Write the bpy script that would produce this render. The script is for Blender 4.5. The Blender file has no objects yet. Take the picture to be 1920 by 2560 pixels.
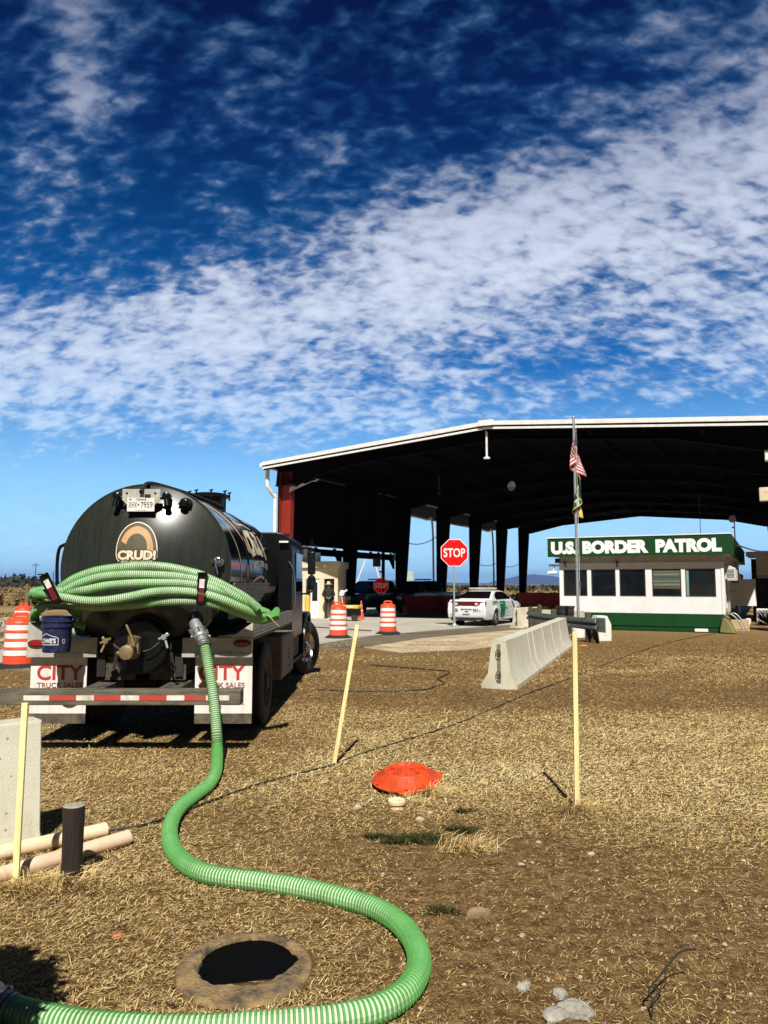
import bpy, bmesh, math, random
import numpy as np
from mathutils import Vector, Matrix, Euler

random.seed(7); RNG = np.random.default_rng(11)
sc = bpy.context.scene
R = math.radians

# ------------------------------------------------------------------ camera
CAM_H = 1.75; FPX = 1900.0; PITCH = math.atan(181.0 / FPX)
cam_d = bpy.data.cameras.new("camera"); cam = bpy.data.objects.new("camera", cam_d)
sc.collection.objects.link(cam); sc.camera = cam
cam.location = (0, 0, CAM_H); cam.rotation_euler = (R(90) + PITCH, 0, 0)
cam_d.sensor_fit = 'VERTICAL'; cam_d.sensor_height = 36.0
cam_d.lens = 36.0 * FPX / 2560.0
cam_d.clip_start = 0.1; cam_d.clip_end = 40000

# ------------------------------------------------------------------ render look
sc.view_settings.view_transform = 'Standard'; sc.view_settings.look = 'None'
sc.view_settings.exposure = 0.36; sc.view_settings.gamma = 1.0
sc.view_settings.use_curve_mapping = False
sc.render.engine = 'CYCLES'
cy = sc.cycles
cy.max_bounces = 6; cy.diffuse_bounces = 2; cy.glossy_bounces = 3; cy.transmission_bounces = 3
cy.transparent_max_bounces = 6; cy.volume_bounces = 0
cy.sample_clamp_indirect = 4.0
cy.caustics_reflective = False; cy.caustics_refractive = False
cy.use_denoising = True

# ------------------------------------------------------------------ sun
SUN_DIR = Vector((-0.02, 0.86, -1.0)).normalized()          # the way the light travels
SUN_EL = math.asin(-SUN_DIR.z)
sun_d = bpy.data.lights.new("sun", 'SUN'); sun_d.energy = 5.0; sun_d.angle = R(0.5)
sun_d.color = (1.0, 0.96, 0.89)
sun = bpy.data.objects.new("sun", sun_d); sc.collection.objects.link(sun)
sun.rotation_euler = SUN_DIR.to_track_quat('-Z', 'Y').to_euler()

# ------------------------------------------------------------------ sky and clouds (world)
W = bpy.data.worlds.new("World"); sc.world = W; W.use_nodes = True
nt = W.node_tree; nt.nodes.clear()
def wn(t, **k):
    n = nt.nodes.new(t)
    for a, b in k.items(): setattr(n, a, b)
    return n
def wl(a, b): nt.links.new(a, b)
def wm(op, a, b=None, c=None, clamp=False):
    n = wn('ShaderNodeMath', operation=op); n.use_clamp = clamp
    for i, q in enumerate((a, b, c)):
        if q is None: continue
        if isinstance(q, (int, float)): n.inputs[i].default_value = q
        else: wl(q, n.inputs[i])
    return n.outputs[0]
def wramp(fac, stops, interp='LINEAR'):
    n = wn('ShaderNodeValToRGB'); n.color_ramp.interpolation = interp
    els = n.color_ramp.elements
    while len(els) < len(stops): els.new(0.5)
    for e, (p, c) in zip(els, stops):
        e.position = p; e.color = (*c, 1) if len(c) == 3 else c
    wl(fac, n.inputs[0]); return n.outputs[0]
def wsmooth(x, a, b):
    n = wn('ShaderNodeMapRange', interpolation_type='SMOOTHSTEP')
    wl(x, n.inputs[0]); n.inputs[1].default_value = a; n.inputs[2].default_value = b
    return n.outputs[0]
def wnoise(vec, scale, detail, rough, dist=0.0, lac=2.0):
    n = wn('ShaderNodeTexNoise', noise_dimensions='3D')
    wl(vec, n.inputs['Vector']); n.inputs['Scale'].default_value = scale
    n.inputs['Detail'].default_value = detail; n.inputs['Roughness'].default_value = rough
    n.inputs['Distortion'].default_value = dist; n.inputs['Lacunarity'].default_value = lac
    return n.outputs['Fac']
tc = wn('ShaderNodeTexCoord'); nrm = wn('ShaderNodeVectorMath', operation='NORMALIZE')
wl(tc.outputs['Generated'], nrm.inputs[0])
sep = wn('ShaderNodeSeparateXYZ'); wl(nrm.outputs[0], sep.inputs[0])
dx, dy, dz = sep.outputs
hor = wm('SQRT', wm('ADD', wm('MULTIPLY', dx, dx), wm('MULTIPLY', dy, dy)))
el = wm('DIVIDE', dz, wm('MAXIMUM', hor, 0.02))                        # tangent of elevation
az = wm('DIVIDE', dx, wm('MAXIMUM', dy, 0.15))                         # tangent of azimuth
sky = wn('ShaderNodeTexSky', sky_type='NISHITA'); sky.sun_disc = False
sky.sun_elevation = SUN_EL; sky.sun_rotation = R(180)
sky.altitude = 1400; sky.air_density = 1.0; sky.dust_density = 0.35; sky.ozone_density = 2.2
# polarised, deep winter blue overhead: the same sky, pulled down and more saturated with height
hs = wn('ShaderNodeHueSaturation'); hs.inputs['Saturation'].default_value = 1.35
hs.inputs['Value'].default_value = 1.0; wl(sky.outputs[0], hs.inputs['Color'])
deep = wramp(wm('MULTIPLY', el, 1.0, clamp=True),
             [(0.0, (0.60, 0.90, 1.35)), (0.05, (0.66, 1.0, 1.35)), (0.12, (0.66, 1.05, 1.25)), (0.20, (0.34, 0.80, 1.05)), (0.34, (0.05, 0.46, 0.68)), (0.48, (0.025, 0.30, 0.46)),
              (0.62, (0.03, 0.13, 0.30)), (0.80, (0.02, 0.05, 0.20)), (1.0, (0.02, 0.05, 0.20))])
mul = wn('ShaderNodeMix', data_type='RGBA', blend_type='MULTIPLY'); mul.inputs['Factor'].default_value = 1.0
wl(hs.outputs[0], mul.inputs['A']); wl(deep, mul.inputs['B']); mul.clamp_result = False
blue = mul.outputs['Result']
# cloud sheet: direction projected on a flat layer, rippled small puffs (mackerel sky)
den = wm('ADD', dz, 0.60)
px_ = wm('DIVIDE', dx, den); py_ = wm('DIVIDE', dy, den)
cmb = wn('ShaderNodeCombineXYZ'); wl(px_, cmb.inputs[0]); wl(py_, cmb.inputs[1])
rot = wn('ShaderNodeMapping'); wl(cmb.outputs[0], rot.inputs['Vector'])
rot.inputs['Rotation'].default_value = (0, 0, R(57)); rot.inputs['Scale'].default_value = (0.85, 1.55, 1.0)
pl = rot.outputs[0]
puff = wnoise(pl, 46.0, 3.0, 0.5, 0.3)
puff2 = wnoise(pl, 19.0, 4.0, 0.55, 0.3)
wisp = wnoise(pl, 4.2, 5.0, 0.6, 0.5)
big = wnoise(cmb.outputs[0], 3.2, 3.0, 0.5, 0.2)
def gauss(x, w):                                                        # exp(-(x/w)^2)
    q = wm('DIVIDE', x, w); return wm('EXPONENT', wm('MULTIPLY', wm('MULTIPLY', q, q), -1.0))
bandc = wm('ADD', wm('MULTIPLY', az, 0.25), 0.385)
b1 = wm('EXPONENT', wm('MULTIPLY', wm('POWER', wm('DIVIDE', wm('ABSOLUTE', wm('SUBTRACT', el, bandc)), wm('ADD', 0.135, wm('MULTIPLY', az, 0.10))), 2.0), -1.0))
b2 = wm('MULTIPLY', gauss(wm('SUBTRACT', el, wm('ADD', wm('MULTIPLY', az, 0.05), 0.235)), 0.05), 0.45)
right = wm('MULTIPLY', wsmooth(az, 0.02, 0.50), wsmooth(wm('SUBTRACT', 0.95, el), 0.0, 0.5))
b3 = wm('MULTIPLY', wm('MULTIPLY', right, wsmooth(el, 0.14, 0.34)), 0.60)
b4 = wm('MULTIPLY', gauss(wm('ADD', az, 0.43), 0.055), wm('MULTIPLY', wsmooth(el, 0.52, 0.66), 0.75))   # streak, upper left
lowleft = wm('MULTIPLY', gauss(wm('SUBTRACT', el, 0.235), 0.06), wm('MULTIPLY', wsmooth(wm('MULTIPLY', az, -1.0), -0.25, 0.15), 0.70))
low = wm('MULTIPLY', wsmooth(wm('MULTIPLY', el, -1.0), -0.20, -0.03), 0.10)
mask = wm('MAXIMUM', b1, wm('MAXIMUM', b2, wm('MAXIMUM', b3, wm('MAXIMUM', b4, wm('MAXIMUM', lowleft, low)))))
mask = wm('ADD', wm('MULTIPLY', mask, 0.68), wm('MULTIPLY', wm('SUBTRACT', big, 0.5), 0.55))
tex = wm('ADD', wm('MULTIPLY', puff, 0.40), wm('ADD', wm('MULTIPLY', puff2, 0.40), wm('MULTIPLY', wisp, 0.38)))  # ~0.59 mean
cov = wm('ADD', mask, wm('MULTIPLY', wm('SUBTRACT', tex, 0.59), 2.7))
front = wsmooth(dy, 0.02, 0.30)
cl = wm('MULTIPLY', wsmooth(cov, -0.20, 1.0), front)
thin = wm('MULTIPLY', cl, 0.90)
ccol = wramp(wm('MULTIPLY', el, 1.0, clamp=True), [(0.0, (0.56, 0.67, 0.80)), (0.2, (0.55, 0.65, 0.80)), (0.42, (0.60, 0.65, 0.77)), (0.6, (0.36, 0.41, 0.55)), (0.9, (0.14, 0.18, 0.30))])
thincol = wn('ShaderNodeMix', data_type='RGBA'); thincol.inputs['A'].default_value = (0.025, 0.17, 0.42, 1)
wl(wsmooth(cl, 0.05, 0.75), thincol.inputs['Factor']); wl(ccol, thincol.inputs['B']); ccol = thincol.outputs['Result']
bg1 = wn('ShaderNodeBackground'); wl(wm('ADD', 0.014, wm('MULTIPLY', wsmooth(dy, -0.1, 0.35), 0.083)), bg1.inputs['Strength']); wl(blue, bg1.inputs['Color'])   # sky dimmed behind the viewer to deepen the shadows
bg2 = wn('ShaderNodeBackground'); bg2.inputs['Strength'].default_value = 1.0; wl(ccol, bg2.inputs['Color'])
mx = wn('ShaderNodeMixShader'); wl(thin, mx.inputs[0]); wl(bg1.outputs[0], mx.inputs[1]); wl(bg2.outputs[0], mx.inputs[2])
veil = wm('MULTIPLY', wm('MULTIPLY', wsmooth(wm('MULTIPLY', el, -1.0), -0.30, -0.02), 0.72), wm('MULTIPLY', front, wm('ADD', 0.75, wm('MULTIPLY', wisp, 0.5))), clamp=True)
bg3 = wn('ShaderNodeBackground'); bg3.inputs['Strength'].default_value = 1.0; bg3.inputs['Color'].default_value = (0.38, 0.63, 0.84, 1)   # thin high veil low over the plain
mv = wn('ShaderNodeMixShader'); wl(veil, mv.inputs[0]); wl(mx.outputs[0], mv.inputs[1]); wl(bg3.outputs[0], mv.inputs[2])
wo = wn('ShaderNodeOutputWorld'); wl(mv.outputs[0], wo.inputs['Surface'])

# ------------------------------------------------------------------ measuring helpers (photo pixel -> point in the world)
CP, SP = math.cos(PITCH), math.sin(PITCH)
def ray(px, py):
    u = (px - 960) / FPX; v = (1280 - py) / FPX
    return Vector((u, CP - v * SP, SP + v * CP))
def P(px, py, Y):
    d = ray(px, py); t = Y / d.y
    return Vector((0, 0, CAM_H)) + d * t
def G(px, py, z=0.0):
    d = ray(px, py); t = (z - CAM_H) / d.z
    return Vector((0, 0, CAM_H)) + d * t

# ------------------------------------------------------------------ objects
def tag(o, label=None, cat=None, group=None, kind=None):
    if label: o['label'] = label
    if cat: o['category'] = cat
    if group: o['group'] = group
    if kind: o['kind'] = kind
    return o
def empty(name, loc=(0, 0, 0), rz=0.0, parent=None):
    o = bpy.data.objects.new(name, None); sc.collection.objects.link(o)
    o.location = loc; o.rotation_euler = (0, 0, rz); o.empty_display_size = 0.2
    if parent: o.parent = parent
    return o
def thing(name, label, cat, loc=(0, 0, 0), rz=0.0, group=None):
    return tag(empty(name, loc, rz), label, cat, group)
def copy_tree(o, parent=None):
    c = o.copy(); sc.collection.objects.link(c)
    if parent: c.parent = parent
    for ch in [q for q in bpy.data.objects if q.parent is o]: copy_tree(ch, c)
    return c

class MB:
    """collects shapes; build() links them as one mesh object"""
    def __init__(s): s.v = []; s.f = []; s.m = []
    def add(s, vs, fs, mi=0):
        o = len(s.v); s.v += [tuple(q) for q in vs]; s.f += [tuple(i + o for i in f) for f in fs]; s.m += [mi] * len(fs); return s
    def box(s, x0, x1, y0, y1, z0, z1, mi=0):
        return s.add([(x0,y0,z0),(x1,y0,z0),(x1,y1,z0),(x0,y1,z0),(x0,y0,z1),(x1,y0,z1),(x1,y1,z1),(x0,y1,z1)],
                     [(0,3,2,1),(4,5,6,7),(0,1,5,4),(1,2,6,5),(2,3,7,6),(3,0,4,7)], mi)
    def bar(s, p0, p1, w, h, mi=0, up=(0, 0, 1), w1=None, h1=None):
        p0, p1 = Vector(p0), Vector(p1); d = (p1 - p0).normalized(); up = Vector(up)
        if abs(d.dot(up)) > 0.98: up = Vector((0, 1, 0))
        a = d.cross(up).normalized(); b = a.cross(d).normalized(); vs = []
        for p, ww, hh in ((p0, w, h), (p1, w1 or w, h1 or h)):
            for i, j in ((-1, -1), (1, -1), (1, 1), (-1, 1)): vs.append(p + a * (ww / 2 * i) + b * (hh / 2 * j))
        return s.add(vs, [(0,1,2,3),(7,6,5,4),(0,4,5,1),(1,5,6,2),(2,6,7,3),(3,7,4,0)], mi)
    def cyl(s, p0, p1, r0, r1=None, n=16, mi=0, caps=True):
        p0, p1 = Vector(p0), Vector(p1); r1 = r0 if r1 is None else r1
        d = (p1 - p0).normalized(); up = Vector((0, 0, 1)) if abs(d.z) < 0.95 else Vector((0, 1, 0))
        a = d.cross(up).normalized(); b = a.cross(d).normalized()
        vs = [p + (a * math.cos(2*math.pi*i/n) + b * math.sin(2*math.pi*i/n)) * r for p, r in ((p0, r0), (p1, r1)) for i in range(n)]
        fs = [(i, (i+1) % n, n + (i+1) % n, n + i) for i in range(n)]
        if caps: fs += [tuple(range(n-1, -1, -1)), tuple(range(n, 2*n))]
        return s.add(vs, fs, mi)
    def tube(s, pts, r, n=8, mi=0, caps=True):
        pts = [Vector(p) for p in pts]; rs = r if isinstance(r, (list, tuple)) else [r] * len(pts)
        vs = []; a = None
        for i, p in enumerate(pts):
            t = (pts[min(i+1, len(pts)-1)] - pts[max(i-1, 0)]).normalized()
            if a is None:
                up = Vector((0, 0, 1)) if abs(t.z) < 0.95 else Vector((0, 1, 0)); a = t.cross(up).normalized()
            else:
                a = (a - t * a.dot(t))
                a = a.normalized() if a.length > 1e-6 else t.orthogonal().normalized()
            b = t.cross(a)
            vs += [p + (a * math.cos(2*math.pi*k/n) + b * math.sin(2*math.pi*k/n)) * rs[i] for k in range(n)]
        m = len(pts)
        fs = [(i*n+k, i*n+(k+1) % n, (i+1)*n+(k+1) % n, (i+1)*n+k) for i in range(m-1) for k in range(n)]
        if caps: fs += [tuple(range(n-1, -1, -1)), tuple(range((m-1)*n, m*n))]
        return s.add(vs, fs, mi)
    def lathe(s, prof, n=24, c=(0, 0, 0), axis='z', mi=0, a0=0.0):
        """prof: (radius, height[, material of the band up to the next point])"""
        vs = []
        for q in prof:
            r, h = q[0], q[1]
            for k in range(n):
                t = a0 + 2*math.pi*k/n; x, y = r*math.cos(t), r*math.sin(t)
                p = (x, y, h) if axis == 'z' else ((x, h, y) if axis == 'y' else (h, x, y))
                vs.append((p[0]+c[0], p[1]+c[1], p[2]+c[2]))
        o = len(s.v); s.v += vs
        for i in range(len(prof)-1):
            b = prof[i][2] if len(prof[i]) > 2 else mi
            for k in range(n):
                f = (o+i*n+k, o+i*n+(k+1) % n, o+(i+1)*n+(k+1) % n, o+(i+1)*n+k)
                s.f.append(f if axis != 'y' else f[::-1]); s.m.append(b)
        return s
    def prism(s, poly, a, b, axis='y', mi=0):
        """2-D polygon pushed from a to b; axis 'y': poly is (x,z); 'x': (y,z); 'z': (x,y)"""
        def mk(p, t): return (p[0], t, p[1]) if axis == 'y' else ((t, p[0], p[1]) if axis == 'x' else (p[0], p[1], t))
        n = len(poly); vs = [mk(p, a) for p in poly] + [mk(p, b) for p in poly]
        fs = [tuple(range(n)), tuple(range(2*n-1, n-1, -1))] + [(i, n+i, n+(i+1) % n, (i+1) % n) for i in range(n)]
        return s.add(vs, fs, mi)
    def sph(s, c, r, n=12, m=8, mi=0):
        r = (r, r, r) if isinstance(r, (int, float)) else r; vs = []; fs = []
        for j in range(m+1):
            ph = math.pi*j/m
            for i in range(n):
                t = 2*math.pi*i/n
                vs.append((c[0]+r[0]*math.sin(ph)*math.cos(t), c[1]+r[1]*math.sin(ph)*math.sin(t), c[2]+r[2]*math.cos(ph)))
        for j in range(m):
            for i in range(n): fs.append((j*n+i, (j+1)*n+i, (j+1)*n+(i+1) % n, j*n+(i+1) % n))
        return s.add(vs, fs, mi)
    def build(s, name, mats, parent=None, smooth=38, bevel=0.0, loc=None, fix=True, seg=2):
        me = bpy.data.meshes.new(name); me.from_pydata(s.v, [], s.f); me.update()
        if not isinstance(mats, (list, tuple)): mats = [mats]
        for m in mats: me.materials.append(m)
        me.polygons.foreach_set('material_index', s.m)
        if fix:
            bm = bmesh.new(); bm.from_mesh(me)
            bmesh.ops.remove_doubles(bm, verts=bm.verts, dist=1e-5)
            bmesh.ops.recalc_face_normals(bm, faces=bm.faces)
            big = [f for f in bm.faces if len(f.verts) > 4]
            if big: bmesh.ops.triangulate(bm, faces=big)
            bm.to_mesh(me); bm.free()
        if smooth:
            me.polygons.foreach_set('use_smooth', [True] * len(me.polygons)); me.set_sharp_from_angle(angle=R(smooth))
        me.update()
        o = bpy.data.objects.new(name, me); sc.collection.objects.link(o)
        if parent: o.parent = parent
        if loc is not None: o.location = loc
        if bevel:
            b = o.modifiers.new('bevel', 'BEVEL'); b.width = bevel; b.segments = seg; b.limit_method = 'ANGLE'; b.angle_limit = R(40)
        return o

def catmull(pts, step=0.02, closed=False):
    pts = [Vector(p) for p in pts]; out = []
    q = [pts[0]*2 - pts[1]] + pts + [pts[-1]*2 - pts[-2]]
    for i in range(1, len(q)-2):
        p0, p1, p2, p3 = q[i-1:i+3]; n = max(2, int((p2-p1).length/step))
        for k in range(n):
            t = k/n; out.append(0.5*((2*p1)+(p2-p0)*t+(2*p0-5*p1+4*p2-p3)*t*t+(3*p1-p0-3*p2+p3)*t**3))
    out.append(pts[-1]); return out
def resample(pts, step):
    out = [pts[0].copy()]; acc = 0.0
    for a, b in zip(pts, pts[1:]):
        L = (b-a).length
        while L > 0 and acc + L >= step:
            t = (step-acc)/L; a = a + (b-a)*t; out.append(a.copy()); L = (b-a).length; acc = 0.0
        acc += L
    return out

def text_mb(body, w, h, bold=0.0, depth=0.004, mi=0, spacing=1.0, fit=True, res=4):
    """flat lettering in the x-z plane, lower left corner at 0,0, facing -y, as (verts, faces)"""
    cu = bpy.data.curves.new('letters', 'FONT'); cu.body = body; cu.size = 1.0; cu.extrude = 0.0
    cu.offset = bold; cu.resolution_u = res; cu.space_character = spacing; cu.fill_mode = 'FRONT'
    ob = bpy.data.objects.new('letters', cu); sc.collection.objects.link(ob)
    dg = bpy.context.evaluated_depsgraph_get(); me = bpy.data.meshes.new_from_object(ob.evaluated_get(dg))
    vs = np.array([v.co[:] for v in me.vertices]); fs = [tuple(p.vertices) for p in me.polygons]
    bpy.data.objects.remove(ob); bpy.data.curves.remove(cu); bpy.data.meshes.remove(me)
    mn, mx_ = vs.min(0), vs.max(0); sx = w/(mx_[0]-mn[0]); sy = h/(mx_[1]-mn[1]) if h else sx
    pts = [((v[0]-mn[0])*sx, -depth, (v[1]-mn[1])*sy) for v in vs]
    return pts, fs
def letters(mb, body, x0, z0, w, h, y, bold=0.0, mi=0, spacing=1.0):
    v, f = text_mb(body, w, h, bold, 0.0, spacing=spacing)
    mb.add([(x0+p[0], y, z0+p[2]) for p in v], f, mi)

# ------------------------------------------------------------------ materials
def mat(name, col, rough=0.6, metal=0.0, var=0.12, scale=3.0, col2=None, bump=0.0, bscale=60.0, coat=0.0, spec=0.5,
        stretch=None, detail=5.0, lo=0.35, hi=0.65, rvar=0.0, emit=0.0):
    m = bpy.data.materials.new(name); m.use_nodes = True; t = m.node_tree; b = t.nodes['Principled BSDF']
    tcn = t.nodes.new('ShaderNodeTexCoord'); vec = tcn.outputs['Object']
    if stretch:
        mp = t.nodes.new('ShaderNodeMapping'); mp.inputs['Scale'].default_value = stretch
        t.links.new(vec, mp.inputs['Vector']); vec = mp.outputs[0]
    n = t.nodes.new('ShaderNodeTexNoise'); n.inputs['Scale'].default_value = scale; n.inputs['Detail'].default_value = detail
    n.inputs['Roughness'].default_value = 0.6; t.links.new(vec, n.inputs['Vector'])
    rp = t.nodes.new('ShaderNodeValToRGB'); rp.color_ramp.elements[0].position = lo; rp.color_ramp.elements[1].position = hi
    c1 = tuple(max(0, c*(1-var)) for c in col); c2 = col2 or tuple(min(1, c*(1+var)) for c in col)
    rp.color_ramp.elements[0].color = (*(c1 if not col2 else col), 1); rp.color_ramp.elements[1].color = (*c2, 1)
    t.links.new(n.outputs['Fac'], rp.inputs[0]); t.links.new(rp.outputs[0], b.inputs['Base Color'])
    b.inputs['Roughness'].default_value = rough; b.inputs['Metallic'].default_value = metal
    b.inputs['Specular IOR Level'].default_value = spec; b.inputs['Coat Weight'].default_value = coat
    if rvar:
        mr = t.nodes.new('ShaderNodeMapRange'); mr.inputs[3].default_value = max(0.02, rough-rvar); mr.inputs[4].default_value = min(1, rough+rvar)
        t.links.new(n.outputs['Fac'], mr.inputs[0]); t.links.new(mr.outputs[0], b.inputs['Roughness'])
    if bump:
        n2 = t.nodes.new('ShaderNodeTexNoise'); n2.inputs['Scale'].default_value = bscale; n2.inputs['Detail'].default_value = 6
        t.links.new(vec, n2.inputs['Vector'])
        bp = t.nodes.new('ShaderNodeBump'); bp.inputs['Strength'].default_value = bump; bp.inputs['Distance'].default_value = 0.02
        t.links.new(n2.outputs['Fac'], bp.inputs['Height']); t.links.new(bp.outputs[0], b.inputs['Normal'])
    return m
def nodes_of(m): return m.node_tree, m.node_tree.nodes['Principled BSDF']
def mathn(t, op, a, b=None):
    n = t.nodes.new('ShaderNodeMath'); n.operation = op
    for i, q in enumerate((a, b)):
        if q is None: continue
        if isinstance(q, (int, float)): n.inputs[i].default_value = q
        else: t.links.new(q, n.inputs[i])
    return n.outputs[0]

M = {}
M['black_paint'] = mat('black_paint', (0.0045, 0.005, 0.005), 0.28, coat=0.0, var=0.3, spec=0.4)
M['black_rubber'] = mat('black_rubber', (0.012, 0.012, 0.012), 0.8, var=0.3, bump=0.2)
M['tyre'] = mat('tyre', (0.016, 0.015, 0.014), 0.85, col2=(0.035, 0.03, 0.024), bump=0.25, bscale=30)
M['dark_steel'] = mat('dark_steel', (0.014, 0.013, 0.012), 0.6, metal=0.2, col2=(0.03, 0.026, 0.02))
M['dusty_steel'] = mat('dusty_steel', (0.035, 0.028, 0.02), 0.85, col2=(0.13, 0.105, 0.07), scale=7, bump=0.4, bscale=40)
M['bumper_steel'] = mat('bumper_steel', (0.045, 0.043, 0.036), 0.75, col2=(0.17, 0.14, 0.09), scale=5, bump=0.4, bscale=50, stretch=(0.5, 1, 2.5))
M['chrome'] = mat('chrome', (0.62, 0.60, 0.56), 0.25, metal=1.0, col2=(0.4, 0.37, 0.32), scale=9)
M['galvanised'] = mat('galvanised', (0.42, 0.44, 0.44), 0.45, metal=0.7, col2=(0.55, 0.57, 0.57), scale=14)
M['aluminium'] = mat('aluminium', (0.40, 0.40, 0.36), 0.4, metal=0.85, col2=(0.25, 0.24, 0.2), scale=6)
M['white_paint'] = mat('white_paint', (0.82, 0.82, 0.81), 0.5, col2=(0.74, 0.74, 0.72), scale=2.0)
M['white_trim'] = mat('white_trim', (0.80, 0.79, 0.76), 0.5, col2=(0.62, 0.60, 0.56), scale=6, lo=0.45, hi=0.8)
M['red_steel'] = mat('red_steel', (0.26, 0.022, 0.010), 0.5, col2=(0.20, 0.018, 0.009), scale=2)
M['shaded_steel'] = mat('shaded_steel', (0.006, 0.003, 0.0026), 0.85, col2=(0.004, 0.0024, 0.002), scale=2, spec=0.06)  # near-black: the canopy's shade is put into the red-brown steel colour
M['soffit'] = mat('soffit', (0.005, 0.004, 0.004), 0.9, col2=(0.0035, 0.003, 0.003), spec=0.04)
M['green_trim'] = mat('green_trim', (0.005, 0.055, 0.012), 0.5, col2=(0.004, 0.045, 0.010), scale=3, spec=.3)
M['glass'] = mat('dark_glass', (0.008, 0.010, 0.012), 0.06, spec=0.6, var=0.3)
M['car_glass'] = mat('car_glass', (0.004, 0.004, 0.005), 0.08, spec=0.4, var=0.2)
M['red_letters'] = mat('red_letters', (0.52, 0.035, 0.02), 0.55, col2=(0.42, 0.04, 0.025), scale=25)
M['maroon_letters'] = mat('maroon_letters', (0.22, 0.03, 0.03), 0.55, col2=(0.3, 0.08, 0.06), scale=25)
M['green_letters'] = mat('green_letters', (0.005, 0.15, 0.05), 0.5)
M['black_letters'] = mat('black_letters', (0.015, 0.015, 0.02), 0.5)
M['cream_letters'] = mat('cream_letters', (0.78, 0.66, 0.48), 0.45, col2=(0.68, 0.56, 0.38), scale=8)
M['tan_vinyl'] = mat('tan_vinyl', (0.52, 0.30, 0.13), 0.45)
M['olive_vinyl'] = mat('olive_vinyl', (0.075, 0.068, 0.035), 0.5, var=0.2, scale=10)
M['brown_vinyl'] = mat('brown_vinyl', (0.03, 0.016, 0.010), 0.5)
M['tail_red'] = mat('tail_red', (0.42, 0.008, 0.012), 0.15, coat=0.6, col2=(0.22, 0.004, 0.008), scale=40)
M['reflect_red'] = mat('reflect_red', (0.50, 0.045, 0.03), 0.4, col2=(0.35, 0.06, 0.04), scale=20)
M['reflect_white'] = mat('reflect_white', (0.75, 0.72, 0.66), 0.4, col2=(0.55, 0.50, 0.40), scale=22)
M['orange_plastic'] = mat('orange_plastic', (0.85, 0.075, 0.018), 0.45, col2=(0.75, 0.09, 0.03), scale=9)
M['barrier_red'] = mat('barrier_red', (0.40, 0.022, 0.010), 0.55)
M['drum_white'] = mat('drum_white', (0.80, 0.79, 0.76), 0.4, col2=(0.58, 0.53, 0.46), scale=5, lo=0.5, hi=0.85)
M['yellow_paint'] = mat('yellow_paint', (0.75, 0.52, 0.03), 0.55, col2=(0.6, 0.40, 0.05), scale=6)
M['stake'] = mat('stake_yellow', (0.86, 0.74, 0.36), 0.7, col2=(0.68, 0.50, 0.20), scale=14, stretch=(3, 3, 0.12), bump=0.3, lo=.45, hi=.75)
M['cream_stucco'] = mat('cream_stucco', (0.74, 0.63, 0.44), 0.85, col2=(0.66, 0.55, 0.38), bump=0.2, bscale=50)
M['wood_post'] = mat('weathered_wood', (0.10, 0.075, 0.03), 0.9, col2=(0.035, 0.03, 0.016), scale=8, stretch=(3, 3, 0.5), bump=0.5, bscale=30)
M['dark_wood'] = mat('dark_wood', (0.012, 0.007, 0.005), 0.85, col2=(0.024, 0.012, 0.008), scale=10, stretch=(3, 3, 0.4), bump=0.5, bscale=25)
M['cut_wood'] = mat('cut_wood', (0.42, 0.38, 0.30), 0.9, col2=(0.22, 0.19, 0.14), scale=25, bump=0.5)
M['clay_pipe'] = mat('clay_pipe', (0.66, 0.42, 0.28), 0.65, col2=(0.76, 0.58, 0.40), scale=4)
M['cream_pipe'] = mat('cream_pipe', (0.80, 0.66, 0.44), 0.5, col2=(0.74, 0.56, 0.34), scale=5)
M['cable'] = mat('black_cable', (0.012, 0.012, 0.014), 0.6)
M['lid_orange'] = mat('lid_orange', (0.66, 0.070, 0.014), 0.5, col2=(0.34, 0.05, 0.016), scale=9, bump=0.35, bscale=22, lo=.42, hi=.72, detail=9, spec=.25)
M['brass'] = mat('dirty_brass', (0.40, 0.30, 0.15), 0.5, metal=0.6, col2=(0.24, 0.18, 0.09), scale=12)
M['hose_green'] = mat('hose_green', (0.095, 0.32, 0.075), 0.5, col2=(0.075, 0.21, 0.055), scale=7, lo=.48, hi=.78, detail=9)
M['hose_pale'] = mat('hose_pale', (0.54, 0.62, 0.46), 0.5, col2=(0.38, 0.42, 0.27), scale=7, lo=.45, hi=.78, detail=9)
M['bright_green'] = mat('green_sleeve', (0.10, 0.34, 0.07), 0.5)
M['bucket_blue'] = mat('bucket_blue', (0.009, 0.014, 0.065), 0.5, col2=(0.06, 0.075, 0.15), scale=14, lo=0.5, hi=0.78, detail=10)
M['stone'] = mat('pale_stone', (0.52, 0.45, 0.34), 0.9, col2=(0.36, 0.29, 0.19), scale=9, bump=0.5, bscale=30)
M['uniform'] = mat('dark_green_uniform', (0.020, 0.024, 0.013), 0.9, col2=(0.011, 0.014, 0.008), scale=6)
M['skin'] = mat('skin', (0.28, 0.15, 0.09), 0.6)
M['hat_felt'] = mat('cream_felt', (0.62, 0.50, 0.34), 0.9)
M['navy_paint'] = mat('navy_paint', (0.010, 0.014, 0.026), 0.25, coat=0.6)
M['car_white'] = mat('car_white', (0.78, 0.79, 0.79), 0.3, coat=0.5, var=0.02)
M['sign_red'] = mat('sign_red', (0.72, 0.006, 0.008), 0.6, var=0.05, spec=0.1)
M['grey_plastic'] = mat('grey_plastic', (0.5, 0.5, 0.47), 0.5)
M['shrub_leaf'] = mat('shrub_leaf', (0.045, 0.05, 0.02), 0.8, var=0.4, scale=20)
M['twig'] = mat('dark_twig', (0.022, 0.018, 0.014), 0.9)
M['rust_white'] = mat('rust_white', (0.72, 0.68, 0.62), 0.8, col2=(0.30, 0.10, 0.03), scale=5, lo=0.62, hi=0.75)
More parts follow.
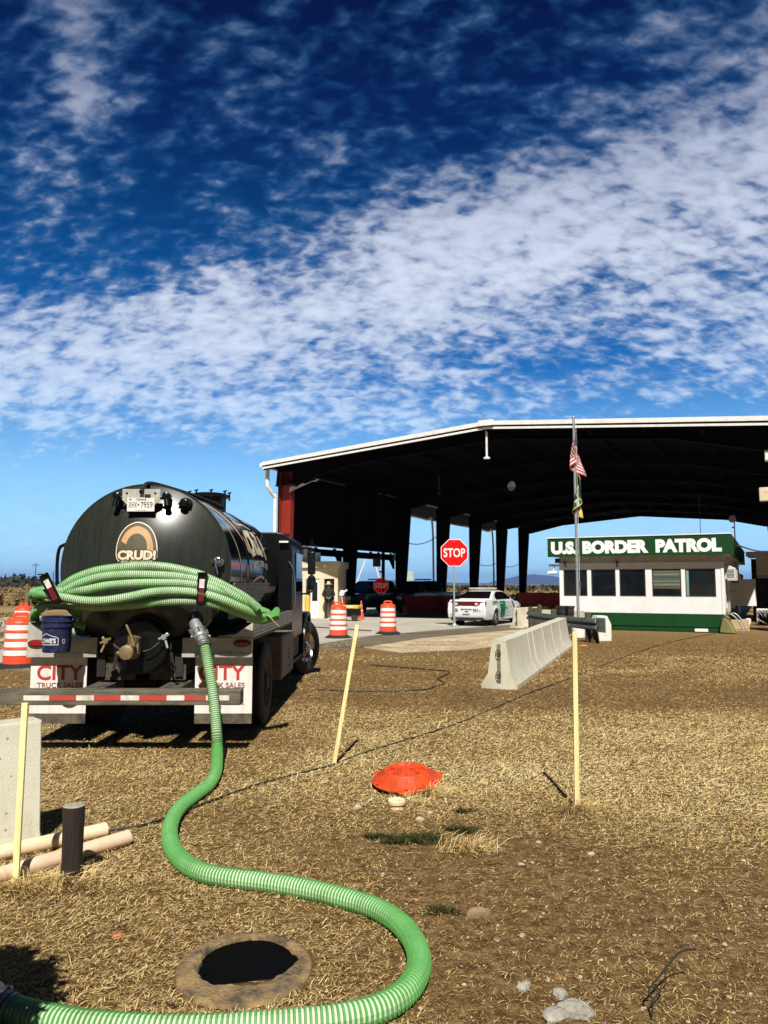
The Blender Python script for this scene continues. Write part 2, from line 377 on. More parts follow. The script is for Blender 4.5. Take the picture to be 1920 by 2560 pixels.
M['carport_white'] = mat('carport_white', (0.75, 0.76, 0.74), 0.5)
M['gold'] = mat('gold_fringe', (0.72, 0.48, 0.12), 0.7)
M['flag_red'] = mat('flag_red', (0.42, 0.012, 0.02), 0.8)
M['flag_white'] = mat('flag_white', (0.55, 0.53, 0.51), 0.8)
M['flag_blue'] = mat('flag_blue', (0.012, 0.016, 0.07), 0.8)
M['flag_green'] = mat('flag_green', (0.010, 0.045, 0.03), 0.8)
M['flag_light_green'] = mat('flag_light_green', (0.25, 0.45, 0.38), 0.8)

def diamond_plate(name, col):
    m = mat(name, col, 0.45, metal=0.35, col2=tuple(c*0.72 for c in col), scale=8); t, b = nodes_of(m)
    tcn = t.nodes.new('ShaderNodeTexCoord'); sp = t.nodes.new('ShaderNodeSeparateXYZ'); t.links.new(tcn.outputs['Object'], sp.inputs[0])
    x, y, z = sp.outputs; u = mathn(t, 'MULTIPLY', mathn(t, 'ADD', x, y), 26.0); v = mathn(t, 'MULTIPLY', z, 26.0)
    a = mathn(t, 'ADD', u, v); c = mathn(t, 'SUBTRACT', u, v)
    # alternate little bars at +-45 degrees
    par = mathn(t, 'MODULO', mathn(t, 'ADD', mathn(t, 'FLOOR', a), mathn(t, 'ADD', mathn(t, 'FLOOR', c), 400.0)), 2.0)
    fa = mathn(t, 'ABSOLUTE', mathn(t, 'SUBTRACT', mathn(t, 'FRACT', a), 0.5)); fc = mathn(t, 'ABSOLUTE', mathn(t, 'SUBTRACT', mathn(t, 'FRACT', c), 0.5))
    d1 = mathn(t, 'MULTIPLY', mathn(t, 'LESS_THAN', fa, 0.16), mathn(t, 'LESS_THAN', fc, 0.42))
    d2 = mathn(t, 'MULTIPLY', mathn(t, 'LESS_THAN', fc, 0.16), mathn(t, 'LESS_THAN', fa, 0.42))
    h = mathn(t, 'ADD', mathn(t, 'MULTIPLY', d1, par), mathn(t, 'MULTIPLY', d2, mathn(t, 'SUBTRACT', 1.0, par)))
    bp = t.nodes.new('ShaderNodeBump'); bp.inputs['Strength'].default_value = 1.0; bp.inputs['Distance'].default_value = 0.012
    t.links.new(h, bp.inputs['Height']); t.links.new(bp.outputs[0], b.inputs['Normal']); return m
M['diamond'] = diamond_plate('diamond_plate', (0.66, 0.63, 0.54))

def dusty_tank():
    m = mat('tank_black', (0.008, 0.010, 0.008), 0.22, coat=0.0); t, b = nodes_of(m)
    tcn = t.nodes.new('ShaderNodeTexCoord')
    mp = t.nodes.new('ShaderNodeMapping'); mp.inputs['Scale'].default_value = (9, 2, 0.7); t.links.new(tcn.outputs['Object'], mp.inputs['Vector'])
    n = t.nodes.new('ShaderNodeTexNoise'); n.inputs['Scale'].default_value = 2.5; n.inputs['Detail'].default_value = 7; n.inputs['Roughness'].default_value = 0.7
    t.links.new(mp.outputs[0], n.inputs['Vector'])
    n2 = t.nodes.new('ShaderNodeTexNoise'); n2.inputs['Scale'].default_value = 90; n2.inputs['Detail'].default_value = 2
    t.links.new(tcn.outputs['Object'], n2.inputs['Vector'])
    f = mathn(t, 'ADD', mathn(t, 'MULTIPLY', n.outputs['Fac'], 0.45), mathn(t, 'MULTIPLY', n2.outputs['Fac'], 0.55))
    sp = t.nodes.new('ShaderNodeSeparateXYZ'); t.links.new(tcn.outputs['Object'], sp.inputs[0])
    rear = t.nodes.new('ShaderNodeMapRange'); t.links.new(sp.outputs[1], rear.inputs[0])   # road film on the rear head only
    rear.inputs[1].default_value = 0.25; rear.inputs[2].default_value = 0.08; rear.inputs[3].default_value = 0.0; rear.inputs[4].default_value = 1.0
    rp = t.nodes.new('ShaderNodeMapRange'); t.links.new(f, rp.inputs[0]); rp.inputs[1].default_value = 0.30; rp.inputs[2].default_value = 0.72
    film = mathn(t, 'MULTIPLY', rp.outputs[0], rear.outputs[0])
    mixc = t.nodes.new('ShaderNodeMix'); mixc.data_type = 'RGBA'; t.links.new(film, mixc.inputs['Factor'])
    mixc.inputs['A'].default_value = (0.007, 0.008, 0.008, 1); mixc.inputs['B'].default_value = (0.038, 0.044, 0.030, 1)
    t.links.new(mixc.outputs['Result'], b.inputs['Base Color'])
    ro = t.nodes.new('ShaderNodeMapRange'); t.links.new(rear.outputs[0], ro.inputs[0]); ro.inputs[3].default_value = 0.10; ro.inputs[4].default_value = 0.29
    t.links.new(ro.outputs[0], b.inputs['Roughness']); return m
M['tank'] = dusty_tank()

def concrete(name, col, col2):
    m = mat(name, col, 0.9, col2=col2, scale=1.6, detail=8, bump=0.25, bscale=70, lo=0.3, hi=0.75); t, b = nodes_of(m)
    tcn = t.nodes.new('ShaderNodeTexCoord'); vo = t.nodes.new('ShaderNodeTexVoronoi'); vo.inputs['Scale'].default_value = 11
    t.links.new(tcn.outputs['Object'], vo.inputs['Vector'])
    pit = mathn(t, 'LESS_THAN', vo.outputs['Distance'], 0.10)
    src = b.inputs['Base Color'].links[0].from_socket
    mx_ = t.nodes.new('ShaderNodeMix'); mx_.data_type = 'RGBA'; t.links.new(mathn(t, 'MULTIPLY', pit, 0.7), mx_.inputs['Factor'])
    t.links.new(src, mx_.inputs['A']); mx_.inputs['B'].default_value = (0.12, 0.11, 0.08, 1)
    mps = t.nodes.new('ShaderNodeMapping'); mps.inputs['Scale'].default_value = (2.2, 2.2, .45); t.links.new(tcn.outputs['Object'], mps.inputs['Vector'])
    ns = t.nodes.new('ShaderNodeTexNoise'); ns.inputs['Scale'].default_value = 2.4; ns.inputs['Detail'].default_value = 8; ns.inputs['Roughness'].default_value = .7; t.links.new(mps.outputs[0], ns.inputs['Vector'])
    rs = t.nodes.new('ShaderNodeMapRange'); t.links.new(ns.outputs['Fac'], rs.inputs[0]); rs.inputs[1].default_value = .52; rs.inputs[2].default_value = .80; rs.inputs[4].default_value = .65
    m2 = t.nodes.new('ShaderNodeMix'); m2.data_type = 'RGBA'; t.links.new(rs.outputs[0], m2.inputs['Factor']); t.links.new(mx_.outputs['Result'], m2.inputs['A']); m2.inputs['B'].default_value = (0.26, 0.23, 0.11, 1)
    t.links.new(m2.outputs['Result'], b.inputs['Base Color']); return m
M['concrete'] = concrete('barrier_concrete', (0.50, 0.47, 0.35), (0.62, 0.60, 0.48))
M['concrete_tan'] = concrete('barrier_concrete_tan', (0.62, 0.55, 0.40), (0.70, 0.64, 0.50))
M['slab'] = mat('slab_concrete', (0.36, 0.33, 0.26), 0.9, col2=(0.48, 0.45, 0.38), scale=0.35, detail=9, bump=0.2, bscale=30)

# ================================================================== GROUND
_wv = [(RNG.uniform(0, 6.28), RNG.uniform(0, 6.28), f, a) for f, a in ((0.5, 1.0), (0.8, .8), (1.3, .7), (2.1, .55), (3.2, .45), (5.1, .35), (7.7, .25), (12., .2)) for _ in range(3)]
def wob(x, y, k=0.0):
    s = 0.0; tot = 0.0
    for th, ph, f, a in _wv:
        s = s + a*np.sin((x*math.cos(th+k) + y*math.sin(th+k))*f + ph + k*7 + 1.3*np.sin(x*f*0.37 + ph)); tot += a*0.7
    return s/tot
def sst(x, a, b):
    t = np.clip((x-a)/(b-a), 0, 1); return t*t*(3-2*t)
def soil(x, y):
    """0 = thick straw, 1 = bare brown soil"""
    w = wob(x*.55+y*.18, y*1.25, 0.0)
    base = 0.46 + 0.75*w
    base = base + 0.40*sst(x, -0.3, 0.5)*(1-sst(y, 4.6, 5.8))          # worn corner by the camera
    base = base - 0.40*sst(y, 5.6, 6.8)*(1-sst(y, 9.6, 11.5))*sst(x, -1.4, -.4)         # golden band
    base = base + 0.20*sst(y, 10.5, 12.5)                              # worn strip beyond
    base = base + 0.30*np.exp(-(((x-0.45)/0.8)**2 + ((y-5.2)/0.35)**2))
    base = base - 0.16*(1-sst(x, -1.6, -0.2))
    return np.clip(base, 0.0, 1.0)
def hgt(x, y):
    near = (1-sst(y, 9.0, 13.0))*sst(y, -3, 1)*(1-sst(np.abs(x), 6, 9))
    return 0.010*wob(x*1.7, y*1.7, 1.0)*near

def axis_pts(lo, hi, step, far):
    a = list(np.arange(lo, hi+1e-6, step)); s = step; r = []; l = []; x = hi
    while x < far: s *= 1.35; x += s; r.append(x)
    s = step; x = lo
    while x > -far: s *= 1.35; x -= s; l.append(x)
    return np.array(l[::-1] + a + r)
gx = axis_pts(-6, 7, 0.09, 14000); gy = axis_pts(2.4, 14, 0.09, 14000)
X, Y = np.meshgrid(gx, gy); Z = hgt(X, Y)
nx_, ny_ = len(gx), len(gy)
me = bpy.data.meshes.new('ground')
verts = np.stack([X.ravel(), Y.ravel(), Z.ravel()], 1)
ii = (np.arange(ny_-1)[:, None]*nx_ + np.arange(nx_-1)[None]).ravel()
quads = np.stack([ii, ii+1, ii+1+nx_, ii+nx_], 1)
me.from_pydata(verts.tolist(), [], quads.tolist()); me.update()
at = me.attributes.new('soil', 'FLOAT', 'POINT'); at.data.foreach_set('value', soil(X, Y).ravel().astype(np.float32))
me.polygons.foreach_set('use_smooth', [True]*len(me.polygons))
gm = bpy.data.materials.new('ground_straw_and_soil'); gm.use_nodes = True; t, b = nodes_of(gm)
tcn = t.nodes.new('ShaderNodeTexCoord'); att = t.nodes.new('ShaderNodeAttribute'); att.attribute_name = 'soil'
def tn(scale, detail=6, rough=0.65, vec=None, dist=0.0):
    n = t.nodes.new('ShaderNodeTexNoise'); n.inputs['Scale'].default_value = scale; n.inputs['Detail'].default_value = detail
    n.inputs['Roughness'].default_value = rough; n.inputs['Distortion'].default_value = dist
    t.links.new(vec or tcn.outputs['Object'], n.inputs['Vector']); return n.outputs['Fac']
def tr(f, stops):
    n = t.nodes.new('ShaderNodeValToRGB'); e = n.color_ramp.elements
    while len(e) < len(stops): e.new(0.5)
    for q, (p, c) in zip(e, stops): q.position = p; q.color = (*c, 1)
    t.links.new(f, n.inputs[0]); return n.outputs[0]
mp = t.nodes.new('ShaderNodeMapping'); mp.inputs['Scale'].default_value = (0.35, 1.0, 1.0); mp.inputs['Rotation'].default_value = (0, 0, R(14)); t.links.new(tcn.outputs['Object'], mp.inputs['Vector'])
strawc = tr(tn(30, 10, 0.8, mp.outputs[0], 0.6), [(0.38, (0.028, 0.014, 0.005)), (0.50, (0.14, 0.080, 0.030)), (0.61, (0.48, 0.35, 0.14)), (0.72, (0.82, 0.64, 0.32))])
soilc = tr(tn(11, 12, 0.82), [(0.36, (0.045, 0.023, 0.008)), (0.46, (0.14, 0.080, 0.030)), (0.55, (0.26, 0.165, 0.066)), (0.66, (0.40, 0.28, 0.13))])
sf = mathn(t, 'ADD', att.outputs['Fac'], mathn(t, 'MULTIPLY', mathn(t, 'SUBTRACT', tn(3.1, 8, 0.7), 0.5), 1.1))
sfr = t.nodes.new('ShaderNodeMapRange'); sfr.interpolation_type = 'SMOOTHSTEP'; t.links.new(sf, sfr.inputs[0]); sfr.inputs[1].default_value = 0.22; sfr.inputs[2].default_value = 0.72
mixa = t.nodes.new('ShaderNodeMix'); mixa.data_type = 'RGBA'; t.links.new(sfr.outputs[0], mixa.inputs['Factor']); t.links.new(strawc, mixa.inputs['A']); t.links.new(soilc, mixa.inputs['B'])
# far plain: tan grassland with darker scrub streaks
sp = t.nodes.new('ShaderNodeSeparateXYZ'); t.links.new(tcn.outputs['Object'], sp.inputs[0])
dist = mathn(t, 'SQRT', mathn(t, 'ADD', mathn(t, 'MULTIPLY', sp.outputs[0], sp.outputs[0]), mathn(t, 'MULTIPLY', sp.outputs[1], sp.outputs[1])))
ff = t.nodes.new('ShaderNodeMapRange'); t.links.new(dist, ff.inputs[0]); ff.inputs[1].default_value = 25; ff.inputs[2].default_value = 60
mpf = t.nodes.new('ShaderNodeMapping'); mpf.inputs['Scale'].default_value = (0.3, 1.0, 1.0); t.links.new(tcn.outputs['Object'], mpf.inputs['Vector'])
plain = tr(tn(0.05, 9, 0.7, mpf.outputs[0]), [(0.35, (0.13, 0.085, 0.035)), (0.5, (0.30, 0.20, 0.09)), (0.68, (0.46, 0.34, 0.17))])
mixb = t.nodes.new('ShaderNodeMix'); mixb.data_type = 'RGBA'; t.links.new(ff.outputs[0], mixb.inputs['Factor']); t.links.new(mixa.outputs['Result'], mixb.inputs['A']); t.links.new(plain, mixb.inputs['B'])
t.links.new(mixb.outputs['Result'], b.inputs['Base Color']); b.inputs['Roughness'].default_value = 0.95; b.inputs['Specular IOR Level'].default_value = 0.1
bp = t.nodes.new('ShaderNodeBump'); bp.inputs['Strength'].default_value = 0.9; bp.inputs['Distance'].default_value = 0.03
t.links.new(mathn(t, 'ADD', tn(26, 8, 0.75, mp.outputs[0], 0.6), mathn(t, 'MULTIPLY', tn(70, 4, 0.6), 0.5)), bp.inputs['Height']); t.links.new(bp.outputs[0], b.inputs['Normal'])
me.materials.append(gm); ground = bpy.data.objects.new('ground', me); sc.collection.objects.link(ground); tag(ground, kind='structure')

def sheet(name, poly, z0, z1, m):
    o = MB().prism(poly, z0, z1, axis='z').build(name, m, smooth=0); return tag(o, kind='structure')
# concrete apron of the checkpoint lanes
front = [(-30, 3.5), (-8.9, 16.9), (-5.0, 19.6), (-1.9, 22.3), (-0.3, 26.3), (2.6, 29.9), (5.7, 33.4), (9.2, 37.5), (27, 72), (60, 138)]
back = [(36, 150), (3.0, 84), (-10, 58), (-22, 36), (-45, 16)]
sheet('concrete_apron', front + back, -0.05, 0.03, M['slab'])
M['gravel'] = mat('gravel_sand', (0.30, 0.22, 0.12), 0.95, col2=(0.58, 0.48, 0.32), scale=1.1, detail=10, bump=0.5, bscale=18)
M['asphalt'] = mat('old_asphalt', (0.085, 0.070, 0.045), 0.95, col2=(0.17, 0.14, 0.09), scale=0.9, detail=9, bump=0.4, bscale=25)
sheet('asphalt_strip', [(-8.9, 16.9), (-7.2, 15.4), (-3.6, 18.6), (-0.6, 21.4), (1.2, 24.9), (4.0, 28.4), (7.2, 32.0), (9.2, 37.5), (5.7, 33.4), (2.6, 29.9), (-0.3, 26.3), (-1.9, 22.3), (-5.0, 19.6)], -0.05, 0.012, M['asphalt'])
sheet('gravel_shoulder', [(-0.6, 21.4), (0.4, 19.8), (2.2, 20.6), (5.0, 24.0), (7.4, 27.6), (9.2, 31.0), (9.2, 37.5), (7.2, 32.0), (4.0, 28.4), (1.2, 24.9)], -0.05, 0.008, M['gravel'])
M['dirt'] = mat('dark_dirt', (0.05, 0.028, 0.016), 0.95, col2=(0.14, 0.085, 0.05), scale=0.5, detail=8, stretch=(0.2, 1, 1))
sheet('dirt_road', [(-70, 36), (-16, 33.0), (-14, 35.5), (-70, 52)], -0.05, 0.010, M['dirt'])
sheet('dirt_road.001', [(-60, 24), (-13, 24.5), (-13, 27.0), (-60, 29)], -0.05, 0.010, M['dirt'])

# distant mountains
M['mountain'] = mat('mountain_rock', (0.035, 0.035, 0.045), 0.95, col2=(0.085, 0.075, 0.08), scale=0.004, detail=9, bump=0.6, bscale=0.01)
def mountain(name, cx, cyy, half, top, depth, seed, shape):
    n, m_ = 90, 26; vs = []; r = np.random.default_rng(seed)
    ph = r.uniform(0, 6.28, 12)
    for j in range(m_+1):
        v = j/m_
        for i in range(n+1):
            u = -1 + 2*i/n
            ridge = np.interp(u, [p[0] for p in shape], [p[1] for p in shape])
            prof = min(1.0, v*2)**0.8 if v <= 0.5 else min(1.0, (1-v)*2)**0.8
            rough = sum(math.sin(u*f + ph[k] + v*f*0.7)*a for k, (f, a) in enumerate(((9, .05), (17, .04), (31, .03), (57, .02), (90, .012))))
            gul = 0.10*abs(math.sin(u*26 + 2*math.sin(u*7) + v*3))*(1-prof)*prof*4
            z = top*max(0.0, ridge*(prof*(1+rough*0.5) - gul)) - 3
            vs.append((cx + u*half, cyy + (v-0.5)*depth, z))
    fs = [(j*(n+1)+i, j*(n+1)+i+1, (j+1)*(n+1)+i+1, (j+1)*(n+1)+i) for j in range(m_) for i in range(n)]
    o = MB().add(vs, fs).build(name, M['mountain'], smooth=60, fix=False); return tag(o, kind='structure')
mountain('mesa_mountain', 1900, 9400, 1100, 128, 2600, 3, [(-1, 0), (-.85, .06), (-.55, .20), (-.42, .52), (-.30, .66), (-.18, .97), (-.05, 1), (.12, .90), (.3, .70), (.6, .4), (1, 0)])
mountain('hills', -150, 9000, 1500, 78, 1500, 5, [(-1, 0), (-.7, .25), (-.5, .2), (-.3, .75), (-.22, .55), (0, .5), (.10, .8), (.22, .62), (.30, 1), (.38, .5), (.6, .35), (.8, .25), (1, 0)])
mountain('hills.001', -4300, 9300, 1500, 46, 1200, 8, [(-1, .5), (-.5, .7), (-.2, .9), (.1, .8), (.5, .9), (.8, .5), (1, 0)])

# scrub of the far plain: countless small bushes as one mass
def scrub(name, n, ylo, yhi, xlo, xhi, size, m, seed, squash=0.8):
    r = np.random.default_rng(seed); mb = MB()
    for k in range(n):
        y = ylo*(yhi/ylo)**r.random(); kx = r.uniform(xlo, xhi); x = kx*y; s = size*r.uniform(0.5, 1.3)*(1 + 0.3*y/yhi)
        for q in range(7):
            a, e = r.uniform(0, 6.28), r.uniform(0.1, 1.2); c = Vector((x + s*.45*math.cos(a), y + s*.45*math.sin(a), s*squash*(0.15+0.55*r.random())))
            d1 = Vector(r.normal(size=3)).normalized()*s*.36; d2 = Vector(r.normal(size=3)).normalized()*s*.36
            mb.add([c, c+d1, c+d1*0.4+d2, c-d1*0.5+d2*0.4], [(0, 1, 2), (0, 2, 3)])
    o = mb.build(name, m, smooth=0, fix=False); return o
M['scrub_dark'] = mat('scrub_dark', (0.035, 0.032, 0.014), 0.95, var=0.4, scale=0.3)
M['scrub_tan'] = mat('scrub_tan', (0.30, 0.215, 0.085), 0.95, col2=(0.20, 0.13, 0.05), scale=0.4)
tag(scrub('desert_scrub', 1500, 110, 900, -0.10, 0.24, 1.5, M['scrub_dark'], 4), 'dark desert bushes dotted over the tan plain beyond the canopy', kind='stuff')
tag(scrub('dry_field_grass', 2600, 62, 190, -0.56, -0.30, 1.1, M['scrub_tan'], 9), 'tall straw coloured field grass behind the wire fence', kind='stuff')
tag(scrub('dry_plain_grass', 2600, 75, 260, 0.08, 0.26, 0.9, M['scrub_tan'], 10), 'straw coloured grass of the plain seen between canopy columns', kind='stuff')
tag(scrub('distant_woodland', 330, 420, 560, -0.60, -0.455, 6.0, M['scrub_dark'], 12), 'dark line of trees on the left horizon', kind='stuff')
tag(scrub('roadside_weeds', 900, 20, 46, -0.62, -0.44, 0.22, M['scrub_tan'], 13, 0.4), 'low dry weeds beside the dirt road', kind='stuff')

# ------------------------------------------------------------------ straw lying on the ground
_m, _l = G(611, 2430), G(1019, 1988)
HOLES = [(_m.x, _m.y, .325), (_l.x, _l.y+.24, .28)]
def straw(name, n, seed, ylo, yhi, m, length=(0.04, 0.15), dens=None, kx=(-0.60, 0.60), tilt=(2, 32), power=1.25, wmul=1.0):
    r = np.random.default_rng(seed)
    u = r.random(n); y = (ylo**(-power+2) + u*(yhi**(-power+2) - ylo**(-power+2)))**(1/(2-power)) if abs(power-2) > 1e-3 else ylo*(yhi/ylo)**u
    x = r.uniform(kx[0], kx[1], n)*y
    keep = r.random(n) < (dens(x, y) if dens else 1.0)
    for hx, hy, hr in HOLES: keep &= (x-hx)**2+(y-hy)**2 > hr*hr
    x, y = x[keep], y[keep]; n = len(x)
    L = r.uniform(*length, n)*(0.75+0.07*y); w = (0.0006 + 0.00020*y)*r.uniform(0.6, 1.3, n)*wmul
    clump = wob(x*0.9, y*0.9, 2.2)
    az_ = r.uniform(0, 6.283, n)*0.9 + clump*1.2; tl = np.radians(r.uniform(tilt[0], tilt[1], n)*np.clip(0.55+0.5*r.random(n), 0, 1.3))
    z0 = hgt(x, y) + r.uniform(-0.004, 0.012, n)
    c, s = np.cos(az_), np.sin(az_)
    bx, by = -s*w, c*w
    d1 = L*0.55*np.cos(tl); h1 = L*0.55*np.sin(tl); d2 = L*np.cos(tl*0.4); h2 = h1*1.15
    bend = r.uniform(-0.08, 0.08, n)*L
    P0 = np.stack([x-bx, y-by, z0], 1); P1 = np.stack([x+bx, y+by, z0], 1)
    P2 = np.stack([x+c*d1-bx*.8, y+s*d1-by*.8, z0+h1], 1); P3 = np.stack([x+c*d1+bx*.8, y+s*d1+by*.8, z0+h1+w*0.7], 1)
    P4 = np.stack([x+c*d2-s*bend, y+s*d2+c*bend, z0+h2], 1)
    V = np.stack([P0, P1, P2, P3, P4], 1).reshape(-1, 3); base = np.arange(n)*5
    F = np.concatenate([np.stack([base, base+1, base+3], 1), np.stack([base, base+3, base+2], 1), np.stack([base+2, base+3, base+4], 1)])
    me = bpy.data.meshes.new(name); me.vertices.add(len(V)); me.vertices.foreach_set('co', V.astype(np.float32).ravel())
    me.loops.add(F.size); me.loops.foreach_set('vertex_index', F.astype(np.int32).ravel())
    me.polygons.add(len(F)); me.polygons.foreach_set('loop_start', np.arange(0, F.size, 3, dtype=np.int32)); me.polygons.foreach_set('loop_total', np.full(len(F), 3, np.int32))
    me.update(calc_edges=True)
    a = me.attributes.new('tone', 'FLOAT', 'POINT'); a.data.foreach_set('value', np.repeat(np.clip(r.random(n)**1.3*.86 + (.45-soil(x, y))*.62 + .02 + gold(x, y), 0, 1), 5).astype(np.float32))
    me.materials.append(m); o = bpy.data.objects.new(name, me); sc.collection.objects.link(o); return o
def tone_mat(name, stops):
    m = bpy.data.materials.new(name); m.use_nodes = True; t, b = nodes_of(m)
    a = t.nodes.new('ShaderNodeAttribute'); a.attribute_name = 'tone'; n = t.nodes.new('ShaderNodeValToRGB'); e = n.color_ramp.elements
    while len(e) < len(stops): e.new(0.5)
    for q, (p, c) in zip(e, stops): q.position = p; q.color = (*c, 1)
    tcn = t.nodes.new('ShaderNodeTexCoord'); nz = t.nodes.new('ShaderNodeTexNoise'); nz.inputs['Scale'].default_value = 1.2; nz.inputs['Detail'].default_value = 3; t.links.new(tcn.outputs['Object'], nz.inputs['Vector'])
    f = mathn(t, 'ADD', mathn(t, 'MULTIPLY', a.outputs['Fac'], 0.75), mathn(t, 'MULTIPLY', mathn(t, 'SUBTRACT', nz.outputs['Fac'], 0.30), 0.6))
    t.links.new(f, n.inputs[0]); t.links.new(n.outputs[0], b.inputs['Base Color']); b.inputs['Roughness'].default_value = 0.85; b.inputs['Specular IOR Level'].default_value = 0.2
    return m
M['straw'] = tone_mat('dry_straw', [(0.0, (0.06, 0.03, 0.012)), (0.26, (0.22, 0.125, 0.045)), (0.5, (0.54, 0.38, 0.15)), (0.75, (0.78, 0.60, 0.27)), (1.0, (0.90, 0.75, 0.44))])
M['weed_green'] = tone_mat('dark_green_weed', [(0.0, (0.014, 0.017, 0.004)), (0.6, (0.040, 0.046, 0.010)), (1.0, (0.11, 0.105, 0.032))])
def gold(x, y):
    g = sst(y, 5.7, 6.9)*(1-sst(y, 9.6, 11.5))*sst(x, -1.4, -.4); l = sst(y, 3.9, 4.8)*(1-sst(y, 7.2, 8.2))*(1-sst(x, -1.0, -.3))
    return (.24*g + .16*l)*(.75+.6*wob(x*.8, y*1.6, 3.1))
def d_straw(x, y): return np.clip(1.15 - 1.0*soil(x, y), 0.42, 1.0)*(1-.75*sst(y - .6*x, 12.5, 17))
tag(straw('dry_grass', 1250000, 21, 2.6, 24, M['straw'], length=(.010, .046), tilt=(0, 34), dens=d_straw, kx=(-.85, 1.05), power=1.2), 'matted dry straw grass over the brown soil', kind='stuff')
tag(straw('standing_grass', 15000, 22, 2.7, 13.5, M['straw'], length=(0.03, 0.10), tilt=(8, 60), dens=lambda x, y: np.clip(0.9-1.4*soil(x, y), 0.03, 1)), 'upright wisps of dry grass among the matted straw', kind='stuff')
# clumps: green weeds by the red lid, pale tufts at the lid and at the stakes
def tuft(name, c, rx, ry, n, seed, m, length, tilt, w=1.0):
    r = np.random.default_rng(seed); o = straw(name, n, seed, 4, 5, m, length=length, tilt=tilt, wmul=w*1.3)
    me = o.data; co = np.zeros(len(me.vertices)*3, np.float32); me.vertices.foreach_get('co', co); co = co.reshape(-1, 5, 3)
    b0 = (co[:, 0] + co[:, 1])/2; th = r.uniform(0, 6.283, len(co)); a_ = me.attributes['tone']; a_.data.foreach_set('value', np.repeat(.2+.75*r.random(len(co)), 5).astype(np.float32)); rr = r.random(len(co))**.75*(0.75+0.25*np.sin(th*3+seed))
    off = np.stack([c[0]+rr*rx*np.cos(th), c[1]+rr*ry*np.sin(th), hgt(np.full(len(co), c[0]), np.full(len(co), c[1]))+0*th], 1)
    co = co - b0[:, None] + off[:, None]; me.vertices.foreach_set('co', co.astype(np.float32).ravel()); me.update(); return o
for k, (px, py, rx, ry, n) in enumerate(((1050, 2100, 0.24, 0.13, 1700), (1155, 2078, 0.15, 0.09, 900), (940, 2095, 0.12, 0.05, 420), (1160, 2030, 0.12, 0.05, 260), (1100, 2282, 0.12, 0.07, 200), (990, 2108, 0.12, 0.07, 420))):
    g = G(px, py); o = tuft('green_weeds' if k == 0 else 'green_weeds.%03d' % k, (g.x, g.y), rx, ry, n, 30+k, M['weed_green'], (0.02, 0.06), (20, 80), 1.3)
    tag(o, 'patch of dark green weeds in the straw in front of the red lid', kind='stuff')
for k, (px, py, rx, ry, n) in enumerate(((1085, 1990, 0.16, 0.09, 420), (1455, 2030, 0.22, 0.10, 420), (1020, 2010, 0.2, 0.05, 160), (180, 2215, 0.25, 0.12, 420), (60, 2230, 0.3, 0.1, 400), (1180, 2130, 0.25, 0.08, 300))):
    g = G(px, py); o = tuft('straw_tuft' if k == 0 else 'straw_tuft.%03d' % k, (g.x, g.y), rx, ry, n, 50+k, M['straw'], (0.08, 0.20), (15, 75))
    tag(o, 'tuft of longer pale straw', kind='stuff')
# gravel: countless small pale stones, one object
mb = MB(); r = np.random.default_rng(77)
for k in range(1500):
    y = 2.75*(8.5/2.75)**r.random(); x = r.uniform(-0.5, 0.56)*y
    if r.random() > soil(np.array(x), np.array(y))*1.25*(0.25 + 0.75*(x > -0.1)): continue
    if any((x-hx)**2+(y-hy)**2 < hr*hr for hx, hy, hr in HOLES): continue
    s = 0.004 + 0.007*r.random()**2 + (0.012*r.random() if r.random() < 0.06 else 0)
    q = MB().sph((0, 0, 0), (s*r.uniform(.8, 1.4), s*r.uniform(.7, 1.2), s*r.uniform(.4, .8)), 6, 4)
    a = r.uniform(0, 6.28); ca, sa = math.cos(a), math.sin(a); j = r.uniform(0.8, 1.2, len(q.v))
    mb.add([(x+(v[0]*ca-v[1]*sa)*j[i], y+(v[0]*sa+v[1]*ca)*j[i], float(hgt(np.array(x), np.array(y)))+s*0.3+v[2]) for i, v in enumerate(q.v)], q.f)
tag(mb.build('gravel', M['stone'], smooth=0, fix=False), 'small pale pebbles scattered over the bare soil', kind='stuff')

# ================================================================== INSPECTION CANOPY
TH = R(-26.7); CX0, CY0 = -5.37, 37.5; CSC = 1.33
AX = Vector((math.sin(-TH), math.cos(-TH), 0)); RX = Vector((math.cos(-TH), -math.sin(-TH), 0))   # along the lanes / to the right
can = thing('inspection_canopy', 'long dark steel inspection canopy with white roof edge and dark red columns', 'canopy', (CX0, CY0, 1.75*(1-CSC)), TH); can.scale = (CSC, CSC, CSC)
def canloc(px, py, ly):
    """point of the canopy frame seen at a photo pixel, in the cross plane ly"""
    o = Vector((CX0, CY0, 1.75*(1-CSC))); d = ray(px, py); c = Vector((0, 0, CAM_H))
    t = ((o + AX*ly*CSC - c).dot(AX))/d.dot(AX); q = c + d*t - o
    return (q.dot(RX)/CSC, ly, q.z/CSC)
BAY = 5.19; NB = 6; CW = 17.15; RID = CW/2
def zr(x): return 6.75 - 0.080*abs(x - RID)
# roof sheet (white outside) with its dark lining
mb = MB()
mb.prism([(.02, zr(.02)+.02), (RID, zr(RID)+.02), (CW+.5, zr(CW+.5)+.02), (CW+.5, zr(CW+.5)+.10), (RID, zr(RID)+.10), (.02, zr(.02)+.10)], -.85, NB*BAY+.7)
mb.build('roof', M['white_trim'], can, smooth=0)
mb = MB()
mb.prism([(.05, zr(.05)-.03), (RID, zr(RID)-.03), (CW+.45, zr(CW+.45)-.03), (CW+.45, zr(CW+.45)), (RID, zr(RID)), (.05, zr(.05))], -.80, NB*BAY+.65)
mb.build('roof_lining', M['soffit'], can, smooth=0)
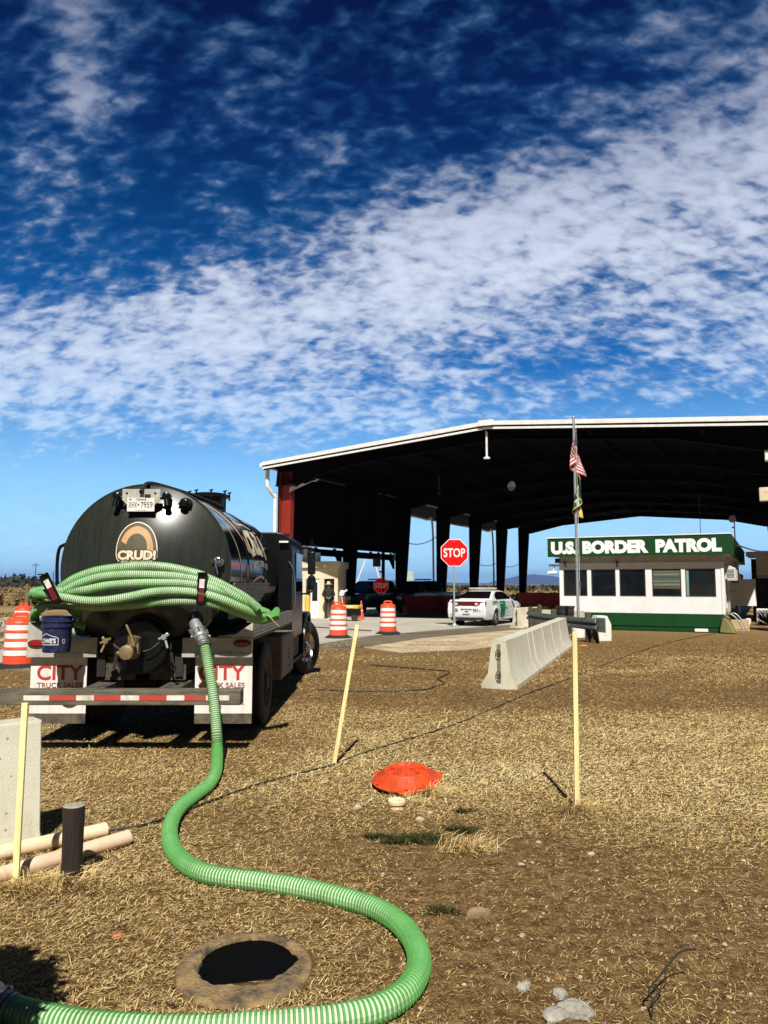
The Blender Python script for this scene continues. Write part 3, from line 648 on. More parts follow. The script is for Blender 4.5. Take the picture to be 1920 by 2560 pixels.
# rake trim: two stepped white bands along each front slope
for name, ya, yb, dz0, dz1, mm in (('rake_trim', -.93, -.855, -.01, .12, 'white_trim'), ('lower_rake_trim', -.89, -.855, -.13, -.065, 'white_trim'), ('rake_fascia', -.80, -.76, -.16, -.05, 'soffit')):
    mb = MB(); e = .5; e0 = .0
    mb.prism([(e0, zr(e0)+dz0), (RID, zr(RID)+dz0), (CW+e, zr(CW+e)+dz0), (CW+e, zr(CW+e)+dz1), (RID, zr(RID)+dz1), (e0, zr(e0)+dz1)], ya, yb)
    mb.build(name, M[mm], can, smooth=0)
mb = MB().box(-.12, .015, -.9, NB*BAY+.7, zr(0)-.07, zr(0)+.09); mb.build('gutter', M['white_trim'], can, smooth=0, bevel=.02)
mb = MB().box(RID-.25, RID+.25, -.97, -.93, zr(RID)-.04, zr(RID)+.14); mb.build('ridge_cap', M['white_trim'], can, smooth=0, bevel=.01)
# frames
for k in range(NB+1):
    y = k*BAY; mm = M['red_steel'] if k == 0 else M['shaded_steel']  # inner columns: same red steel, coloured as it looks in shade
    for side in (0, 1):
        X = (lambda v: v) if side == 0 else (lambda v: CW - v)
        zt = 5.92; c = MB()
        wb, wt = (.36, .48) if k == 0 else (.34, .74); x_ = .26 if k == 0 else 0.0
        X = (lambda v: v+x_) if side == 0 else (lambda v: CW - v)
        c.prism([(X(.0), .03), (X(wb), .03), (X(wt), zt-.55), (X(wt), zt), (X(.0), zt)], y-.012, y+.012)
        c.box(min(X(-.02), X(0)), max(X(-.02), X(0)), y-.11, y+.11, .03, zt)
        c.bar((X(wb+.01), y, .03), (X(wt+.01), y, zt-.5), .22, .02, up=(1, 0, 0))
        c.box(min(X(-.1), X(wb+.1)), max(X(-.1), X(wb+.1)), y-.16, y+.16, .03, .055)
        c.box(min(X(0), X(wt*.86)), max(X(0), X(wt*.86)), y-.10, y+.10, 3.6, 3.615)
        c.build('column', mm, can, smooth=0)
    rf = MB()
    pts_t = [(.06, zr(0)-.05), (RID, zr(RID)-.05), (CW, zr(CW)-.05)]
    pts_b = [(CW, zr(CW)-.66), (CW-.9, zr(CW)-.60), (CW-3.2, zr(CW-3.2)-.34), (RID, zr(RID)-.32), (3.2, zr(3.2)-.34), (.9, zr(0)-.60), (0, zr(0)-.66)]
    rf.prism(pts_t + pts_b, y-.012, y+.012)
    for a, b_ in zip(pts_b, pts_b[1:]): rf.bar((a[0], y, a[1]), (b_[0], y, b_[1]), .22, .02, up=(0, 0, 1))
    for a, b_ in zip(pts_t, pts_t[1:]): rf.bar((a[0], y, a[1]), (b_[0], y, b_[1]), .22, .02, up=(0, 0, 1))
    rf.build('rafter', M['shaded_steel'], can, smooth=0)
for k in range(11):
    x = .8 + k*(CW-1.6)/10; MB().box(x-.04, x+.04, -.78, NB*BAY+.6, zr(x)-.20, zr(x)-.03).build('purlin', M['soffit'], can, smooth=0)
# siding hanging between the first columns on the left, with its sill beam
mb = MB(); n = 34
for i in range(n):
    y0 = .02 + i*2*BAY/n; y1 = y0 + 2*BAY/n
    mb.box(.08, .13, y0, y1-.09, 3.26, 5.98); mb.box(.05, .10, y1-.12, y1+.03, 3.26, 5.98)
mb.build('hanging_siding', M['shaded_steel'], can, smooth=0)
mb = MB().box(-.22, .0, .05, 2*BAY+.1, 2.92, 3.19)
for q in (0.3, 1.7, 2.9, 4.4, 5.3, 6.1, 7.7, 8.5, 9.8): mb.box(-.12, -.08, q, q+.22, 3.19, 3.26)
for k, s in ((0, 1), (1, -1), (1, 1), (2, -1)):
    y = k*BAY + s*.12; mb.prism([(y, 2.92), (y+s*.42, 2.92), (y, 2.5)], -.16, -.06, axis='x')
mb.build('sill_beam', M['shaded_steel'], can, smooth=0)
# side awning beyond the open bays
M['awning_under'] = mat('awning_sheet', (0.005, 0.010, 0.024), 0.7, spec=.1)  # blue of the reflected sky is put into the sheet colour
mb = MB(); n = 60; ya, yb = 2*BAY-.2, NB*BAY+.6
for i in range(n):
    y0 = ya+(yb-ya)*i/n; y1 = ya+(yb-ya)*(i+1)/n; zo = .0 if i % 2 else .03
    mb.add([(-.12, y0, 5.96+zo), (-2.4, y0, 5.80+zo), (-2.4, y1, 5.80+zo), (-.12, y1, 5.96+zo), (-.12, y0, 6.00+zo), (-2.4, y0, 5.84+zo), (-2.4, y1, 5.84+zo), (-.12, y1, 6.00+zo)],
           [(0, 1, 2, 3), (7, 6, 5, 4), (0, 4, 5, 1), (1, 5, 6, 2), (2, 6, 7, 3), (3, 7, 4, 0)])
mb.build('side_awning', M['awning_under'], can, smooth=0)
mb = MB().box(-2.5, -2.41, ya, yb, 5.73, 5.90); mb.build('awning_gutter', M['white_trim'], can, smooth=0)
# downspouts
def downspout(pts, r, par=can): MB().tube(catmull(pts, .12), r, 8).build('downspout', M['white_trim'], par)
downspout([(.0, -.55, 5.98), (.0, -.55, 5.40), (.02, -.5, 5.28), (.10, -.25, 4.95), (.11, -.2, 4.8), (.09, -.2, .50)], .075)
downspout([(.0, 2*BAY-.30, 5.2), (.0, 2*BAY-.30, 4.0), (.0, 2*BAY-.30, 2.9)], .06)
for k in (3, 5): downspout([(-2.3, k*BAY-.1, 5.80), (-2.0, k*BAY-.1, 5.70), (-.6, k*BAY-.1, 5.35), (-.25, k*BAY-.1, 5.0), (-.2, k*BAY-.1, .05)], .06)
# hanging rods with lamps under the front slopes
def rod(x, y, z0, z1, mm, cap=True):
    mb = MB().cyl((x, y, z1), (x, y, z0), .035, n=8)
    if cap: mb.cyl((x, y, z0), (x, y, z0-.05), .09, .11, n=12)
    mb.build('hanging_rod', M[mm], can)
q = canloc(1217, 1143, -.7); rod(q[0], q[1], q[2], q[2]+.95, 'white_trim'); q = canloc(1098, 1232, 2.6); rod(q[0], q[1], q[2], q[2]+.65, 'dark_steel')
def lamp(x, y, z, tilt):
    l = MB().lathe([(.05, 0), (.10, .05), (.26, .30), (.30, .33), (.28, .34), (.09, .08), (0, .06)], 20).build('shade_lamp', M['galvanised'], can, loc=(x, y, z)); l.rotation_euler = tilt
    return l
q = canloc(1270, 1214, 1.0); lamp(q[0], q[1], q[2], (R(100), 0, R(60))).scale = (.55, .55, .55)
# torn pale cloth strip at the first column head
mb = MB()
for i in range(9):
    t = i/9; w = .16*(1-t*.75)
    mb.add([(.75+t*1.25, -.22+.02*math.sin(i), 5.28+t*.22+.04*math.sin(i*2.1)), (.75+t*1.25, -.22, 5.28-w+t*.30), (.75+(t+.12)*1.25, -.22, 5.28-w*.9+(t+.12)*.30), (.75+(t+.12)*1.25, -.22+.02*math.sin(i+1), 5.28+(t+.12)*.22+.04*math.sin((i+1)*2.1))], [(0, 1, 2, 3)])
mb.build('torn_cloth', M['flag_white'], can, fix=False)
# equipment on the right front column: two white boxes with a cable
qa, qb = canloc(1911, 1125, -.4), canloc(1911, 1151, -.4); MB().box(qa[0], qa[0]+.34, -.40, -.12, qb[2], qa[2]).build('equipment_box', M['white_trim'], can, smooth=0, bevel=.02)
qa, qb = canloc(1898, 1219, -.5), canloc(1898, 1252, -.5); ex, ez, eh = qa[0], qb[2], qa[2]-qb[2]
mb = MB().box(ex, ex+.34, -.52, -.22, ez, ez+eh)
for i in range(8): mb.box(ex-.012, ex, -.48, -.26, ez+.03+i*eh*.115, ez+.03+i*eh*.115+.025)
mb.box(ex+.14, ex+.21, -.53, -.52, ez+eh*.62, ez+eh*.80)
mb.build('equipment_box', M['cream_stucco'], can, smooth=0, bevel=.02)
MB().tube(catmull([(ex+.25, -.35, ez), (ex+.24, -.36, ez-.22), (ex+.33, -.3, ez-.33), (ex+.5, -.2, ez-.3)], .04), .018, 6).build('conduit', M['white_trim'], can)
# cable draped between the columns
for k, (a, z0, z1, dip) in enumerate(((2, 4.05, 4.4, .38), (4, 3.3, 3.2, .30), (5, 3.2, 3.25, .25))):
    p = [(-.03, (a+i/10)*BAY, z0+(z1-z0)*i/10 - dip*4*(i/10)*(1-i/10)) for i in range(11)]
    MB().tube(p, .022, 6).build('draped_cable', M['cable'], can)
# hanging stop sign post for the far lane
def octagon(r): return [(r*math.cos(R(22.5+45*i))/math.cos(R(22.5)), r*math.sin(R(22.5+45*i))/math.cos(R(22.5))) for i in range(8)]
def stop_sign(par, half, face_y, back='galvanised', wmat='white_paint', rmat='sign_red'):
    b = MB().prism(octagon(half), 0, .006).build('sign_plate', M[wmat], par, smooth=0)
    f = MB().prism(octagon(half*.955), -.003, -.0005).build('sign_face', M[rmat], par, smooth=0)
    mb = MB(); letters(mb, 'STOP', -half*.80, -half*.33, half*1.60, half*.66, -.006, bold=.02)
    l = mb.build('lettering', M[wmat], par, smooth=0, fix=False)
    return (b, f, l)

s1 = G(1136, 1568)
st = thing('stop_sign', 'large bright red sunlit STOP sign on a steel post beside the white patrol car', 'stop sign', (s1.x, s1.y, .03))
zc = P(1138, 1382, s1.y).z
for o in stop_sign(st, .56, 0): o.location = (0.02, -.06, zc-.03)
MB().box(-.032, .032, -.05, .01, .30, zc+.40).build('post', M['galvanised'], st, smooth=0, bevel=.008)
mb = MB().cyl((0, -.02, .10), (0, -.02, .42), .055, n=14).lathe([(.19, 0), (.19, .035), (.10, .05), (.085, .10), (.06, .13)], 16, (0, -.02, 0))
for a in range(6): mb.cyl((.145*math.cos(a*1.047), -.02+.145*math.sin(a*1.047), .03), (.145*math.cos(a*1.047), -.02+.145*math.sin(a*1.047), .075), .022, n=6)
mb.build('base_flange', M['galvanised'], st)
for zz in (-.46, .46): MB().cyl((0.02, -.066, zc-.03+zz), (0.02, -.060, zc-.03+zz), .016, n=8).build('bolt', M['galvanised'], st)

hs_ = thing('hanging_stop_sign', 'shaded STOP sign hanging on a dark pole under the canopy before the parked pickups', 'stop sign', tuple(P(952.5, 1464, 41.2)))
for o in stop_sign(hs_, .405, 0, wmat='flag_white'): pass
mb = MB().cyl((.12, .08, -.35), (.12, .08, 5.7), .09, n=10); mb.build('pole', M['shaded_steel'], hs_)
mb = MB().box(-.44, -.02, .0, .3, 1.02, 1.50).box(-.12, .10, .05, .12, 1.50, 1.62).box(-.1, .1, .05, .12, .70, .80); mb.build('camera_box', M['black_paint'], hs_, smooth=0, bevel=.03)

# ================================================================== BORDER PATROL OFFICE
BX, BY = 12.3, 27.7; BWID, BLEN = 5.95, 18.0
of = thing('patrol_office', 'low white office building with green skirt and green U.S. BORDER PATROL sign', 'office', (BX, BY, 0), TH)
mw = M['white_paint']
m_side = mat('side_siding', (0.66, 0.66, 0.63), 0.6, col2=(0.55, 0.55, 0.52), scale=1.5)
win = [(-5.79, -4.86), (-4.71, -3.78), (-3.64, -2.68), (-2.45, -1.415), (-1.276, -.238)]; WZ0, WZ1 = 1.29, 2.33
mb = MB().box(-BWID, 0, 0, .12, .67, WZ0).box(-BWID, 0, 0, .12, WZ1, 2.58)
xs = [-BWID] + [q for w in win for q in w] + [0]
for a, b_ in zip(xs[0::2], xs[1::2]): mb.box(a, b_, 0, .12, WZ0, WZ1)
mb.box(-.05, .05, -.025, .0, .67, 2.58)
for x_ in (-2.56, -4.78, -1.345): mb.box(x_-.006, x_+.006, -.003, .0, .67, WZ0)
mb.build('front_wall', mw, of, smooth=0)
MB().box(-BWID+.01, 0, .02, .14, 2.58, 2.9).build('shadow_board', mat('grey_board', (.42, .42, .39), .7), of, smooth=0)
mb = MB().box(-BWID, 0, -.03, .10, .20, .67).box(-BWID, 0, -.015, .10, .18, .20)
mb.box(-1.60, -1.58, -.034, -.03, .2, .67)
mb.build('skirt', M['green_trim'], of, smooth=0)
MB().box(-BWID+.03, -.04, .0, .10, .02, .185).build('lower_skirt', M['green_trim'], of, smooth=0)
for i, (a, b_) in enumerate(win):
    w = MB().box(a, a+.035, .03, .07, WZ0, WZ1).box(b_-.035, b_, .03, .07, WZ0, WZ1).box(a+.035, b_-.035, .03, .07, WZ0, WZ0+.04).box(a+.035, b_-.035, .03, .07, WZ1-.04, WZ1).build('window', mat('window_frame', (.05, .05, .055), .5) if i == 0 else bpy.data.materials['window_frame'], of, smooth=0)
    MB().box(a+.035, b_-.035, .045, .055, WZ0+.04, WZ1-.04).build('pane', M['glass'], w, smooth=0)
    if i == 3:
        mbb = MB(); cols = [0, 1, 0, 1, 2, 1, 0, 1, 0, 1, 2]
        for j in range(11):
            z1 = WZ1-.05-j*.063; mbb.box(a+.045, b_-.045, .036, .044, z1-.055-.008*(j % 3), z1, cols[j])
        mbb.build('striped_blind', [mat('blind_tan', (.17, .115, .06), .8, col2=(.25, .2, .12), scale=14, stretch=(.3, 1, 2)), mat('blind_teal', (.045, .12, .11), .8, col2=(.03, .09, .06), scale=14, stretch=(.3, 1, 2)), mat('blind_brown', (.10, .06, .035), .8)], w, smooth=0)
    if i == 4: MB().box(a+.03, a+.12, .035, .044, WZ0+.04, WZ1-.04).build('curtain', mat('curtain_teal', (.16, .30, .26), .8), w, smooth=0)
# flank: corrugated side wall and back, green skirt
mb = MB(); n = 44
for i in range(n):
    y0 = .12+i*(BLEN-.12)/n; y1 = .12+(i+1)*(BLEN-.12)/n
    mb.box(-.10, -.02, y0, y1-.12, .67, 2.85); mb.box(-.09, .0, y1-.12, y1, .67, 2.85)
mb.box(-BWID, -.1, BLEN-.1, BLEN, .67, 2.85).box(-BWID, -BWID+.1, .12, BLEN-.1, .67, 2.85)
mb.build('side_wall', m_side, of, smooth=0)
mb = MB().box(-.06, .015, .10, BLEN, .18, .67).box(-BWID-.015, -BWID+.06, .10, BLEN, .18, .67)
for y in (2.2, 4.4, 6.8, 9.5, 12): mb.box(-.06, .035, y, y+.08, .15, .70)
mb.build('side_skirt', M['green_trim'], of, smooth=0)
mat('grey_trim', (.12, .12, .11), .6)
MB().box(-.02, .02, .15, .32, .67, 2.6).build('corner_post', bpy.data.materials['grey_trim'], of, smooth=0); MB().box(0, .03, 5.2, 5.35, .6, 2.6).build('downspout', bpy.data.materials['grey_trim'], of, smooth=0)
for y in (2.5, 4.2, 8.2):
    d = MB().box(.0, .035, y, y+.95, .62, 2.45).build('door', mat('door_white', (.62, .62, .60), .5) if y == 2.5 else bpy.data.materials['door_white'], of, smooth=0, bevel=.01)
    MB().sph((.07, y+.85, 1.45), .035, 8, 6).build('handle', M['chrome'], d)
# air conditioners on the flank
for i, (y, w, z) in enumerate(((1.6, .75, 1.95), (3.1, .5, 1.9), (6.1, 1.0, 1.75), (10.5, 1.0, 1.8))):
    a = MB().prism([(.0, z), (.38, z), (.38, z+.42), (.16, z+.52), (.0, z+.52)], y, y+w).build('wall_air_conditioner', mat('ac_beige', (.60, .60, .56), .6) if i == 0 else bpy.data.materials['ac_beige'], of, smooth=0, bevel=.015)
    mb = MB()
    for j in range(6): mb.box(.05, .33, y-.006, y, z+.06+j*.055, z+.09+j*.055)
    mb.build('grille', mat('grille_dark', (.05, .05, .05), .7) if i == 0 else bpy.data.materials['grille_dark'], a, smooth=0)
MB().box(.02, .95, 9.3, 9.45, .75, 2.0).build('white_panel', mw, of, smooth=0)
MB().box(.01, .10, .55, .72, .72, .88).build('meter_box', mat('meter_tan', (.35, .28, .15), .7), of, smooth=0, bevel=.01)
# flat roof with green sign band
mb = MB().box(-6.30, .32, -.40, -.33, 2.83, 3.56).box(.25, .32, -.33, BLEN+.3, 2.86, 3.54).box(-6.30, -6.23, -.33, BLEN+.3, 2.86, 3.54).box(-6.23, .25, BLEN+.23, BLEN+.3, 2.86, 3.54)
for i in range(46): mb.box(.32, .335, -.30+i*.4, -.26+i*.4, 2.88, 3.52)
fb = mb.build('fascia', M['green_trim'], of, smooth=0)
mb = MB().box(-6.33, .35, -.43, BLEN+.33, 3.56, 3.60); mb.build('roof', M['white_trim'], of, smooth=0)
MB().box(-6.2, .22, -.32, BLEN+.2, 2.86, 2.90).build('soffit', m_side, of, smooth=0)
m_sw = mat('sign_white', (.86, .86, .85), .4, var=.03)
for wd, x_, w_ in (('U.S.', -6.16, 1.03), ('BORDER', -4.93, 2.45), ('PATROL', -2.23, 2.26)):
    mb = MB(); letters(mb, wd, x_, 2.925, w_, .505, -.408, bold=.07); mb.build('lettering', m_sw, fb, smooth=0, fix=False)
# small things fixed on it
mb = MB().cyl((.40, 1.9, 3.1), (.40, 1.9, 4.42), .022, n=8).cyl((.40, 1.9, 4.25), (.33, 1.75, 4.25), .05, .14, n=14).box(.34, .46, 1.86, 1.94, 4.18, 4.32).box(.30, .42, 1.72, 1.78, 3.9, 3.95); mb.build('horn_mast', M['dark_steel'], of)
MB().cyl((-.9, 3, 3.6), (-.9, 3, 5.4), .012, n=6).build('whip_antenna', M['dark_steel'], of)
mb = MB().cyl((-5.95, .05, 2.50), (-6.35, -.05, 2.50), .05, n=10).cyl((-6.02, -.06, 2.22), (-6.38, -.12, 2.20), .07, n=12).cyl((-6.1, -.04, 2.5), (-6.2, -.07, 2.24), .02, n=6); mb.build('floodlight', M['white_trim'], of)
mb = MB().box(-6.10, -5.92, -.05, .02, 2.60, 2.78).tube([(-5.75, -.01, 2.62), (-5.72, -.03, 2.5), (-5.66, -.02, 2.42)], .02, 6).tube([(-3.72, -.01, 2.62), (-3.70, -.04, 2.52), (-3.72, -.02, 2.42)], .025, 6).box(-5.74, -5.68, -.06, -.01, 2.6, 2.68).box(-3.75, -3.69, -.06, -.01, 2.56, 2.66); mb.build('camera', M['black_paint'], of, smooth=0)
MB().box(-1.0, -.55, -.20, -.035, .03, .14).build('foundation_block', mw, of, smooth=0, bevel=.015)

# carport and yard things right of the office
def loc(lx, ly, z=0): p = Vector((BX, BY, 0)) + RX*lx + AX*ly; return (p.x, p.y, z)
cp = thing('carport', 'dark carport with white corrugated roof panels behind the office flank', 'carport', loc(.9, 9.8), TH)
mb = MB(); n = 7
for i in range(n): mb.add([(.1, .0+i*.001, 2.18+i*.13), (7, .0+i*.001, 2.18+i*.13), (7, .05, 2.30+i*.13), (.1, .05, 2.30+i*.13)], [(0, 1, 2, 3)])
mb.box(.1, 7, .06, .12, 2.16, 3.12); mb.build('roof_panel', M['carport_white'], cp, smooth=0)
MB().box(-.3, 7, -1.2, 5.0, 3.14, 3.22).build('roof', M['carport_white'], cp, smooth=0)
MB().box(-.3, 7, -1.25, -1.2, 3.02, 3.25).build('roof_edge', M['galvanised'], cp, smooth=0)
for x in (.2, 3.4): MB().box(x, x+.1, .0, .1, 0, 2.16).build('post', M['dark_steel'], cp, smooth=0)
MB().box(-.2, 7, 4.9, 5.0, 0, 3.1).build('back_wall', M['dark_steel'], cp, smooth=0)
MB().box(.1, 7, -.04, .0, 2.05, 2.12).build('beam', M['galvanised'], cp, smooth=0)
tag(MB().tube(catmull([Vector(loc(.36, 4, 3.35)), Vector(loc(1.5, 6, 3.15)), Vector(loc(4, 8, 3.55)), Vector(loc(8, 9, 3.9))], .2), .03, 6).build('rope_light', M['galvanised']), 'pale twisted rope light stretched from the office roof to the right', 'rope light')
ac = thing('outdoor_air_conditioner', 'small white outdoor air conditioner standing behind the office flank', 'air conditioner', loc(1.35, 6.2), TH)
MB().box(-.38, .38, -.15, .15, .12, .72).build('casing', mw, ac, smooth=0, bevel=.02)
mb = MB()
for j in range(9): mb.box(-.34, .14, -.16, -.152, .18+j*.055, .205+j*.055)
mb.box(-.115, -.085, -.165, -.152, .15, .68).build('grille', bpy.data.materials['grille_dark'], ac, smooth=0)
mb = MB().box(-.3, -.22, -.15, .15, .0, .12).box(.22, .3, -.15, .15, 0, .12); mb.build('feet', M['dark_steel'], ac, smooth=0)
tag(MB().box(-.42, .42, -.02, .02, 0, .42).box(-.38, .38, -.04, -.02, .05, .38).build('plywood_panel', mat('plywood', (.48, .34, .18), .85, col2=(.36, .24, .12), scale=3, stretch=(.4, 1, 4)), smooth=0), 'tan plywood panel standing on edge by the office corner', 'panel')
pp = bpy.data.objects['plywood_panel']; pp.location = G(1845, 1577); pp.rotation_euler = (R(-6), 0, TH*.3)
hr = thing('wheelbarrow', 'upturned olive wheelbarrow leaning on the corner of the office', 'wheelbarrow', tuple(G(1820, 1584)), R(-20))
mb = MB().add([(-.28, -.1, .05), (.22, -.28, .02), (.30, .1, .0), (-.2, .2, .5), (-.12, -.02, .62), (.06, .12, .66)], [(0, 1, 4), (1, 2, 5, 4), (2, 3, 5), (0, 4, 3), (3, 4, 5), (0, 3, 2, 1)]); mb.build('tray', mat('olive_tray', (.16, .15, .05), .6), hr, smooth=0, bevel=.02)
mb = MB().tube(catmull([(-.1, -.05, .62), (.1, -.15, .70), (.35, -.2, .45), (.48, -.22, .05)], .05), .025, 8).tube(catmull([(.05, .05, .68), (.25, -.02, .72), (.45, -.05, .5), (.62, -.1, .1)], .05), .025, 8); mb.build('handle', M['galvanised'], hr)
for k, (px, py, s) in enumerate(((1860, 1565, .12), (1871, 1562, .11), (1896, 1553, .10))):
    o = MB().lathe([(0, 0), (s, 0), (s*1.05, .25), (s*.4, .28), (0, .28)], 14).build('plastic_jug', mw, loc=G(px, py)); tag(o, ('white plastic jug beside the plywood panel', 'white plastic jug farther right of the plywood panel', 'white plastic jug in front of the outdoor air conditioner')[k], 'jug', 'white jugs in the yard')
mb = MB(); r = np.random.default_rng(5)
for i in range(150):
    a, e = r.uniform(0, 6.28), r.uniform(.15, 1.45); L = r.uniform(.5, .95); d = Vector((math.cos(a)*math.cos(e), math.sin(a)*math.cos(e), math.sin(e)))
    s_ = d.cross(Vector((0, 0, 1))).normalized()*.018; c = Vector((0, 0, .12)); mb.add([c-s_, c+s_, c+d*L*.6+s_*.8-Vector((0, 0, .02)), c+d*L-Vector((0, 0, .10*L)), c+d*L*.6-s_*.8], [(0, 1, 2, 3, 4)])
tag(mb.build('yucca_plant', M['shrub_leaf'], loc=G(1925, 1572), fix=False), 'spiky dark yucca at the right edge beside the office yard', 'yucca')

# ================================================================== GUARD BOOTH
gb = thing('guard_booth', 'small cream guard booth with flat parapet behind the tanker cab', 'booth', (-4.93, 39.7, 0), R(-6)); gb.scale = (.93, .93, .95)
x0, x1 = -.2, 2.75
mb = MB().box(x0, x1, 0, 3.0, 2.15, 2.72).box(x0, .75, 0, .15, 0, .95).box(.70, .95, 0, .15, 0, 2.15).box(1.72, 1.98, 0, .15, 0, 2.15).box(1.98, x1, 0, .15, 0, 1.0).box(2.55, x1, 0, .15, 1.0, 2.15).box(x1-.15, x1, .15, 3, 0, 2.15).box(x0, x0+.15, .15, 3, 0, 2.15)
mb.build('wall', M['cream_stucco'], gb, smooth=0)
MB().box(x0-.14, x1+.14, -.16, 3.1, 2.74, 3.10).build('parapet', M['cream_stucco'], gb, smooth=0, bevel=.02)
MB().box(x0+.1, .72, .06, .1, .95, 2.15).box(1.98, 2.55, .06, .1, 1.0, 2.15).build('window', M['glass'], gb, smooth=0)
d = MB().box(1.22, 1.72, -.06, .02, .03, 2.1).build('door', M['white_trim'], gb, smooth=0, bevel=.01)
MB().box(1.32, 1.62, -.07, -.06, .95, 1.95).build('pane', M['glass'], d, smooth=0)
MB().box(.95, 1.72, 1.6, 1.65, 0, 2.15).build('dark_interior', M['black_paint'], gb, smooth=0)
mb = MB().box(.55, .95, .2, .6, 3.1, 3.95).box(1.3, 1.65, .4, .7, 3.1, 3.6); mb.build('roof_unit', M['white_trim'], gb, smooth=0, bevel=.02)
mb = MB()
for a in range(7): mb.bar((1.1, .5, 3.3), (1.1+.35*math.cos(.5+a*.36), .5, 3.3+1.05*math.sin(.5+a*.36)), .03, .02)
mb.cyl((.62, .4, 3.9), (.62, .4, 4.7), .05, n=8); mb.build('antenna', mat('antenna_red', (.42, .06, .03), .6), gb)
MB().cyl((2.05, -.08, 2.90), (2.05, -.22, 2.86), .05, .09, n=10).build('flood_lamp', M['white_trim'], gb)

# bollards
for k, (px, py, top, Y, lab) in enumerate(((768, 1548, 1488, None, 'yellow bollard left of the booth door, nearest the tanker'), (844, 1545, 1489, None, 'yellow bollard right of the standing person'), (741, 1546, 1490, None, 'yellow bollard half hidden behind the tanker mirror'))):
    g = G(px, py); h = P(px, top, g.y).z
    o = MB().lathe([(.0, 0), (.13, 0), (.13, h-.1), (.11, h-.04), (.06, h), (0, h)], 16).build('bollard', M['yellow_paint'], loc=g); tag(o, lab, 'bollard', 'yellow bollards at the guard booth')

# whiteboard sign, trailer mast, poles, fence
wb_ = thing('blank_signboard', 'blank pale green back of a road sign seen between the columns', 'signboard', tuple(P(1012, 1467, 70)))
MB().box(-.78, .78, 0, .03, .05, 1.45).build('board', mat('board_pale', (.42, .47, .42), .6), wb_, smooth=0); MB().box(-.82, -.78, -.02, .05, -1.6, 1.5).box(.78, .82, -.02, .05, -1.6, 1.5).build('post', M['galvanised'], wb_, smooth=0)
ma = thing('guyed_mast', 'thin white guyed mast legs rising beyond the pickups under the canopy', 'mast', (P(924, 1462, 75).x, 75, 0))
for a, b_ in ((892, 921), (951, 928)):
    p0 = P(a, 1452, 75); p1 = P(b_, 1385, 75); m0 = Vector((ma.location.x, 75, 0)); MB().cyl((p0.x-m0.x+(p0.x-p1.x)*.66, 0, 0), p1-m0+Vector((0, 0, .2)), .07, .06, n=6).build('leg', M['white_trim'], ma)
for k, (px, top, Y, lab) in enumerate(((88, 1453, 260, 'utility pole with crossarm on the left horizon'), (133, 1455, 300, 'plain utility pole on the left horizon near the tanker tank'))):
    p = P(px, top, Y); u = thing('utility_pole', lab, 'utility pole', (p.x, Y, 0), 0, 'utility poles on the horizon')
    MB().cyl((0, 0, 0), (0, 0, 9.0 if k == 0 else 7), .16, .11, n=8).build('pole', M['dark_wood'], u); 
    if k == 0: MB().box(-1.2, 1.2, -.08, .08, 8.2, 8.4).build('crossarm', M['dark_wood'], u, smooth=0)
fc = thing('wire_fence', 'rusty wire fence with wooden posts across the straw field on the left', 'fence', (-40, 62, 0))
for px, w in ((68, .16), (78, .07), (31, .05), (-20, .07), (110, .06), (150, .06), (190, .06), (-60, .06)):
    x = P(px, 1480, 62).x+40; MB().cyl((x, 0, 0), (x, 0, 1.75 if w > .1 else 1.35), w, w*.9, n=8).build('fence_post', mat('fence_wood', (.20, .13, .08), .9) if px == 68 else bpy.data.materials['fence_wood'], fc)
mb = MB()
for z in (.35, .6, .85, 1.1): mb.tube([(4, 0, z), (16, .0, z)], .018, 5)
mb.build('wire', M['dark_steel'], fc)

# ================================================================== TANKER TRUCK
TX, TY = -2.69, 8.5
tk = thing('tanker_truck', 'black vacuum tanker truck parked with its rear to the viewer and hoses on its back', 'tanker truck', (TX, TY, 0))
def T(px, py, Y): p = P(px, py, Y); return (p.x-TX, p.y-TY, p.z)        # photo point at depth Y -> truck frame
TR, TZ, TL0, TL1 = .94, 1.93, .10, 4.0
def dome(x, z):
    q = ((x)**2 + (z-TZ)**2)/TR**2; return TL0 - .29*(1-q)
# tank: dished rear head, rim, barrel, front head
prof = [(TR*i/14, TL0-.29*(1-(i/14)**2)) for i in range(15)]
prof += [(TR+.022, TL0), (TR+.022, TL0+.05), (TR, TL0+.055), (TR, 1.35), (TR+.014, 1.355), (TR+.014, 1.40), (TR, 1.405), (TR, 2.65), (TR+.014, 2.655), (TR+.014, 2.70), (TR, 2.705), (TR, TL1)]
prof += [(TR*(1-i/8), TL1+.22*(1-(1-i/8)**2)) for i in range(1, 9)]
tank = MB().lathe(prof, 96, (0, 0, TZ), 'y').build('tank', M['tank'], tk, smooth=30)
# hatch and fittings on top
mb = MB().lathe([(.25, 0), (.25, .24), (.29, .245), (.29, .29), (.25, .31), (0, .33)], 28, (0, 3.15, TZ+TR-.04))
for a in range(8):
    c, s = math.cos(a*.785+.3), math.sin(a*.785+.3); mb.cyl((.30*c, 3.15+.30*s, TZ+TR+.17), (.30*c, 3.15+.30*s, TZ+TR+.29), .014, n=6).bar((.30*c-.03, 3.15+.30*s, TZ+TR+.29), (.30*c+.03, 3.15+.30*s, TZ+TR+.305), .02, .016)
mb.build('hatch', M['black_paint'], tank)
mb = MB().tube(catmull([T(352, 1230, 8.32), T(360, 1216, 8.40), T(372, 1208, 8.6), (.06, .5, TZ+TR+.05), (.30, 1.2, TZ+TR+.0), (.38, 2.2, TZ+TR-.02), (.25, 2.9, TZ+TR+.02)], .05), .022, 8); mb.build('air_line', M['black_rubber'], tank)
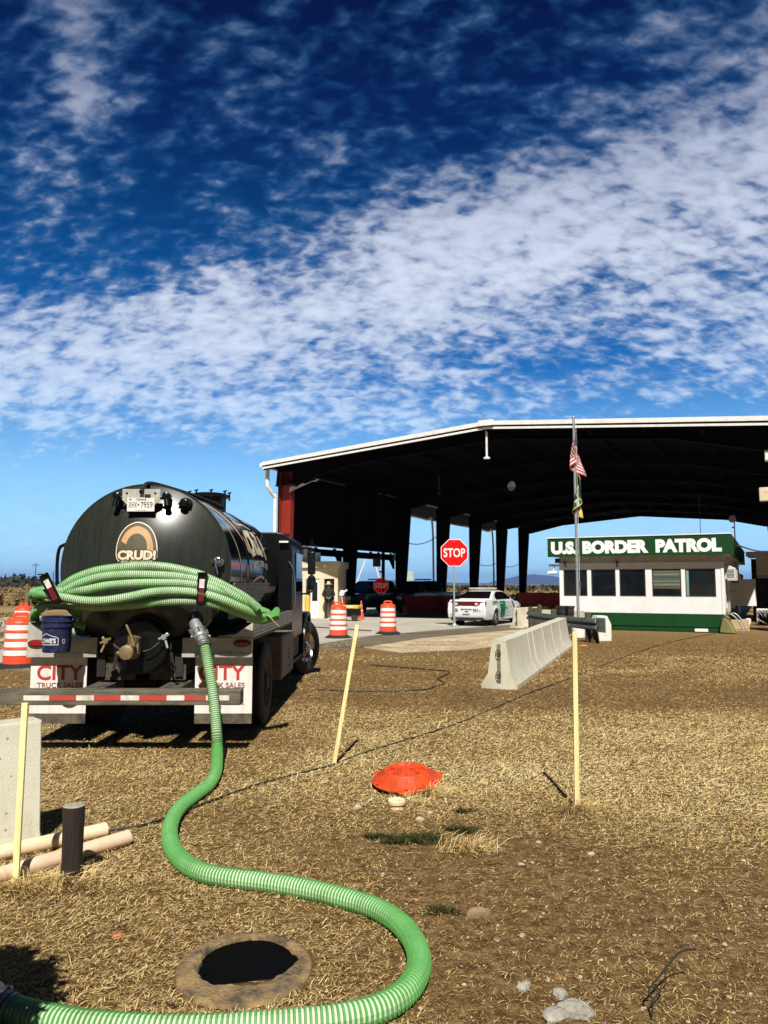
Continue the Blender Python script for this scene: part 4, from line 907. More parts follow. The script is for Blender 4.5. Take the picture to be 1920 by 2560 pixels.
MB().tube(catmull([(-.90, .18, TZ+.28), (-1.0, .17, TZ+.25), (-1.03, .17, TZ+.10), (-1.02, .17, TZ-.2), (-.98, .17, TZ-.34)], .04), .02, 8).build('grab_bar', M['black_paint'], tank)
def fitting(px, py, r, name, m):
    p = T(px, py, 8.4); y = dome(p[0], p[2]); mb = MB().lathe([(r*.6, .06), (r, .05), (r, -.02), (r*.8, -.05), (r*.62, -.055), (r*.6, -.11), (r*.35, -.13), (0, -.13)], 20, (p[0], y, p[2]), 'y')
    for a in range(6): mb.cyl((p[0]+r*.82*math.cos(a*1.047), y-.05, p[2]+r*.82*math.sin(a*1.047)), (p[0]+r*.82*math.cos(a*1.047), y-.075, p[2]+r*.82*math.sin(a*1.047)), r*.13, n=6)
    return mb.build(name, m, tank)
fitting(456, 1258, .075, 'sight_port', M['black_paint'])
v = fitting(540, 1404, .065, 'drain_valve', M['chrome']); p = T(540, 1404, 8.25); MB().bar((p[0], p[1]-.05, p[2]), (p[0]+.03, p[1]-.06, p[2]-.14), .02, .012).build('lever', M['chrome'], v)
# number plate on its diamond plate bracket
pc = T(352, 1254, 8.37)
br = MB().prism([(-.215, .16), (.205, .16), (.205, .04), (.14, -.02), (-.155, -.02), (-.215, .04)], -.006, 0).build('plate_bracket', M['diamond'], tk, smooth=0, loc=(pc[0]+.01, pc[1], pc[2]-.02))
mb = MB()
for x in (-.165, -.01, .15): mb.cyl((x, -.006, .115), (x, -.014, .115), .012, n=8)
mb.box(.035, .10, -.02, -.006, .065, .10); mb.build('bolt', M['dark_steel'], br)
pl = MB().box(-.152, .152, -.005, 0, -.076, .076).build('number_plate', mat('plate_white', (.74, .71, .66), .45), tk, smooth=0, bevel=.004, loc=(pc[0]+.005, pc[1]-.010, pc[2]-.035))
mb = MB(); letters(mb, 'TEXAS', -.055, .046, .115, .022, -.0065, bold=.02); letters(mb, 'XHX', -.135, -.035, .095, .065, -.0065); letters(mb, '7959', .0, -.035, .132, .065, -.0065)
mb.add([(-.036, -.0065, -.004), (-.024, -.0065, -.014), (-.014, -.0065, -.004), (-.018, -.0065, .006), (-.028, -.0065, .012)], [(0, 1, 2, 3, 4)])
st5 = [(.014*(1 if i % 2 == 0 else .42)*math.sin(i*.628)-.115, -.0065, .058+.014*(1 if i % 2 == 0 else .42)*math.cos(i*.628)) for i in range(10)]; mb.add(st5, [tuple(range(10))])
letters(mb, 'The Lone Star State', -.06, -.068, .12, .012, -.0065)
mb.build('lettering', M['black_letters'], pl, smooth=0, fix=False)
for s, nm in ((-1, 'rear_lamp'), (1, 'rear_lamp')):
    x = pc[0] + (-.275 if s < 0 else .27); z = pc[2]+.04
    mb = MB().lathe([(.016, .13), (.036, .10), (.044, .02), (.04, -.03), (.024, -.04), (0, -.04)], 16, (x, pc[1]+.03, z+.03), 'y').cyl((x, pc[1]+.03, z+.02), (x+.02*s, pc[1]+.02, z-.085), .026, .038, n=12).bar((x, pc[1]+.02, z), (x-.08*s, pc[1]+.03, z), .02, .03)
    mb.build(nm, M['black_paint'], tk)

# painted badge on the rear head: lettering on a plain olive vinyl ground with a cream edge
def on_dome(mb, pts, faces, off, mi): mb.add([(x, dome(x, z)-off, z) for x, z in pts], faces, mi)
def blob_rings(outline, nrings=5):
    n = len(outline); cx = sum(p[0] for p in outline)/n; cz = sum(p[1] for p in outline)/n; pts = []; fs = []
    for k in range(nrings+1):
        t = k/nrings; pts += [(cx+(p[0]-cx)*t, cz+(p[1]-cz)*t) for p in outline]
    for k in range(nrings):
        for i in range(n): fs.append((k*n+i, k*n+(i+1) % n, (k+1)*n+(i+1) % n, (k+1)*n+i))
    return pts, fs
def smooth_outline(px, Y, closed=True, step=.012):
    q = [Vector((T(a, b_, Y)[0], T(a, b_, Y)[2], 0)) for a, b_ in px]; q = q + q[:1]
    return [(v[0], v[1]) for v in catmull(q, step)][:-1]
outer = [(300, 1404), (294, 1394), (293, 1378), (295, 1358), (303, 1334), (319, 1314), (345, 1304), (371, 1314), (387, 1334), (395, 1358), (397, 1378), (396, 1394), (388, 1407), (345, 1408)]
def shrink(pts, k, cy=1362, cx=345): return [(cx+(a-cx)*k, cy+(b_-cy)*k) for a, b_ in pts]
for nm, k, off, m in (('badge_edge', 1.0, .004, 'cream_letters'), ('badge_line', .95, .006, 'brown_vinyl'), ('badge_ground', .905, .008, 'olive_vinyl')):
    p, f = blob_rings(smooth_outline(shrink(outer, k), 8.38), 6); mb = MB(); on_dome(mb, p, f, off, 0)
    o = mb.build(nm, M[m], tank, smooth=0)
mb = MB(); arc_o = smooth_outline(shrink(outer, .80, 1360), 8.38); arc_i = smooth_outline(shrink(outer, .52, 1366), 8.38)
nA = min(len(arc_o), len(arc_i)); sel = lambda a: [a[int(k*len(a)/40)] for k in range(40)]
ao, ai = sel(arc_o), sel(arc_i); on_dome(mb, ao+ai, [(k, k+1, 41+k, 40+k) for k in range(6, 30)], .0095, 0); mb.build('badge_arch', M['tan_vinyl'], tank, smooth=0)   # plain stand-in band
def dome_text(body, px0, px1, py0, py1, off, m, nm, bold=0.0):
    a = T(px0, py1, 8.36); b_ = T(px1, py0, 8.36); vv, ff = text_mb(body, b_[0]-a[0], b_[2]-a[2], bold)
    mb = MB(); on_dome(mb, [(a[0]+p[0], a[2]+p[2]) for p in vv], ff, off, 0); return mb.build(nm, M[m], tank, smooth=0, fix=False)
dome_text('CRUD!', 294, 396, 1374, 1402, .011, 'brown_vinyl', 'lettering_outline', .10)
dome_text('CRUD!', 297, 393, 1376, 1400, .014, 'cream_letters', 'lettering', .05)
p, f = blob_rings(smooth_outline([(303, 1402), (303, 1407), (345, 1411), (386, 1407), (386, 1402), (345, 1402)], 8.36), 4); mb = MB(); on_dome(mb, p, f, .0095, 0); mb.build('badge_strip', M['brown_vinyl'], tank, smooth=0)
dome_text('SEPTIC, GREASE, AND MORE', 306, 384, 1402, 1407.5, .0125, 'cream_letters', 'lettering', .02)
# flank decal wrapped on the barrel: cream CRUD! with curved outline and tan band
def on_barrel(y, zz, off): a = zz/TR; return ((TR+off)*math.cos(a), y, TZ+(TR+off)*math.sin(a))
vv, ff = text_mb('CRUD!', 1.30, .40, .06, res=6); mb = MB().add([on_barrel(1.62+p[0], .16+p[2]+.07*math.sin(p[0]*2.3), .006) for p in vv], ff); mb.build('lettering', M['cream_letters'], tank, smooth=0, fix=False)
vv, ff = text_mb('SEPTIC, GREASE', 1.22, .10, .03); mb = MB().add([on_barrel(1.68+p[0], .0+p[2]+.06*math.sin(p[0]*2.3), .006) for p in vv], ff); mb.build('lettering', M['cream_letters'], tank, smooth=0, fix=False)
mb = MB()
def strip(path, w, mi, off=.005):
    q = catmull([Vector((a, b_, 0)) for a, b_ in path], .04); vs = []
    for i, p in enumerate(q):
        t = (q[min(i+1, len(q)-1)]-q[max(i-1, 0)]).normalized(); n_ = Vector((-t.y, t.x, 0))*w*(.5 if 0 < i < len(q)-1 else .2)
        for s in (-1, 1): vs.append(on_barrel(p.x+n_.x*s, p.y+n_.y*s, off))
    mb.add(vs, [(2*i, 2*i+1, 2*i+3, 2*i+2) for i in range(len(q)-1)], mi)
strip([(.42, .98), (.62, .62), (.80, .10), (1.0, -.38), (1.28, -.52), (1.6, -.42), (1.68, -.18), (1.9, -.12), (2.4, -.07), (3.0, -.16)], .035, 0)
strip([(.50, 1.02), (.85, .88), (1.25, .62), (1.52, .36), (1.60, .24)], .13, 1, .004)
strip([(.48, .92), (.85, .78), (1.22, .52), (1.50, .24)], .025, 0, .007)
strip([(.60, 1.10), (.95, .98), (1.4, .74), (1.7, .68), (2.3, .72), (2.95, .62)], .03, 0)
strip([(1.20, .02), (1.32, -.05), (1.40, -.16), (1.34, -.02), (1.22, .06)], .10, 1)
mb.build('swoosh_decal', [M['cream_letters'], M['tan_vinyl']], tank, smooth=0, fix=False)
# conspicuity tape along the flank
mb = MB()
for i in range(15):
    y0 = .22+i*.25; zz = -.26
    for (a, b_, mi) in ((y0, y0+.16, 0), (y0+.16, y0+.25, 1)):
        mb.add([on_barrel(a, zz-.05, .004), on_barrel(b_, zz-.05, .004), on_barrel(b_, zz+.05, .004), on_barrel(a, zz+.05, .004)], [(0, 1, 2, 3)], mi)
mb.build('reflective_tape', [mat('tape_dark_red', (.20, .01, .012), .4), M['reflect_white']], tank, smooth=0, fix=False)
# ribbed aluminium hose tray under the tape on the right flank
mb = MB()
for i in range(9):
    z1 = 1.74-i*.045; x = .965-i*.010; e = 2.9-i*.10
    mb.box(x-.012, x, .25+i*.02, e, z1-.040, z1)
mb.box(.955, .985, .25, 2.95, 1.745, 1.77)
mb.build('hose_tray', mat('dull_aluminium', (.22, .215, .15), .5, metal=.5, col2=(.14, .13, .08), scale=4), tk, smooth=0)

# chassis, deck, rear gear
mb = MB()
for s in (-1, 1): mb.box(s*.43-.045, s*.43+.045, .0, 8.0, .74, 1.0)
for y in (.05, 1.3, 2.8, 4.4, 6.0, 7.6): mb.box(-.43, .43, y, y+.1, .76, .98)
mb.cyl((-.95, 1.3, .52), (.95, 1.3, .52), .09, n=12).sph((0, 1.3, .52), .2).cyl((-.95, 6.7, .52), (.95, 6.7, .52), .06, n=10)
for y in (.6, 2.0, 3.4): mb.box(-.5, .5, y, y+.12, .98, 1.08)
mb.box(-.9, .9, 1.9, 3.8, .5, .78)
mb.build('chassis', M['dark_steel'], tk, smooth=20)
mb = MB()
for s in (-1, 1):
    x0, x1 = (.60, 1.235) if s > 0 else (-1.235, -.60); mb.box(x0, x1, .05, 3.55, 1.13, 1.165)
mb.box(-.6, .6, .02, .08, .98, 1.14)
mb.build('deck', M['dark_steel'], tk, smooth=0)
for s in (-1, 1):
    mb = MB(); xo = s*1.24
    mb.box(min(xo, xo-s*.02), max(xo, xo-s*.02), .0, 3.55, 1.165, 1.33)
    for i in range(4): mb.box(min(xo, xo+s*.012), max(xo, xo+s*.012), .0, 3.55, 1.180+i*.038, 1.197+i*.038)
    mb.box(min(xo+s*.012, xo-s*.07), max(xo+s*.012, xo-s*.07), .0, 3.55, 1.33, 1.345)
    mb.build('deck_rail', M['aluminium'], tk, smooth=0)
    x0, x1 = (.47, 1.24) if s > 0 else (-1.24, -.47)
    pb = MB().box(x0, x1, -.03, .0, .955, 1.165).box(x0, x1, -.045, -.03, .955, .995)
    pb.prism([(s*1.0, 1.166), (s*1.24, 1.166), (s*1.24, 1.33)], -.02, .0)
    pn = pb.build('rear_panel', M['diamond'], tk, smooth=0)
    lx = s*1.13
    MB().lathe([(.058, .0), (.062, -.022), (.045, -.026), (0, -.026)], 20, (0, 0, 0), 'y').build('lamp_bezel', M['black_rubber'], pn, loc=(lx, -.03, 1.105)).scale = (1.55, 1, .66)
    MB().lathe([(.05, .0), (.05, -.028), (.03, -.036), (0, -.038)], 20, (0, 0, 0), 'y').build('tail_light', M['tail_red'], pn, loc=(lx, -.03, 1.105)).scale = (1.55, 1, .64)
# dusty rear crossmember plates
MB().box(-.40, -.06, .03, .05, .70, .955).build('crossmember_plate', M['dusty_steel'], tk, smooth=0); MB().box(.10, .50, .03, .05, .70, .99).build('crossmember_plate', M['dusty_steel'], tk, smooth=0)
# mud flaps
flap_white = mat('flap_white', (.74, .72, .67), .6, col2=(.50, .45, .36), scale=4, stretch=(3, 1, .6), lo=.5, hi=.85)
for s in (-1, 1):
    x0, x1 = (.60, 1.232) if s > 0 else (-1.222, -.60)
    fl = MB().box(x0, x1, .045, .055, .335, .95).build('mud_flap', flap_white, tk, smooth=0)
    MB().box(x0, x1, .044, .056, .225, .335).build('rubber_edge', M['dusty_steel'], fl, smooth=0)
    mb = MB(); tx0 = .645 if s > 0 else -1.150
    letters(mb, 'CITY', tx0, .697, .51, .165, .0405, bold=.022); mb.build('lettering', M['red_letters'], fl, smooth=0, fix=False)
    mb = MB(); letters(mb, 'TRUCK SALES', tx0+.005, .612, .50, .058, .0405, bold=.012)
    mb.tube([(tx0, .040, .44), (tx0+.03, .040, .47), (tx0+.07, .040, .44), (tx0+.13, .040, .44), (tx0+.50, .040, .44)], .004, 4).box(tx0+.095, tx0+.10, .039, .041, .44, .475).box(tx0+.11, tx0+.115, .039, .041, .44, .475)
    mb.build('lettering', M['maroon_letters'], fl, smooth=0, fix=False)
# bumper beam on two arms, with tape
bp_ = MB().box(-1.26, 1.225, -.60, -.42, .523, .673).build('bumper', M['bumper_steel'], tk, smooth=0, bevel=.008)
for x in (-.38, .42): MB().bar((x, -.43, .60), (x, .30, .62), .22, .12).build('bumper_arm', M['dusty_steel'], tk, smooth=0, bevel=.006)
mb = MB(); segs = [(59, 'w'), (123, 'r'), (191, 'w'), (235, 'r'), (302, 'w'), (348, 'r'), (417, 'w'), (461, 'r'), (515, 'w'), (573, None)]
for (a, c), (b_, _) in zip(segs, segs[1:]):
    xa, xb = T(a, 1740, 7.9)[0], T(b_, 1740, 7.9)[0]; mb.box(xa, xb, -.603, -.60, .572, .622, 0 if c == 'w' else 1)
tape_w = mat('tape_white', (.74, .71, .64), .45, col2=(.40, .35, .26), scale=9, lo=.45, hi=.75); tape_r = mat('tape_red', (.50, .05, .035), .45, col2=(.30, .10, .06), scale=9, lo=.45, hi=.75)
mb.build('reflective_tape', [tape_w, tape_r], bp_, smooth=0, fix=False)
# rear manway with valve
mwc = T(354, 1617, 8.33)
mw_ = MB().lathe([(.0, .0), (.27, .0), (.29, .02), (.29, .08), (.25, .09), (.25, .40)][::-1], 40, (mwc[0], mwc[1]-.06, mwc[2]), 'y').build('manway', M['black_paint'], tk)
MB().lathe([(.30, .10), (.315, .10), (.315, .13), (.30, .13), (.30, .10)], 40, (mwc[0], mwc[1]-.06, mwc[2]+.015), 'y').build('clamp_ring', M['dark_steel'], mw_)
for px, py, s in ((268, 1602, -1), (413, 1592, 1)):
    q = T(px, py, 8.22); mb = MB().cyl((q[0], q[1], q[2]), (q[0], q[1]-.06, q[2]), .03, n=10).bar((q[0]-.055, q[1]-.05, q[2]-.02), (q[0]+.055, q[1]-.05, q[2]+.03), .022, .022).cyl((q[0], q[1]-.03, q[2]), (q[0]+(-.04 if s < 0 else .045), q[1]-.06, q[2]-.115), .013, n=8).sph((q[0]+.03*s, q[1]-.04, q[2]+.03), .02, 8, 6)
    mb.build('wing_bolt', M['brass'] if s < 0 else M['galvanised'], mw_)
for pts in ([(283, 1610), (292, 1618), (304, 1626)], [(358, 1629), (378, 1622), (398, 1606)], [(275, 1532), (300, 1524), (325, 1522), (352, 1524), (378, 1530)]):
    MB().tube(catmull([T(a, b_, 8.18) for a, b_ in pts], .02), .008, 6).build('tie_rod', M['dusty_steel'], mw_)
for px in (292, 428): a = T(px, 1660, 8.2); MB().bar((a[0], a[1], a[2]+.12), (a[0]-.03 if px < 300 else a[0]+.02, a[1], a[2]-.05), .03, .02).bar((a[0], a[1], a[2]+.02), (a[0]+.04, a[1], a[2]-.06), .02, .02).build('latch_arm', M['dark_steel'], mw_, smooth=0)
vc = T(320, 1630, 8.05)
va = MB().lathe([(.07, .22), (.09, .16), (.085, .06), (.068, .03), (.068, -.03), (.074, -.035), (.074, -.07), (.05, -.078), (0, -.08)], 24, vc, 'y').box(vc[0]+.02, vc[0]+.10, vc[1]+.02, vc[1]+.10, vc[2]-.02, vc[2]+.10).cyl((vc[0]+.03, vc[1]+.04, vc[2]+.06), (vc[0]+.05, vc[1]+.04, vc[2]+.16), .05, .07, n=12).cyl((vc[0]-.10, vc[1]-.03, vc[2]-.01), (vc[0]-.06, vc[1]-.03, vc[2]), .022, n=8).build('outlet_valve', M['brass'], mw_)
lv = T(316, 1562, 8.0); MB().bar(lv, (vc[0]+.08, vc[1]-.04, vc[2]+.09), .032, .02).bar((vc[0]+.05, vc[1]-.05, vc[2]+.17), (vc[0]+.085, vc[1]-.05, vc[2]+.06), .05, .02).build('lever', M['brass'], va, smooth=0, bevel=.004)
# discharge elbow that the long hose is coupled to
e0 = T(486, 1552, 8.35); MB().tube(catmull([(e0[0]-.02, .15, 1.36), (e0[0]-.01, -.05, 1.40), T(485, 1551, 8.26), T(489, 1566, 8.18)], .03), [.07]*200 if False else .062, 14).build('discharge_elbow', M['black_paint'], tk)
# hose hooks with tape
def hook(p0, p1, w, name='hose_hook'):
    h = MB().bar(p0, p1, w, .012, up=(0, -1, 0)).bar((p0[0], p0[1], p0[2]), (p0[0], .06, p0[2]-.03), .06, .03).bar((p1[0]-w/2, p1[1], p1[2]), (p1[0]+w/2, p1[1], p1[2]), .05, .012, up=(0, 0, 1)).build(name, M['black_paint'], tk, smooth=0)
    a, b_ = Vector(p0), Vector(p1); d = b_-a; o = Vector((0, -.009, 0)); n_ = (d.normalized().cross(Vector((0, 1, 0)))).normalized()*w*.27
    mb = MB()
    for t0, t1, mi in ((.10, .50, 1), (.52, .80, 0)):
        q0, q1 = a+d*t0+o, a+d*t1+o; mb.add([q0-n_, q0+n_, q1+n_, q1-n_], [(0, 1, 2, 3)], mi)
    mb.build('reflective_tape', [M['reflect_white'], mat('hook_red', (.14, .008, .010), .4)], h, smooth=0, fix=False); return h
hook(T(502, 1511, 7.93), T(507, 1432, 7.93), .10); hook(T(143, 1506, 7.93), T(108, 1436, 7.93), .10)
# wheels
def wheel(x, y, Rr, w, rim, out, steer=0.0, kind='steel', lugs=10):
    wh = empty('wheel', (x, y, Rr), steer, tk)
    s = 1 if out > 0 else -1; hw = w/2
    pr = [(rim*.98, -hw*.8), (rim*1.04, -hw*.95), (Rr*.80, -hw), (Rr*.95, -hw*.9), (Rr, -hw*.72)]
    for i in range(5):
        u = -hw*.72+(i+.15)*hw*1.44/5; v_ = -hw*.72+(i+.85)*hw*1.44/5; pr += [(Rr, u+.0), (Rr, v_), (Rr-.012, v_+.002), (Rr-.012, v_+hw*1.44/5*.28)]
    pr += [(Rr, hw*.72), (Rr*.95, hw*.9), (Rr*.80, hw), (rim*1.04, hw*.95), (rim*.98, hw*.8)]
    MB().lathe([(a, b_*s) for a, b_ in pr], 48, axis='x').build('tyre', M['tyre'], wh)
    d = hw*s; rm = MB().lathe([(rim, d*.82), (rim*.96, d*.9), (rim*.90, d*.7), (rim*.82, d*.35), (rim*.62, d*.40), (rim*.50, d*.62), (rim*.30, d*.66), (rim*.28, d*1.0), (rim*.22, d*1.08), (0, d*1.10)], 40, axis='x')
    for a in range(lugs):
        c, q = math.cos(a*2*math.pi/lugs), math.sin(a*2*math.pi/lugs); rm.cyl((d*.6, rim*.42*c, rim*.42*q), (d*.86, rim*.42*c, rim*.42*q), .020, n=6)
        if a % 2 == 0: c, q = math.cos((a+.5)*2*math.pi/lugs), math.sin((a+.5)*2*math.pi/lugs); rm.cyl((d*.36, rim*.72*c, rim*.72*q), (d*.41, rim*.72*c, rim*.72*q), rim*.10, n=10, mi=1)
    rm.build('rim', [M['chrome'] if kind == 'chrome' else M['dusty_steel'], M['black_rubber']], wh)
for s in (-1, 1):
    wheel(s*1.08, 1.3, .51, .27, .29, s); wheel(s*.79, 1.3, .51, .27, .29, s)
    wheel(s*1.06, 6.7, .52, .29, .30, s, R(-24), 'chrome')
# tool box on the right, cab, hood, mirrors
tb = MB().box(.86, 1.20, 2.7, 4.15, .37, 1.0).build('tool_box', mat('box_grey', (.20, .18, .14), .7, col2=(.13, .12, .09), scale=5), tk, smooth=0, bevel=.012)
mb = MB().box(1.20, 1.206, 2.75, 4.1, .40, .97)
for z in (.5, .62, .68, .75): mb.cyl((1.206, 3.5, z), (1.216, 3.5, z), .02, n=8)
mb.build('box_door', mat('box_door', (.26, .22, .15), .7, col2=(.18, .15, .10), scale=6, stretch=(1, 3, .5)), tb, smooth=0)
def rounded(x, y, r, n=5):
    return [(x-r+r*math.cos(a), y-r+r*math.sin(a)) for a in [math.pi/2*i/n for i in range(n+1)]]
q = rounded(1.15, 2.62, .26); cabp = [(a, b_) for a, b_ in q] + [(-a, b_) for a, b_ in q[::-1]] + [(-1.17, .85), (1.17, .85)]
cab = MB().prism(cabp, 4.2, 5.75).build('cab', M['black_paint'], tk, smooth=30, bevel=.03)
mb = MB().prism([(5.75, 2.55), (6.15, 1.75), (6.15, .9), (5.75, .9)], -1.13, 1.13, axis='x'); mb.build('windscreen_frame', M['black_paint'], cab, smooth=0)
MB().box(1.16, 1.166, 4.75, 5.7, 1.62, 2.3).box(-1.166, -1.16, 4.75, 5.7, 1.62, 2.3).build('side_window', M['glass'], cab, smooth=0)
MB().prism([(-.7, 1.75), (.7, 1.75), (.66, 2.35), (-.66, 2.35)], 4.19, 4.20).build('rear_window', M['glass'], cab, smooth=0)
mb = MB().tube(catmull([(1.10, 4.17, 2.13), (1.16, 4.17, 2.02), (1.20, 4.17, 1.8), (1.21, 4.17, 1.45), (1.18, 4.17, 1.34)], .04), .016, 8); mb.build('edge_highlight', M['chrome'], cab)  # chrome tube added for the bright highlight along the cab's rear edge
MB().box(.95, 1.10, 4.1, 4.2, 2.44, 2.47).build('cab_lamp', M['white_trim'], cab, smooth=0)
hd = [(6.15, 1.72), (7.6, 1.45), (7.95, 1.2), (7.95, .6), (7.3, .6), (7.2, .9), (6.95, 1.12), (6.7, 1.18), (6.45, 1.12), (6.2, .9), (6.15, .8)]
MB().prism(hd, -.92, .92, axis='x').build('hood', M['black_paint'], tk, smooth=30, bevel=.06)
for s in (-1, 1):
    mb = MB(); pr = []
    for i in range(13): a = math.pi*(.02+.96*i/12); pr.append((6.7+.66*math.cos(a), .60+.62*math.sin(a)))
    inner = [(6.7+(u-6.7)*.90, .60+(v-.60)*.90) for u, v in pr[::-1]]
    mb.prism(pr+inner, min(s*.86, s*1.20), max(s*.86, s*1.20), axis='x'); mb.box(min(s*.88, s*1.17), max(s*.88, s*1.17), 6.02, 6.08, .36, .85); mb.build('fender', M['black_paint'], tk, smooth=40, bevel=.015)
    MB().box(min(s*.9, s*1.16), max(s*.9, s*1.16), 4.2, 5.9, .42, .47).box(min(s*.9, s*1.1), max(s*.9, s*1.1), 4.3, 5.8, .47, .9).build('step', M['dark_steel'], tk, smooth=0)
    mb = MB().tube(catmull([(s*1.12, 5.62, 2.40), (s*1.22, 5.6, 2.42), (s*1.36, 5.52, 2.41), (s*1.37, 5.5, 2.36)], .03), .016, 8).tube(catmull([(s*1.13, 5.62, 1.58), (s*1.25, 5.56, 1.58), (s*1.36, 5.5, 1.62), (s*1.36, 5.5, 1.66)], .03), .016, 8).box(min(s*1.12, s*1.18), max(s*1.12, s*1.18), 5.56, 5.66, 2.30, 2.45)
    mi = mb.build('mirror', M['black_paint'], tk)
    MB().box(min(s*1.29, s*1.43), max(s*1.29, s*1.43), 5.45, 5.56, 1.93, 2.36).build('mirror_housing', M['black_paint'], mi, smooth=30, bevel=.03)
    mb = MB().box(min(s*1.305, s*1.415), max(s*1.305, s*1.415), 5.444, 5.45, 1.955, 2.335); mb.build('mirror_glass', M['glass'], mi, smooth=0)
    MB().sph((s*1.36, 5.5, 1.79), (.085, .05, .14), 16, 12).build('convex_mirror', M['glass'], mi)

# ================================================================== HOSES
def hose_mesh(name, path, r, pitch, mats, parent=None, n=14):
    c = np.array([tuple(v) for v in catmull(path, .01)]); c = c[np.concatenate([[True], np.linalg.norm(np.diff(c, axis=0), axis=1) > 1e-6])]
    s_ = np.concatenate([[0], np.cumsum(np.linalg.norm(np.diff(c, axis=0), axis=1))]); nr = int(s_[-1]/pitch)
    at_ = np.concatenate([k*pitch + np.array((.0, .12, .42, .54))*pitch for k in range(nr)])
    q = [Vector(v) for v in np.stack([np.interp(at_, s_, c[:, k]) for k in range(3)], 1)]; mb = MB(); prof = (.885, 1.0, 1.0, .885)
    vs = []; a = None; m = len(q)
    for i, p in enumerate(q):
        t = (q[min(i+1, m-1)]-q[max(i-1, 0)]).normalized()
        if a is None: a = t.cross(Vector((0, 0, 1)) if abs(t.z) < .95 else Vector((0, 1, 0))).normalized()
        a = (a-t*a.dot(t)).normalized(); b_ = t.cross(a); rr = r*prof[i % 4]
        vs += [p+(a*math.cos(2*math.pi*k/n)+b_*math.sin(2*math.pi*k/n))*rr for k in range(n)]
    mb.v = [tuple(v) for v in vs]
    for i in range(m-1):
        mi = 1 if i % 4 == 3 else 0
        for k in range(n): mb.f.append((i*n+k, i*n+(k+1) % n, (i+1)*n+(k+1) % n, (i+1)*n+k)); mb.m.append(mi)
    mb.f += [tuple(range(n-1, -1, -1)), tuple(range((m-1)*n, m*n))]; mb.m += [0, 0]
    return mb.build(name, mats, parent, smooth=0, fix=False), q
hm = [M['hose_green'], M['hose_pale']]
HR = .056
# long hose from the truck to the ground and round to the lower left corner
lh = thing('suction_hose', 'long ribbed green suction hose snaking from the truck over the straw ground', 'hose')
gz = HR*.9
pts = [P(511, 1612, 7.90), P(518, 1650, 7.88), P(528, 1705, 7.83), P(536, 1765, 7.77), P(541, 1825, 7.70), P(543, 1872, 7.62)]
for px, py in ((540, 1928), (522, 1962), (486, 1990), (452, 2018), (430, 2052), (424, 2090), (436, 2128), (466, 2160), (510, 2182), (570, 2194), (650, 2204), (740, 2218), (830, 2238), (920, 2264), (985, 2298), (1030, 2345), (1048, 2400), (1036, 2450), (1000, 2492), (940, 2524), (860, 2544), (760, 2556), (640, 2566), (500, 2574), (330, 2572), (180, 2558), (70, 2536), (15, 2518)): pts.append(G(px, py, gz))
o, q = hose_mesh('hose', pts, HR, .021, hm, lh)
def coupling(par, p, d, name, s=1.0):
    """cam lock coupling: p start, d direction away from the hose"""
    rt = empty(name, p, 0, par); rt.rotation_euler = Vector(d).to_track_quat('Z', 'Y').to_euler()
    mb = MB().lathe([(.058*s, -.03), (.060*s, .03), (.050*s, .04), (.048*s, .10), (.068*s, .105), (.072*s, .115), (.072*s, .135), (.062*s, .14), (.062*s, .20), (.074*s, .205), (.074*s, .225), (.062*s, .23), (.055*s, .26), (.064*s, .27), (.064*s, .33), (.058*s, .36)], 24); mb.build('collar', M['galvanised'], rt)
    mb = MB()
    for sg in (-1, 1): mb.bar((sg*.075*s, 0, .13), (sg*.09*s, 0, .24), .03, .016).sph((sg*.095*s, 0, .13), .018, 8, 6)
    for a in range(8): c, e = math.cos(a*.785+.4), math.sin(a*.785+.4); mb.cyl((.074*s*c, .074*s*e, .14), (.074*s*c, .074*s*e, .20), .010, n=6)
    mb.build('cam_lever', M['aluminium'], rt)
    mb = MB()
    for z in (-.02, .015): mb.lathe([(.064*s, z), (.066*s, z), (.066*s, z+.012), (.064*s, z+.012)], 20)
    mb.build('clamp_band', M['dusty_steel'], rt); return rt
coupling(lh, P(511, 1612, 7.90), P(488, 1560, 8.12)-P(511, 1612, 7.90), 'coupling')
coupling(lh, q[-1], q[-1]-q[-4], 'coupling', 1.0)
# spare hose coiled over the rear hooks
ch = thing('coiled_hose', 'bundle of ribbed green hose looped across the back of the tanker on two hooks', 'hose')
def C(px, py, Y): return P(px, py, Y)
strA = [C(646, 1522, 8.15), C(610, 1493, 8.10), C(560, 1465, 8.05), C(519, 1446, 8.02), C(494, 1435, 8.02), C(422, 1419, 8.02), C(362, 1415, 8.02), C(301, 1419, 8.03), C(241, 1428, 8.06), C(190, 1446, 8.10), C(150, 1472, 8.16)]
strB = [C(650, 1530, 8.28), C(600, 1498, 8.06), C(550, 1469, 8.02), C(500, 1452, 8.00), C(440, 1441, 8.00), C(362, 1437, 8.00), C(301, 1438, 8.00), C(250, 1443, 8.02), C(200, 1458, 8.06), C(160, 1478, 8.1)]
strC = [C(668, 1534, 8.40), C(630, 1518, 8.2), C(580, 1488, 8.05), C(520, 1468, 7.99), C(460, 1458, 7.99), C(400, 1456, 8.0), C(330, 1458, 8.0), C(270, 1463, 8.02), C(210, 1475, 8.05), C(165, 1478, 8.10), C(120, 1476, 8.14), C(88, 1480, 8.22), C(86, 1490, 8.36), C(110, 1494, 8.5)]
strD = [C(672, 1544, 8.44), C(640, 1537, 8.22), C(600, 1518, 8.05), C(550, 1497, 7.98), C(500, 1483, 7.97), C(440, 1478, 7.97), C(380, 1481, 7.98), C(320, 1493, 7.99), C(260, 1502, 7.99), C(210, 1502, 8.0), C(160, 1494, 8.0), C(128, 1487, 8.04), C(96, 1484, 8.16), C(88, 1490, 8.34)]
